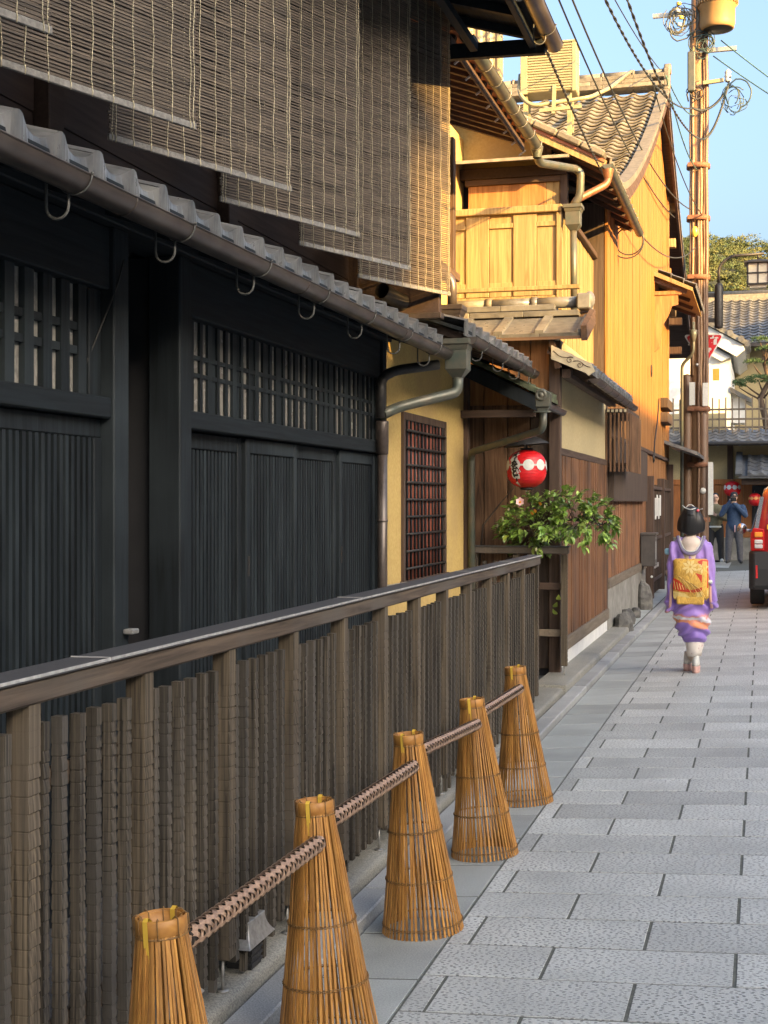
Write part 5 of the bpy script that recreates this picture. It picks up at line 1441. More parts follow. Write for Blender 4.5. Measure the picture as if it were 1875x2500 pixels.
MB().loft([[(lx - q, PY - .04 - q*.95, z), (lx + q, PY - .04 - q*.95, z), (lx + q, PY - .04 + q*.95, z), (lx - q, PY - .04 + q*.95, z)] for q, z in ((.27, 6.29), (.27, 6.315), (.10, 6.37), (.05, 6.38))], smooth=False).tube([(lx, PY - .04, 6.37), (lx, PY - .05, 6.49)], .02, 8).build('lamp_cap', m_iron, sl)
MB().box((lx - .16, PY - .18, 5.80), (lx + .16, PY + .10, 5.858)).build('lamp_base', m_lampg, sl)

# stop sign behind the pole
ss = thing('stop_sign', (PX + .03, PY + .42, 4.2), 'red inverted triangle stop sign half hidden behind the utility pole', 'sign')
m_sred = pm('sign_red', (.60, .015, .018), (.55, .012, .015), (9, 9, 9), rough=.35)
SXc, SYc, SZc = PX + .10, PY + .30, 4.73
def tri(s_, y):
    pts = []
    for a in (90 + 60, 90 - 60, -90):
        c0 = V((SXc + s_*math.cos(R(a)), y, SZc + s_*math.sin(R(a))))
        for da in (28, 0, -28) : pts.append(c0 + V((.035*math.cos(R(a + da*2)), 0, .035*math.sin(R(a + da*2)))))
    return pts
MB().prism(tri(.405, SYc), (0, .012, 0)).build('sign_border', m_paperw, ss)
MB().prism(tri(.355, SYc - .004), (0, .0035, 0)).build('sign_face', m_sred, ss)
for body, size, dz in (('止まれ', .215, .03), ('STOP', .12, -.13)):
    me = text_mesh(body, size, .006)
    for v in me.vertices: v.co = V((SXc + v.co.x*1.0, SYc - .0065, SZc + dz + v.co.y))
    me.materials.append(m_paperw); put('lettering', me, ss)
MB().tube([(SXc, SYc + .05, .0), (SXc, SYc + .05, 5.1)], .035, 10).build('sign_post', m_paperw, ss)
boxpart('yellow_plate', (SXc + .17, SYc - .01, 4.02), (SXc + .30, SYc, 4.26), m_tape, ss, 0)

# roof masts and wires
mt = thing('service_mast', (-1.78, 8.7, 4.75), 'slim iron service mast standing on the roof of the black townhouse', 'mast')
MB().tube([(-1.78, 8.7, 4.75), (-1.78, 8.7, 7.3)], .03, 8).build('pipe', m_iron, mt); MB().bar((-2.0, 8.7, 6.7), (-1.5, 8.7, 6.7), .04, .04).bar((-2.0, 8.7, 7.2), (-1.5, 8.7, 7.2), .04, .04).build('arm', m_iron, mt)
m_wire = pm('dark_wire', (.025, .03, .028), (.045, .05, .046), (6, 6, 6), rough=.5)
m_wireg = pm('green_wire', (.08, .16, .13), (.06, .12, .10), (6, 6, 6), rough=.5)
def wire(p, q, sag, r, label, m=None, twist=0, n=28):
    p, q = V(p), V(q); b = MB()
    base = [p.lerp(q, i/n) - V((0, 0, sag*4*(i/n)*(1 - i/n))) for i in range(n + 1)]
    if twist:
        N2 = n*6
        for ph in (0, PI):
            pts = []
            for i in range(N2 + 1):
                t = i/N2*n; k = min(int(t), n - 1); c0 = base[k].lerp(base[k+1], t - k); a = i*1.05 + ph
                pts.append(c0 + V((math.cos(a), 0, math.sin(a)))*r*.8)
            b.tube(pts, r*.8, 5)
    else: b.tube(base, r, 6)
    o = b.build('overhead_wire', m or m_wire); tag(o, label, 'wire', 'overhead wires'); return o
wire((-1.75, 8.7, 6.7), (PX - .1, PY - .3, 9.42), .75, .012, 'thick twisted cable sagging from the townhouse mast to the utility pole, upper one', twist=1)
wire((-1.55, 8.7, 7.2), (PX + .12, PY - .3, 8.78), .85, .012, 'thick twisted cable sagging from the townhouse mast to the utility pole, lower one', twist=1)
wire((PX + .12, PY - .3, 8.78), (PX + .62, PY - .25, 10.0), .25, .018, 'short twisted jumper from the pole band up to the arm insulator', twist=1)
wire((PX - .1, PY - .3, 9.42), (PX + .62, PY - .25, 9.85), .22, .018, 'short slack jumper below the arm insulator', twist=1)
wire((-2.0, 8.7, 6.72), (-1.62, 26.6, 6.9), .50, .010, 'thin wire from the townhouse mast to the gable brackets')
wire((-1.9, 8.7, 6.72), (PX - .15, PY - .3, 7.4), .65, .011, 'thin wire from the townhouse mast to the lower pole band')
wire((-2.0, 8.7, 7.22), (-1.7, 24.0, 8.9), .3, .009, 'thin wire from the townhouse mast to the gabled ridge')
wire((-1.40, 9.18, 4.57), (-1.66, 17.2, 5.12), .06, .0075, 'crinkled thin wire from the black townhouse eave corner to the gabled house', twist=1)
wire((-1.64, 17.3, 5.1), (-1.30, 27.9, 6.55), .35, .0075, 'thin wire along the sunlit cedar wall to the pole band', twist=1)
wire((PX + .1, PY, 7.3), (-1.65, 21.2, 8.0), .3, .010, 'thin wire from the lower pole band to the gable verge')
wire((PX - .05, PY - .2, 9.3), (-1.58, 23.9, 8.75), .18, .012, 'green service drop from the pole to the gable peak', m_wireg)
wire((PX - .02, PY - .2, 8.2), (-1.58, 23.7, 8.7), .25, .012, 'green service drop from the mid pole to the gable peak', m_wireg)
lp = thing('timber_pole', (4.6, 25.4, .06), 'short timber pole beside the open lot carrying two wires', 'utility pole')
MB().tube([(4.6, 25.4, .06), (4.6, 25.4, 6.2)], [.12, .10], 10).build('shaft', m_pole, lp); MB().bar((4.3, 25.4, 5.9), (4.9, 25.4, 5.9), .07, .07).build('crossarm', m_steel, lp)
wire((PX + .45, PY - .2, 10.75), (4.5, 25.4, 5.95), .25, .014, 'green wire running down from the transformer to the open lot, upper one', m_wireg)
wire((PX + .30, PY - .2, 10.45), (4.7, 25.4, 5.93), .25, .014, 'green wire running down from the transformer to the open lot, lower one', m_wireg)
iw = thing('wall_insulator', (-1.7, 17.3, 4.7), 'stacked yellowish insulator with a loop of cable on the gabled house corner', 'insulator')
for i in range(4): MB().lathe([(.015, -.02), (.05, -.012), (.03, .0), (.05, .012), (.015, .025)], (-1.66, 17.3, 4.92 + i*.055), 10).build('porcelain_ring', m_tape, iw)
MB().tube(arc((-1.62, 17.25, 4.75), .20, R(110), R(430), 24, 'xz'), .009, 5).tube(arc((-1.60, 17.3, 4.77), .17, R(110), R(430), 24, 'xz'), .009, 5).build('cable_loop', m_wire, iw)
MB().bar((-1.80, 17.3, 5.12), (-1.58, 17.3, 5.14), .04, .05).build('arm', m_ac, iw)
# ---------------------------------------------------------------- people: capsule skeletons fused into one continuous surface
def fuse(name, caps, ells, mats, parent, voxel=.012, smooth=3, fold=None):
    """caps: (p0, r0, p1, r1, mat); ells: (c, rx, ry, rz, mat). Returns one closed mesh object, materials by nearest limb"""
    b = MB()
    for p, r0, q, r1, m in caps:
        p, q = V(p), V(q); d = q - p; L_ = d.length; ax_ = d.normalized() if L_ > 1e-6 else V((0, 0, 1))
        prof = [(r0*math.sin(PI/2*i/4), -r0*math.cos(PI/2*i/4)) for i in range(5)] + [(r1*math.cos(PI/2*i/4), L_ + r1*math.sin(PI/2*i/4)) for i in range(5)]
        prof[0] = (1e-4, prof[0][1]); prof[-1] = (1e-4, prof[-1][1])
        b.lathe(prof, p, 14, ax=ax_)
        k = len(b.v); n = 14
        b.f.append(list(range(k - n, k))); b.m.append(0); b.s.append(True)
        b.f.append(list(range(k - n*len(prof), k - n*len(prof) + n))[::-1]); b.m.append(0); b.s.append(True)
    for c, rx, ry, rz, m in ells: b.ell(c, rx, ry, rz, 18, 12)
    me = b.mesh(name, mats)
    bm = bmesh.new(); bm.from_mesh(me); bmesh.ops.remove_doubles(bm, verts=bm.verts, dist=1e-5); bm.to_mesh(me); bm.free()
    o = bpy.data.objects.new(name, me)
    md = o.modifiers.new('fuse', 'REMESH'); md.mode = 'VOXEL'; md.voxel_size = voxel; md.use_smooth_shade = True
    if smooth:
        sm = o.modifiers.new('smooth', 'SMOOTH'); sm.factor = .5; sm.iterations = smooth
    me2 = baked(o)
    if len(mats) > 1:
        if len(me2.materials) < len(mats):
            me2.materials.clear()
            for m in mats: me2.materials.append(m)
        pre = [(V(p), V(q) - V(p), max((V(q) - V(p)).length_squared, 1e-9), r0, r1 - r0, m) for p, r0, q, r1, m in caps]
        for pl in me2.polygons:
            c = pl.center; best = (1e9, 0)
            for p, d, dd_, r0, dr, m in pre:
                cpv = c - p; t = max(0, min(1, cpv.dot(d)/dd_))
                s_ = (cpv - d*t).length - r0 - dr*t
                if s_ < best[0]: best = (s_, m)
            for e, rx, ry, rz, m in ells:
                dd = c - V(e); s_ = (V((dd.x/rx, dd.y/ry, dd.z/rz)).length - 1)*min(rx, ry, rz)
                if s_ < best[0]: best = (s_, m)
            pl.material_index = best[1]
    if fold:
        nrm = [v.normal.copy() for v in me2.vertices]
        for v, n_ in zip(me2.vertices, nrm): v.co += n_ * fold(v.co)
    for pl in me2.polygons: pl.use_smooth = True
    me2.name = name
    return put(name, me2, parent)

def hand(wrist, dirv, side, s=1.0, curl=.35, m=0):
    """palm and five fingers as capsules; side = direction of the thumb"""
    w_ = V(wrist); d = V(dirv).normalized(); sd = V(side); sd = (sd - d*sd.dot(d)).normalized(); nn = d.cross(sd)
    out = []
    out.append((w_, .019*s, w_ + d*.055*s, .022*s, m)); out.append((w_ + sd*.014*s, .016*s, w_ + d*.07*s + sd*.018*s, .013*s, m)); out.append((w_ - sd*.014*s, .016*s, w_ + d*.065*s - sd*.02*s, .012*s, m))
    for k, (o, ln_) in enumerate(((.026, .062), (.009, .072), (-.009, .066), (-.026, .052))):
        a = w_ + d*.078*s + sd*o*s; bnd = a + (d*math.cos(curl) + nn*math.sin(curl))*ln_*.5*s; tip = bnd + (d*math.cos(curl*2.2) + nn*math.sin(curl*2.2))*ln_*.5*s
        out.append((a, .0085*s, bnd, .008*s, m)); out.append((bnd, .008*s, tip, .0065*s, m))
    a = w_ + d*.02*s + sd*.024*s; bnd = a + (d*.6 + sd*.75).normalized()*.035*s; tip = bnd + (d*.9 + sd*.2 + nn*.3).normalized()*.03*s
    out.append((a, .0105*s, bnd, .009*s, m)); out.append((bnd, .009*s, tip, .0075*s, m))
    return out

m_skin = pm('skin', (.52, .33, .24), (.46, .28, .20), (20, 20, 20), rough=.5, vary=0)
m_skinw = pm('powdered_skin', (.66, .54, .44), (.62, .50, .41), (20, 20, 20), rough=.6, vary=0)
m_hair = pm('black_lacquered_hair', (.007, .007, .008), (.014, .013, .013), (60, 60, 8), rough=.46, bump=.2, vary=0)

# --- woman in a purple kimono, walking away
GX, GY = -.63, 12.78
GZ = zr(GX)
wk = thing('person', (GX, GY, GZ), 'person in a purple kimono and gold obi walking away along the paving', 'person')
def g(x, y, z): return V((GX + x, GY + y, GZ + z))
caps = [(g(0, .0, 1.20), .042, g(0, .015, 1.33), .045, 0), (g(0, -.03, 1.05), .10, g(0, -.02, 1.14), .095, 0), (g(0, 0, .7), .10, g(0, 0, 1.05), .10, 0),
        (g(-.05, 0, 1.12), .05, g(-.15, 0, 1.10), .045, 0), (g(.05, 0, 1.12), .05, g(.15, 0, 1.10), .045, 0),
        (g(-.15, 0, 1.10), .04, g(-.19, .04, .88), .033, 0), (g(-.19, .04, .88), .032, g(-.19, .12, .95), .024, 0),
        (g(.15, 0, 1.10), .04, g(.185, .02, .92), .033, 0), (g(.185, .02, .92), .032, g(.150, -.03, .80), .022, 0),
        (g(-.03, 0, .7), .08, g(-.02, .04, .40), .06, 0), (g(.03, 0, .7), .08, g(.04, -.02, .40), .06, 0),
        (g(-.02, .04, .40), .055, g(.0, .10, .11), .032, 0), (g(.04, -.02, .40), .055, g(.035, -.02, .11), .032, 0)]
caps += hand(g(-.19, .12, .95), (-.1, .7, .6), (1, 0, 0), .82) + hand(g(.150, -.03, .80), (-.15, -.25, -.9), (-1, .3, 0), .82)
ells = [(g(0, .03, 1.375), .072, .088, .105, 0), (g(0, -.040, 1.150), .098, .080, .076, 0), (g(0, .118, 1.36), .012, .016, .018, 0)]
fuse('body', caps, ells, [m_skinw], wk, .011, 2)
for sx in (-1, 1):
    MB().ell(g(sx*.028, .108, 1.385), .012, .006, .006, 8, 6).build('eye', m_ink, wk); MB().ell(g(sx*.073, .02, 1.365), .01, .02, .03, 8, 6).build('ear', m_skinw, wk)
MB().ell(g(0, .112, 1.315), .016, .006, .006, 8, 6).build('lips', m_red, wk)
# kimono: robe and hanging sleeves as one fused surface with folds
m_kim = bpy.data.materials.new('purple_figured_silk'); m_kim.use_nodes = True
nt_ = m_kim.node_tree; Lk = nt_.links.new; bs = nt_.nodes['Principled BSDF']; bs.inputs['Roughness'].default_value = .55
bs.inputs['Sheen Weight'].default_value = .25
tc = N(nt_, 'ShaderNodeTexCoord'); sp = N(nt_, 'ShaderNodeSeparateXYZ'); Lk(tc.outputs['Object'], sp.inputs[0])
nz = N(nt_, 'ShaderNodeTexNoise'); nz.inputs['Scale'].default_value = 7; nz.inputs['Detail'].default_value = 3; Lk(tc.outputs['Object'], nz.inputs['Vector'])
wob = N(nt_, 'ShaderNodeMath', operation='MULTIPLY_ADD'); wob.inputs[1].default_value = .16; Lk(nz.outputs['Fac'], wob.inputs[0]); Lk(sp.outputs['Z'], wob.inputs[2])
slp = N(nt_, 'ShaderNodeMath', operation='MULTIPLY_ADD'); slp.inputs[1].default_value = .12; Lk(sp.outputs['X'], slp.inputs[0]); Lk(wob.outputs[0], slp.inputs[2])
PUR, PUR2, ORG, WHT, GRY = (.255, .155, .50), (.33, .20, .55), (.70, .26, .10), (.72, .70, .72), (.28, .27, .30)
zb = GZ + .08 - .0756
rk = ramp(nt_, [(0, PUR)] * 10)
els = rk.color_ramp.elements
stops = [(.0, PUR), (.440, PUR), (.446, ORG), (.485, ORG), (.492, WHT), (.525, WHT), (.532, ORG), (.556, PUR2), (.70, PUR), (1.0, PUR2)]
for e, (p_, c_) in zip(els, stops): e.position = p_; e.color = (*c_, 1)
Lk(slp.outputs[0], rk.inputs[0])
hs = N(nt_, 'ShaderNodeMix', data_type='RGBA'); Lk(rk.outputs[0], hs.inputs[6]); hs.inputs[7].default_value = (.30, .17, .47, 1)
n3 = N(nt_, 'ShaderNodeTexNoise'); n3.inputs['Scale'].default_value = 16; Lk(tc.outputs['Object'], n3.inputs['Vector'])
r3 = ramp(nt_, [(.5, (0, 0, 0)), (.75, (.5, .5, .5))]); Lk(n3.outputs['Fac'], r3.inputs[0]); Lk(r3.outputs[0], hs.inputs[0]); Lk(hs.outputs[2], bs.inputs['Base Color'])
kb = MB()
def ering(z, cx_, cy_, rx, ry, n=28): return [g(cx_ + rx*math.cos(2*PI*j/n), cy_ + ry*math.sin(2*PI*j/n), z) for j in range(n)]
kb.loft([ering(*q) for q in ((.275, .03, .0, .095, .085), (.30, .03, 0, .112, .10), (.36, .018, 0, .142, .128), (.46, .008, 0, .158, .142), (.58, 0, 0, .166, .152), (.70, 0, 0, .160, .148), (.85, 0, 0, .148, .128), (1.0, 0, 0, .155, .122), (1.09, 0, 0, .168, .112), (1.15, 0, 0, .168, .095), (1.19, 0, .005, .145, .08), (1.215, 0, .016, .105, .055))])
def sleeve(sx, lo):
    rings = []
    for z, cx_, rx, ry, cy_ in ((1.175, .125, .045, .06, 0), (1.13, .143, .048, .08, 0), (1.02, .158, .048, .095, .0), (.90, .168, .045, .105, .0), (.76, .174, .041, .11, .0), (.64, .184, .042, .108, .0), (lo + .02, .190, .040, .10, 0), (lo, .190, .026, .08, 0)):
        n = 20; rg = []
        for j in range(n):
            t = 2*PI*j/n; c_, s_ = math.cos(t), math.sin(t)
            rg.append(g(sx*cx_ + rx*math.copysign(abs(c_)**.7, c_), cy_ + ry*math.copysign(abs(s_)**.7, s_), z))
        rings.append(rg)
    kb.loft(rings)
sleeve(-1, .535); sleeve(1, .565)
km = kb.mesh('kimono', [m_kim]); ko = bpy.data.objects.new('tmp', km)
md = ko.modifiers.new('r', 'REMESH'); md.mode = 'VOXEL'; md.voxel_size = .0085
sm_ = ko.modifiers.new('s', 'SMOOTH'); sm_.iterations = 3
me2 = baked(ko)
nrm = [v.normal.copy() for v in me2.vertices]
for v, n_ in zip(me2.vertices, nrm):
    c = v.co - V((GX, GY, GZ))
    if c.z < .64:   # swags across the skirt
        f = .013*math.sin(c.z*62 + 5.5*abs(c.x*7 - .25)**1.4 + 2*noise.noise(c*6)) * (1 if c.z > .31 else .3)
    else:           # long folds down shoulders and sleeves
        f = .007*math.sin(c.x*85 + c.z*14 + 3*noise.noise(c*5)) + .006*noise.noise(c*14)
    v.co += n_ * f
for pl in me2.polygons: pl.use_smooth = True
put('kimono', me2, wk)
# collar rings
def ucurve(e, w_=.108, lo=1.085, top=1.222, y0=-.035, yb=-.128, n=20):
    pts = []
    for i in range(n + 1):
        t = -1 + 2*i/n
        z = lo + (top - lo)*abs(t)**2.1
        pts.append(g(w_*math.copysign(abs(t)**.72, t) if t else 0, y0 + (yb - y0)*(1 - abs(t)**1.9) - e, z))
    return pts
m_collar = pm('grey_violet_collar', (.20, .165, .27), (.16, .13, .22), (30, 30, 30), rough=.6)
MB().tube(ucurve(.0, .118, 1.066, 1.222), .0155, 8).build('collar', m_collar, wk)
MB().tube(ucurve(.004, .103, 1.088, 1.224), .006, 6).build('inner_collar', m_paperw, wk)
m_pinkl = pm('pink_lining', (.72, .44, .36), (.66, .38, .31), (20, 20, 20), rough=.6)
for sx, lo in ((-1, .55), (1, .575)):
    MB().loft([[g(sx*(x0 - .012), y0 - .006, z), g(sx*(x0 + .012), y0 - .012, z), g(sx*(x0 + .010), y0 + .02, z), g(sx*(x0 - .012), y0 + .02, z)] for z, x0, y0 in ((.86, .172, -.088), (.76, .170, -.104), (.66, .174, -.108), (lo + .01, .184, -.098))], smooth=True).build('sleeve_lining', m_pinkl, wk)
# obi: band and square drum knot, with its figured panels
m_gold = pm('gold_brocade', (.80, .50, .10), (.50, .26, .04), (38, 38, 16), rough=.45, bump=.5, vary=0, distort=2.0)
m_goldl = pm('pale_gold_thread', (.82, .62, .24), (.74, .52, .16), (60, 60, 60), rough=.45, vary=0)
m_ored = pm('vermilion_brocade', (.62, .05, .015), (.52, .035, .012), (60, 60, 60), rough=.5, bump=.3, vary=0)
ob = MB().loft([ering(z, 0, 0, rx, ry) for z, rx, ry in ((.655, .166, .154), (.66, .170, .158), (.80, .164, .148), (.99, .166, .136), (1.0, .163, .133))]).build('obi_band', m_gold, wk)
YB_ = -.215
kn = MB(); rings = []
for i in range(13):
    t = i/12; z = .66 + .365*t; bul = .035*math.sin(PI*t)**.6
    rings.append([g(x, y, z) for x, y in ((-.148 - .006*math.sin(t*7), -.10), (-.152, -.135 - bul*.7), (-.10, -.150 - bul), (.0, -.155 - bul), (.11, -.150 - bul), (.160, -.135 - bul*.7), (.156 + .006*math.sin(t*5), -.10))])
kn.loft(rings, smooth=True)
knot = kn.build('obi_knot', m_gold, wk, .018)
MB().loft([[g(x, y, z) for x, y in ((-.12, -.12), (-.12, -.168), (.12, -.168), (.12, -.12))] for z in (.618, .63, .70)], smooth=False).build('obi_tail', m_gold, wk, .01)
def opz(x, z, e=.004):
    t = (z - .66)/.365; bul = .035*max(0.0, math.sin(PI*min(max(t, 0), 1)))**.6
    yy_ = -.155 - bul + (min(abs(x), .10)/.10)*.005 + (max(0, abs(x) - .10)/.055)*(.016 + bul*.3)
    return g(x, yy_ - e, z)
def patch(poly, m, nm, e):
    """polygon on the knot surface, fan of small quads"""
    cx_ = sum(p[0] for p in poly)/len(poly); cz_ = sum(p[1] for p in poly)/len(poly); b = MB(); k = 6; n = len(poly)
    dense = []
    for i in range(n):
        a, c = poly[i], poly[(i+1) % n]
        for q in range(5): dense.append((a[0] + (c[0] - a[0])*q/5, a[1] + (c[1] - a[1])*q/5))
    n = len(dense); vs = [opz(cx_, cz_, e)]; fs = []
    for r_ in range(1, k + 1):
        for p in dense: vs.append(opz(cx_ + (p[0] - cx_)*r_/k, cz_ + (p[1] - cz_)*r_/k, e))
    for j in range(n): fs.append((0, 1 + j, 1 + (j+1) % n))
    for r_ in range(k - 1):
        for j in range(n): fs.append((1 + r_*n + j, 1 + r_*n + (j+1) % n, 1 + (r_+1)*n + (j+1) % n, 1 + (r_+1)*n + j))
    return b.add(vs, fs, 0, True).build(nm, m, knot)
patch([(.06, 1.0), (.09, .965), (.155, .90), (.154, 1.015), (.10, 1.02)], m_ored, 'red_panel', .0015)
patch([(.045, .90), (.10, .885), (.156, .90), (.156, .78), (.14, .765), (.11, .80)], m_ored, 'red_panel', .0015)
patch([(-.150, .855), (-.10, .835), (-.03, .765), (.0, .745), (.0, .728), (-.08, .735), (-.15, .755)], m_ored, 'red_fan', .0016)
patch([(.0, .745), (.07, .765), (.14, .79), (.156, .80), (.156, .77), (.08, .735), (.02, .725)], m_ored, 'red_fan', .0016)
for i in range(5):
    a = -.145 + i*.024
    patch([(a, .83 - i*.012), (a + .006, .83 - i*.012), (a + .020, .752), (a + .013, .752)], m_goldl, 'fan_rib', .003)
for cx_, cz_, n_, r_ in ((.0, .955, 8, .075), (.11, .945, 6, .055)):
    for i in range(n_):
        a = 2*PI*i/n_ + .3; ca, sa = math.cos(a), math.sin(a); w_ = .013
        pt = [(cx_ + ca*.012 - sa*w_*.4, cz_ + sa*.012 + ca*w_*.4), (cx_ + ca*r_*.6 - sa*w_, cz_ + sa*r_*.6 + ca*w_), (cx_ + ca*r_, cz_ + sa*r_), (cx_ + ca*r_*.6 + sa*w_, cz_ + sa*r_*.6 - ca*w_), (cx_ + ca*.012 + sa*w_*.4, cz_ + sa*.012 - ca*w_*.4)]
        pt = [(max(-.15, min(.158, p[0])), max(.665, min(1.018, p[1]))) for p in pt]
        patch(pt, m_goldl, 'petal', .0035)
for k_ in range(6):
    b = MB(); b.tube([opz(-.14 + .035*k_ + .11*t, .89 - .02*k_ - .12*t*t - .02*t, .004) for t in [j/10 for j in range(11)]], .0022, 4); b.build('gold_thread', m_goldl if k_ % 2 else pm('ochre_thread', (.33, .20, .05), (.28, .16, .04), (30, 30, 30), rough=.5), knot)
patch([(-.15, .735), (-.05, .72), (.02, .665), (-.145, .668)], m_goldl, 'gold_fold', .002)
patch([(.06, .725), (.158, .75), (.155, .70), (.10, .667), (.05, .667)], m_goldl, 'gold_fold', .002)
MB().tube([g(.163 + .008, -.14, .83), g(.172, -.13, .81)], .02, 8).build('obi_cord_knob', m_paperw, wk)
# underrobe, sandals
m_under = pm('pink_white_underrobe', (.74, .67, .60), (.42, .18, .18), (46, 46, 46), rough=.7, vary=0, lo=.60, hi=.66)
MB().loft([ering(z, cx_, cy_, rx, ry) for z, cx_, cy_, rx, ry in ((.30, .03, 0, .088, .08), (.24, .032, 0, .078, .078), (.20, .028, .02, .070, .09), (.145, .022, .04, .066, .10))]).build('underrobe', m_under, wk)
for x, y, nm in ((.042, -.03, 0), (-.04, .13, 1)):
    MB().loft([[g(x + rx*math.cos(2*PI*j/16), y + .02 + ry*math.sin(2*PI*j/16), z) for j in range(16)] for z, rx, ry in ((.062, .034, .088), (.09, .037, .086), (.12, .033, .058), (.17, .028, .036))]).build('split_toe_sock', m_paperw, wk)
    MB().loft([[g(x + rx*math.cos(2*PI*j/16), y + .02 + ry*math.sin(2*PI*j/16), z) for j in range(16)] for z, rx, ry in ((.0, .036, .095), (.02, .038, .098), (.054, .040, .102), (.062, .038, .10))]).build('sandal', pm('pale_pink_lacquer', (.66, .40, .34), (.58, .34, .29), (9, 9, 9), rough=.4), wk)
MB().box(g(-.235, .0, 1.055), g(-.17, .10, 1.11)).build('pale_blue_fan', pm('pale_blue_paper', (.35, .62, .72), (.30, .55, .66), (9, 9, 9), rough=.5), wk, .01)
# hair: one lacquered mass with wings, topknot and nape tuft
hb = MB(); hrings = []
hp = [(1.232, .030, .026, -.045), (1.245, .055, .042, -.040), (1.258, .092, .060, -.026), (1.268, .114, .074, -.014), (1.288, .123, .084, -.008), (1.32, .1245, .092, -.006), (1.355, .120, .098, -.005), (1.39, .108, .099, -.004), (1.42, .092, .094, -.004), (1.445, .078, .086, -.006), (1.462, .070, .078, -.008), (1.478, .055, .062, -.008), (1.487, .030, .034, -.008), (1.489, .004, .004, -.008)]
for z, rx, ry, cy_ in hp:
    rg = []
    for j in range(56):
        t = 2*PI*j/56; c_, s_ = math.cos(t), math.sin(t); x, y = rx*c_, ry*s_
        k = 1.0
        if s_ < 0: k -= .10*math.exp(-((abs(x) - .060)/.010)**2) * (1 if 1.25 < z < 1.45 else 0)
        k += .010*math.sin(j*5.5)
        rg.append(g(x*k, y*k + cy_, z))
    hrings.append(rg)
hb.loft(hrings)
hb.ell(g(0, -.065, 1.415), .048, .040, .030, 14, 10); hb.ell(g(0, -.03, 1.462), .060, .055, .030, 14, 10)
hr = hb.build('hair', m_hair, wk)
MB().tube(rounded([g(-.075, -.02, 1.500), g(-.05, -.06, 1.475), g(-.005, -.088, 1.462), g(.02, -.088, 1.466), g(.04, -.06, 1.474)], .02), .0045, 6).tube(arc(g(-.005, -.04, 1.470), .036, R(20), R(160), 10), .004, 6).build('hair_ribbon', m_paperw, hr)
MB().ell(g(.062, -.072, 1.452), .013, .012, .012, 10, 8).build('coral_bead', pm('coral_pink', (.75, .10, .12), (.68, .08, .10), (9, 9, 9), rough=.3), hr)
MB().tube([g(.05, -.06, 1.455), g(.095, -.055, 1.468)], .003, 5).ell(g(.098, -.055, 1.469), .007, .007, .007, 8, 6).build('hairpin', m_steel, hr)

# --- two bystanders facing the camera
def man(X, Y, H, label, top_m, leg_m, shoe_m, pose):
    Z0 = .05
    P_ = thing('person', (X, Y, Z0), label, 'person', 'bystanders at the crossing')
    s = H/1.72
    def q(x, y, z): return V((X + x*s, Y + y*s, Z0 + z*s))     # faces -Y
    SK, TP, LG, SH = 0, 1, 2, 3
    caps = [(q(0, 0, 1.40), .06*s, q(0, -.01, 1.53), .055*s, SK), (q(0, 0, 1.02), .170*s, q(0, 0, 1.30), .180*s, TP), (q(-.13, 0, 1.36), .075*s, q(.13, 0, 1.36), .075*s, TP), (q(0, 0, .93), .165*s, q(0, 0, 1.05), .17*s, TP)]
    for sx in (-1, 1):
        caps += [(q(sx*.09, 0, .90), .112*s, q(sx*.125, -.01, .50), .088*s, LG), (q(sx*.125, -.01, .50), .086*s, q(sx*.145, .0, .10), .070*s, LG), (q(sx*.145, .03, .055), .048*s, q(sx*.17, -.15, .045), .042*s, SH)]
    if pose == 'photo':
        L_ = [((-.20, 0, 1.36), (-.29, -.13, 1.19), (-.09, -.24, 1.50)), ((.20, 0, 1.36), (.27, -.16, 1.17), (.0, -.26, 1.45))]
    else:
        L_ = [((-.19, 0, 1.36), (-.25, -.03, 1.10), (-.07, -.20, 1.22)), ((.19, 0, 1.36), (.26, .0, 1.09), (.05, -.19, 1.17))]
    for a, e, w_ in L_:
        caps += [(q(*a), .080*s, q(*e), .066*s, TP), (q(*e), .066*s, q(*w_), .042*s, TP)]
        d = V(w_) - V(e); caps += hand(q(*w_), d, (0, -.3, 1), .95*s, .5, SK)
    hz = 1.615
    ells = [(q(0, -.01, hz), .074*s, .094*s, .112*s, SK), (q(0, -.105, hz - .015), .013*s, .02*s, .022*s, SK)] + [(q(sx*.076, 0, hz - .005), .012*s, .022*s, .03*s, SK) for sx in (-1, 1)]
    fuse('body', caps, ells, [m_skin, top_m, leg_m, shoe_m], P_, .019*s, 2, fold=lambda c: .006*noise.noise(c*9))
    for sx in (-1, 1):
        MB().ell(q(sx*.028, -.098, hz + .012), .010*s, .005*s, .005*s, 8, 6).build('eye', m_ink, P_)
    MB().ell(q(0, -.092, hz - .062), .022*s, .008*s, .006*s, 8, 6).build('mouth', pm('lips', (.34, .14, .11), (.30, .12, .10), (9, 9, 9)), P_)
    return P_, q, s, hz
m_navy = pm('navy_fleece', (.035, .065, .125), (.025, .048, .095), (30, 30, 30), rough=.9, bump=.3)
m_greyt = pm('grey_trousers', (.085, .085, .095), (.06, .06, .068), (20, 20, 20), rough=.85)
m_olive = pm('olive_jacket', (.17, .15, .085), (.13, .115, .065), (20, 20, 20), rough=.8, bump=.3)
m_blackt = pm('black_trousers', (.018, .018, .02), (.026, .026, .028), (20, 20, 20), rough=.8)
m_shoe = pm('black_shoe', (.018, .018, .018), (.03, .03, .03), (20, 20, 20), rough=.5)
A, q, s, hz = man(-.70, 35.05, 1.74, 'person in a navy pullover and dark cap raising a camera to the face', m_navy, m_greyt, m_shoe, 'photo')
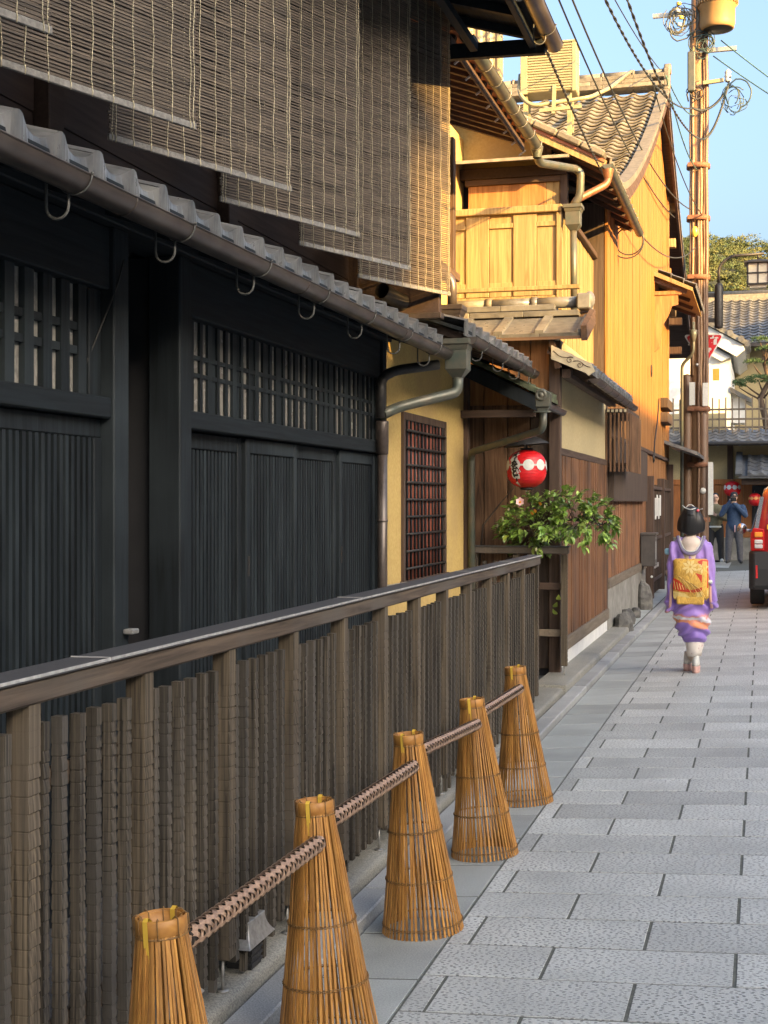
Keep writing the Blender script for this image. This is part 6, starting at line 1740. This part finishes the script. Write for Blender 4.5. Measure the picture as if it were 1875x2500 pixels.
MB().lathe([(.088*s, -.03), (.09*s, .0), (.08*s, .05), (.045*s, .085), (0, .092)], q(0, 0, hz + .035), 20).prism([q(-.07, -.07, hz + .03), q(.07, -.07, hz + .03), q(.05, -.17, hz + .015), q(-.05, -.17, hz + .015)], (0, 0, .012)).build('cap', m_blackt, A)
cmr = MB().box(q(-.075, -.30, 1.505), q(.055, -.22, 1.60)).lathe([(.034, -.02), (.036, .06), (.03, .065), (0, .06)], q(-.01, -.30, 1.55), 14, ax=(0, -1, 0)).build('camera', m_ink, A, .006)
MB().tube([q(.02, -.165, .93), q(.02, -.168, .76)], .012*s, 6).build('key_strap', m_pink, A)
B, q, s, hz = man(-1.16, 35.5, 1.71, 'person in an olive jacket and glasses with hands held at the chest', m_olive, m_blackt, m_paperw, 'chest')
MB().lathe([(.083*s, -.02), (.084*s, .03), (.07*s, .07), (.035*s, .095), (0, .10)], q(0, .015, hz + .03), 20).build('hair', m_hair, B)
for sx in (-1, 1): MB().tube(arc(q(sx*.032, -.104, hz + .012), .022*s, 0, 2*PI, 14), .003*s, 5).build('glasses', m_ink, B)
MB().lathe([(.165*s, -.02), (.175*s, -.015), (.175*s, .02), (.165*s, .025)], q(0, 0, .895), 20).build('shirt_hem', m_paperw, B)

# ---------------------------------------------------------------- taxi, seen from behind
CX, CY = .665, 19.95
CZ = zr(CX) - .012
tx_ = thing('parked_car', (CX, CY + 2.1, CZ), 'dark red upright taxi with black rear bumper and lit tail lamp', 'car')
m_carr = pm('dark_red_paint', (.32, .012, .016), (.29, .010, .014), (4, 4, 4), rough=.22, vary=0, coat=1.0)
m_plast = pm('black_bumper_plastic', (.022, .022, .023), (.03, .03, .031), (60, 60, 60), rough=.6, vary=0)
m_tail = pm('red_tail_lens', (.55, .02, .02), (.45, .015, .015), (30, 30, 30), rough=.15, coat=.6, vary=0)
m_amber = pm('amber_lens', (.85, .30, .03), (.75, .24, .02), (30, 30, 30), rough=.15, coat=.6, vary=0)
m_clear = pm('clear_lens', (.62, .58, .55), (.50, .46, .44), (60, 60, 60), rough=.1, coat=.6, vary=0)
m_chrome = pm('chrome', (.75, .75, .74), (.62, .62, .61), (9, 9, 9), rough=.15, metal=.9, vary=0)
def car_ring(y, zb_, zs, zt, hw, ht, tuck=.06):
    pts = [(-hw + tuck, zb_), (-hw, zb_ + .12), (-hw, (zb_ + zs)/2), (-hw + .015, zs), (-ht, zt - .06), (-ht + .10, zt), (0, zt + .02)]
    full = pts + [(-x, z) for x, z in pts[-2::-1]]
    return [V((CX + x, CY + y, CZ + z)) for x, z in full]
body = MB().loft([car_ring(*a) for a in ((.06, .30, .98, 1.20, .80, .70), (.10, .28, 1.02, 1.60, .835, .66), (.30, .26, 1.02, 1.70, .845, .66), (.9, .22, 1.0, 1.735, .8475, .66), (2.0, .20, .98, 1.74, .8475, .66), (2.7, .20, .97, 1.66, .8475, .64), (3.25, .20, .96, 1.10, .845, .66), (3.4, .20, .94, 1.04, .84, .68), (4.1, .22, .82, .93, .80, .62), (4.32, .28, .70, .78, .70, .52))]).build('body', m_carr, tx_)
def cp_(x, y, z): return V((CX + x, CY + y, CZ + z))
MB().loft([[cp_(x, y + d, z) for x, y in ((-.86, .42), (-.865, .10), (-.80, -.01), (-.3, -.05), (.3, -.05), (.80, -.01), (.865, .10), (.86, .42), (.80, .42), (.78, .12), (-.78, .12), (-.80, .42))] for z, d in ((.26, .05), (.32, .0), (.55, -.02), (.76, .0), (.79, .03))], smooth=False).build('rear_bumper', m_plast, tx_, .015)
MB().box(cp_(-.60, .045, 1.10), cp_(.60, .062, 1.52)).build('rear_window', m_glass, tx_, .02)
MB().bar(cp_(-.69, .075, 1.55), cp_(-.775, .055, 1.04), .02, .05).build('window_pillar_trim', m_chrome, tx_)
MB().bar(cp_(.69, .075, 1.55), cp_(.775, .055, 1.04), .035, .07).build('window_pillar_trim', m_chrome, tx_)
MB().prism([cp_(-.62, .03, 1.10), cp_(-.33, .03, 1.10), cp_(-.33, .03, 1.165), cp_(-.62, .03, 1.165)], (0, .012, 0)).build('yellow_sticker', pm('yellow_sticker_vinyl', (.85, .66, .03), (.80, .60, .03), (9, 9, 9), rough=.4), tx_)
for i in range(5): MB().box(cp_(-.60 + i*.05, .0275, 1.115), cp_(-.575 + i*.05, .0295, 1.15)).build('sticker_mark', m_ink, tx_)
MB().prism([cp_(-.60, .03, 1.40), cp_(.60, .03, 1.40), cp_(.58, .055, 1.58), cp_(-.58, .055, 1.58)], (0, .012, 0)).build('shade_band', pm('pale_window_film', (.55, .58, .50), (.50, .53, .46), (9, 9, 9), rough=.2), tx_)
for sx in (-1, 1):
    t_ = MB().prism([cp_(sx*.84, .035, .80), cp_(sx*.66, .01, .80), cp_(sx*.66, .012, 1.10), cp_(sx*.80, .035, 1.12), cp_(sx*.845, .06, 1.04)], (0, .10, 0)).build('tail_lamp', m_tail, tx_, .012)
    MB().box(cp_(sx*.68, .0, .99), cp_(sx*.79, .02, 1.06)).build('indicator', m_amber, t_, .01)
    MB().box(cp_(sx*.68, .0, .835), cp_(sx*.79, .02, .89)).box(cp_(sx*.68, .0, .90), cp_(sx*.79, .02, .955)).build('reversing_lens', m_clear, t_, .008)
    MB().box(cp_(sx*.775, -.035, .42), cp_(sx*.745, -.012, .60)).build('reflector', m_tail, tx_, .004)
    for y0, y1, z0, z1 in ((.35, 1.15, 1.06, 1.52), (1.25, 2.1, 1.04, 1.55), (2.2, 2.85, 1.03, 1.52)):
        MB().prism([cp_(sx*.832, y0, z0), cp_(sx*.832, y1, z0), cp_(sx*.70, y1 - (.25 if y1 > 2.5 else 0), z1), cp_(sx*.70, y0 + (.12 if y0 < .5 else 0), z1)], (sx*.012, 0, 0)).build('side_window', m_glass, tx_)
    MB().tube([cp_(sx*.84, 2.75, 1.02), cp_(sx*.95, 2.72, 1.04)], .02, 8).ell(cp_(sx*1.0, 2.72, 1.06), .08, .05, .085, 12, 8).build('door_mirror', m_chrome, tx_)
    for y in (.95, 1.75): MB().box(cp_(sx*.848, y, .92), cp_(sx*.862, y + .14, .95)).build('door_handle', m_chrome, tx_, .004)
    for y in (.78, 3.42):
        wh_ = MB().lathe([(.20, -.10), (.31, -.10), (.335, -.08), (.335, .08), (.31, .10), (.20, .10)], cp_(sx*.755, y, .335 + .005), 32, ax=(1, 0, 0)).build('tyre', m_rubber, tx_)
        MB().lathe([(0, .07*sx), (.06, .08*sx), (.10, .04*sx), (.18, .06*sx), (.205, .085*sx), (.205, -.09*sx)], cp_(sx*.755, y, .34), 24, ax=(1, 0, 0)).build('rim', m_chrome, wh_)
MB().box(cp_(-.165, -.035, .80), cp_(.165, -.02, .965)).build('number_plate', pm('green_plate', (.03, .22, .10), (.03, .20, .09), (9, 9, 9), rough=.4), tx_)
MB().loft([[cp_(x, y, z) for x, y in ((-.14, 1.5), (.14, 1.5), (.14, 1.72), (-.14, 1.72))] for z in (1.755, 1.79, 1.86)], smooth=False).build('roof_lamp', m_paperw, tx_, .02)
# ---------------------------------------------------------------- crossing street and the shop front that closes the view
cs = MB().add([(-30, 33.6, .012), (30, 33.6, .012), (30, 36.6, .012), (-30, 36.6, .012)], [(0,1,2,3)]).build('crossing_street', m_slab); tag(cs, kind='structure')
sf = thing('far_shop_front', (0, 38, .02), 'timber and ochre plaster shop front with a tiled eave closing the street', 'shop front')
YS = 38.0
MB().box((-9, YS + .05, 0), (9, YS + 5, 3.2)).build('core_wall', m_plaster2, sf)
m_orpl = wood('orange_brown_panel', (.40, .155, .045), (.25, .085, .025), 'z', 14, rough=.6, bump=.2, vary=.18, coarse=1.0, distort=1.8)
for i in range(46):
    x = -7.0 + i*.27
    boxpart('panel_board', (x, YS + .02, .62), (x + .262, YS + .048, 2.02), m_orpl, sf, .003)
boxpart('stone_footing', (-7, YS - .02, .0), (6, YS + .045, .60), m_concrete, sf)
boxpart('panel_rail', (-7, YS - .03, 2.022), (6, YS + .045, 2.16), m_orpl, sf)
for a, c in ((-6.0, -2.62), (-2.50, -.92), (-.76, 1.6), (1.7, 5.0)): boxpart('plaster_panel', (a, YS + .02, 2.161), (c, YS + .047, 3.05), m_plaster2, sf, 0)
for x in (-2.56, -.86, 1.65): boxpart('post', (x - .075, YS - .015, .6), (x + .075, YS + .045, 3.1), m_beamz, sf)
ev = MB().prism([(-7, YS - .95, 3.06), (-7, YS - .95, 3.10), (-7, YS + .1, 3.48), (-7, YS + .1, 3.40)], (13, 0, 0)).build('eave_roof', m_beamx, sf)
me_fe = pantile('far_eave_tile', .29, .28, m_tile, hang=.07, slope=R(19)); me_ft = pantile('far_tile', .29, .28, m_tile)
fs_ = V((0, math.cos(R(19.5)), math.sin(R(19.5))))
tile_field(ev, (-3.6, YS - .97, 3.115), (1, 0, 0), fs_, 17, 4, .29, .26, me_fe, me_ft)
for i in range(14): MB().ell((-5 + i*.55, YS - .93, 3.03), .03, .03, .03, 6, 4).build('rafter_cap', m_edge, ev)
MB().tube([(-7, YS - 1.02, 3.07), (6, YS - 1.02, 3.07)], .055, 10).build('gutter', m_iron, ev)
# small entrance roof on the right
en = MB().prism([(-.62, YS - 1.5, 2.16), (-.62, YS - 1.5, 2.22), (-.62, YS - .05, 2.80), (-.62, YS - .05, 2.72)], (3.2, 0, 0)).build('entrance_roof', m_tile, sf)
me_en = pantile('entrance_tile', .30, .3, m_tile, hang=.05, slope=R(22))
tile_field(en, (-.40, YS - 1.52, 2.245), (1, 0, 0), V((0, math.cos(R(22)), math.sin(R(22)))), 9, 5, .30, .28, me_en, me_ft)
MB().bar((-.62, YS - 1.55, 2.25), (-.62, YS - .05, 2.86), .16, .05).build('verge', m_tile, en)
boxpart('entrance_beam', (-.55, YS - 1.3, 2.0), (2.5, YS - 1.15, 2.14), m_beamx, sf)
boxpart('dark_entrance_panel', (-.30, YS - .02, .1), (1.5, YS + .0155, 2.0), m_dark, sf, 0)  # flat dark panel, coloured as the shade of an entrance recess
# balcony railing above the eave
rl = thing('balcony_railing', (0, YS - .4, 3.3), 'grey wooden balcony railing above the far tiled eave', 'railing')
me_rp = MB().box((-.018, -.015, 3.36), (.018, .015, 4.28)).mesh('railing_pale', m_sill)
for i in range(40): put('pale', me_rp, rl, loc=(-4.2 + i*.17, YS - .25, .04*(i % 2)))
for z in (3.50, 3.72, 3.98): boxpart('rail', (-4.3, YS - .232, z), (2.7, YS - .20, z + .05), m_sill, rl)
MB().box((-8, YS + .5, 3.2), (-1.0, YS + .6, 3.95)).build('rear_board', m_plaster2, rl)
# white storehouse
wh = thing('white_storehouse', (-3, 44, 0), 'white plastered storehouse with thick gabled eaves behind the shop front', 'storehouse')
YW = 44.0
MB().prism([(-7.2, YW, 0), (-.98, YW, 0), (-.98, YW, 6.05), (-4.1, YW, 7.9), (-7.2, YW, 6.05)], (0, 6, 0)).build('wall', m_white, wh)
MB().prism([(-4.1, YW - .35, 8.35), (-4.1, YW - .35, 7.95), (-.80, YW - .35, 6.0), (-.55, YW - .35, 6.2), (-.62, YW - .35, 6.35)], (0, 6.6, 0)).prism([(-4.1, YW - .35, 8.35), (-4.1, YW - .35, 7.95), (-7.4, YW - .35, 6.0), (-7.65, YW - .35, 6.2), (-7.58, YW - .35, 6.35)], (0, 6.6, 0)).build('plaster_eave', m_white, wh)
MB().prism([(-4.1, YW - .18, 7.75), (-4.1, YW - .18, 7.55), (-1.25, YW - .18, 5.88), (-1.0, YW - .18, 5.98)], (0, .17, 0)).build('eave_moulding', m_white, wh)
wr = MB().prism([(-4.1, YW - .45, 8.52), (-4.1, YW - .45, 8.36), (-.55, YW - .45, 6.34), (-.45, YW - .45, 6.44)], (0, 6.8, 0)).prism([(-4.1, YW - .45, 8.52), (-4.1, YW - .45, 8.36), (-7.65, YW - .45, 6.34), (-7.75, YW - .45, 6.44)], (0, 6.8, 0)).build('tile_roof', m_tile, wh)
for i in range(11):
    t = (i + .5)/11
    MB().tube([(-4.1 + 3.6*t, YW - .5, 8.50 - 2.08*t), (-4.1 + 3.6*t, YW - .2, 8.50 - 2.08*t)], .10, 8).build('verge_roll_tile', m_tile, wr)
for i in range(8): MB().tube([(-.50, YW - .3 + i*.3, 6.40), (-.50, YW - .12 + i*.3, 6.40)], .11, 8).build('eave_roll_tile', m_tile, wr)
MB().prism([(-.98, YW + .2, 4.0), (-.55, YW + .2, 4.0), (-.55, YW + .2, 4.7), (-.98, YW + .2, 5.0)], (0, 1.2, 0)).build('side_buttress', m_white, wh)
MB().prism([(-1.0, YW - .05, 4.95), (-1.0, YW - .05, 5.1), (-.35, YW - .05, 4.72), (-.35, YW - .05, 4.58)], (0, 2, 0)).build('side_pent', m_tile, wh)
# large roofed hall behind
bh = thing('tiled_hall', (2, 52, 0), 'ochre hall with a broad tiled roof, its top edge sunlit, behind the storehouse', 'hall')
MB().box((-1.6, 50.2, 0), (9, 60, 7.0)).build('wall', m_plaster2, bh)
rfh = MB().prism([(-2.2, 49.4, 6.95), (-2.2, 49.4, 7.05), (-2.2, 54.4, 9.20), (-2.2, 59.4, 7.05), (-2.2, 59.4, 6.95), (-2.2, 54.4, 9.1)], (12, 0, 0)).build('hall_roof', m_tile, bh)
hsv = V((0, 5.0, 2.15)).normalized()
me_h = pantile('hall_tile', .33, .36, m_tile, lip=.04); me_he = pantile('hall_eave_tile', .33, .36, m_tile, lip=.04, hang=.08, slope=R(23))
tile_field(rfh, (-2.2, 49.36, 7.07), (1, 0, 0), hsv, 12, 16, .33, .34, me_he, me_h)
MB().box((-2.2, 54.2, 9.12), (9.8, 54.6, 9.42)).tube([(-2.3, 54.4, 9.46), (9.8, 54.4, 9.46)], .12, 10).build('ridge', m_tilew, rfh)
boxpart('hall_gutter', (-2.2, 49.28, 6.9), (9.8, 49.38, 7.0), m_copper, bh)
# pine tree
pt = thing('pine_tree', (.35, 42.2, 0), 'small pine tree with flat needle pads in front of the ochre hall', 'tree')
m_pineb = wood('pine_bark', (.12, .085, .06), (.06, .042, .032), 'z', 20, rough=.9, bump=.5)
m_needle = pm('pine_needles', (.035, .075, .025), (.06, .11, .035), (5, 5, 5), rough=.7, vary=.2)
tb = MB()
tb.tube([(.35, 42.2, 0), (.25, 42.2, 2.5), (.05, 42.2, 4.0), (-.10, 42.1, 4.6), (.15, 42.2, 5.1), (-.02, 42.2, 5.7), (.1, 42.2, 6.2)], [.16, .13, .10, .085, .07, .05, .03], 9)
pads = [((-.55, 42.0, 5.05), .40), ((-.15, 41.95, 5.15), .40), ((.30, 42.0, 5.05), .45), ((-.30, 42.0, 5.62), .30), ((.12, 42.1, 6.0), .42), ((-.10, 42.1, 6.28), .30), ((.45, 42.2, 5.6), .40), ((-.70, 42.0, 4.95), .22), ((.5, 42.0, 6.1), .3)]
for c, r_ in pads:
    tb.tube([(0, 42.15, c[2] - .45), ((c[0])*.6, (42.15 + c[1])/2, c[2] - .22), (c[0], c[1], c[2] - .04)], [.035, .025, .012], 6)
tb.build('trunk', m_pineb, pt)
nb = MB(); rp_ = random.Random(4)
for c, r_ in pads:
    for i in range(int(420*r_)):
        a = rp_.uniform(0, 2*PI); q = r_*math.sqrt(rp_.random())*rp_.uniform(.75, 1.1)
        p = V((c[0] + q*math.cos(a), c[1] + q*math.sin(a)*.8, c[2] + .07*(1 - (q/r_)**2) + rp_.uniform(-.035, .05)))
        for k in range(3):
            d = V((rp_.uniform(-1, 1), rp_.uniform(-1, 1), rp_.uniform(.0, 1.1))).normalized()*rp_.uniform(.05, .09)
            sdv = d.cross(V((rp_.uniform(-1, 1), rp_.uniform(-1, 1), .3))).normalized()*.012
            nb.add([p - sdv, p + sdv, p + d], [(0,1,2)])
nb.build('crown', m_needle, pt, kind='stuff')
# unseen block added beyond the opposite row, keeps half of the storehouse in shade
opposite('shade_block', 'long grey block past the crossing on the far side of the open lot, added to shade half the storehouse', 28.7, 62, 16.6, 17.4, 22.8, m_concrete, 5)

# ---------------------------------------------------------------- wooded hill
def hz_(x, y):
    t = min(max((y - 170)/260.0, 0), 1); t = t*t*(3 - 2*t)
    return -1 + 73*t*(1 + .10*noise.noise((x*.012, y*.012, 1))) + 5*noise.noise((x*.035, y*.03, 5))*t - (max(0, y - 450)*.25)
m_hill = pm('hill_soil', (.022, .028, .010), (.016, .020, .008), (.2, .2, .2), rough=.95)
hl = MB().grid(lambda u, v: (-420 + 840*u, 170 + 430*v, hz_(-420 + 840*u, 170 + 430*v)), 60, 40).build('hill', m_hill); tag(hl, kind='structure')
m_hleaf = pm('hill_foliage', (.040, .070, .016), (.105, .100, .022), (.10, .10, .10), rough=.75, vary=0, lo=.36, hi=.62, detail=4)
fb = MB(); rh_ = random.Random(8)
def crown(c, r_, n):
    subs = [(c, r_*.62)]
    for i in range(7):
        a = 2*PI*i/7 + rh_.uniform(-.4, .4); q = rh_.uniform(.45, .75)
        subs.append((c + V((math.cos(a)*r_*q, math.sin(a)*r_*q, r_*rh_.uniform(-.25, .45))), r_*rh_.uniform(.34, .5)))
    for sc0, sr in subs: blob(sc0, sr, n // 7)
def blob(c, r_, n):
    for i in range(n):
        d = V((rh_.gauss(0, 1), rh_.gauss(0, 1), rh_.gauss(0, 1))).normalized()
        if d.z < -.35: d.z = -d.z*.5
        lump = 1 + .22*noise.noise(d*2.3 + c*.37)
        p = c + V((d.x*r_*lump, d.y*r_*lump, d.z*r_*.78*lump))*rh_.uniform(.55, 1.08)
        nn = (d + V((rh_.uniform(-.5, .5), rh_.uniform(-.5, .5), rh_.uniform(-.3, .5)))).normalized()
        a = nn.orthogonal().normalized(); a = Matrix.Rotation(rh_.uniform(0, 6.28), 3, nn) @ a; b_ = nn.cross(a); s_ = rh_.uniform(.20, .46)
        fb.add([p - a*s_*.6, p + b_*s_*.45, p + a*s_*.7 + nn*.12, p - b_*s_*.45], [(0,1,2,3)])
for i in range(1150):
    near = i < 430
    y = 195 + 250*rh_.random(); k = y/1000.0
    x = rh_.uniform(-60*k - 12, 10) if near else rh_.uniform(-120, 170)
    r_ = rh_.uniform(2.2, 3.9)
    crown(V((x, y, hz_(x, y) + r_*.75)), r_, 330 if near else 63)
fo = fb.build('hillside_wood', m_hleaf); tag(fo, 'dense green and autumn tinted wood covering the far hill', 'wood', kind='stuff')

bpy.data.scenes.remove(tmp_scene)
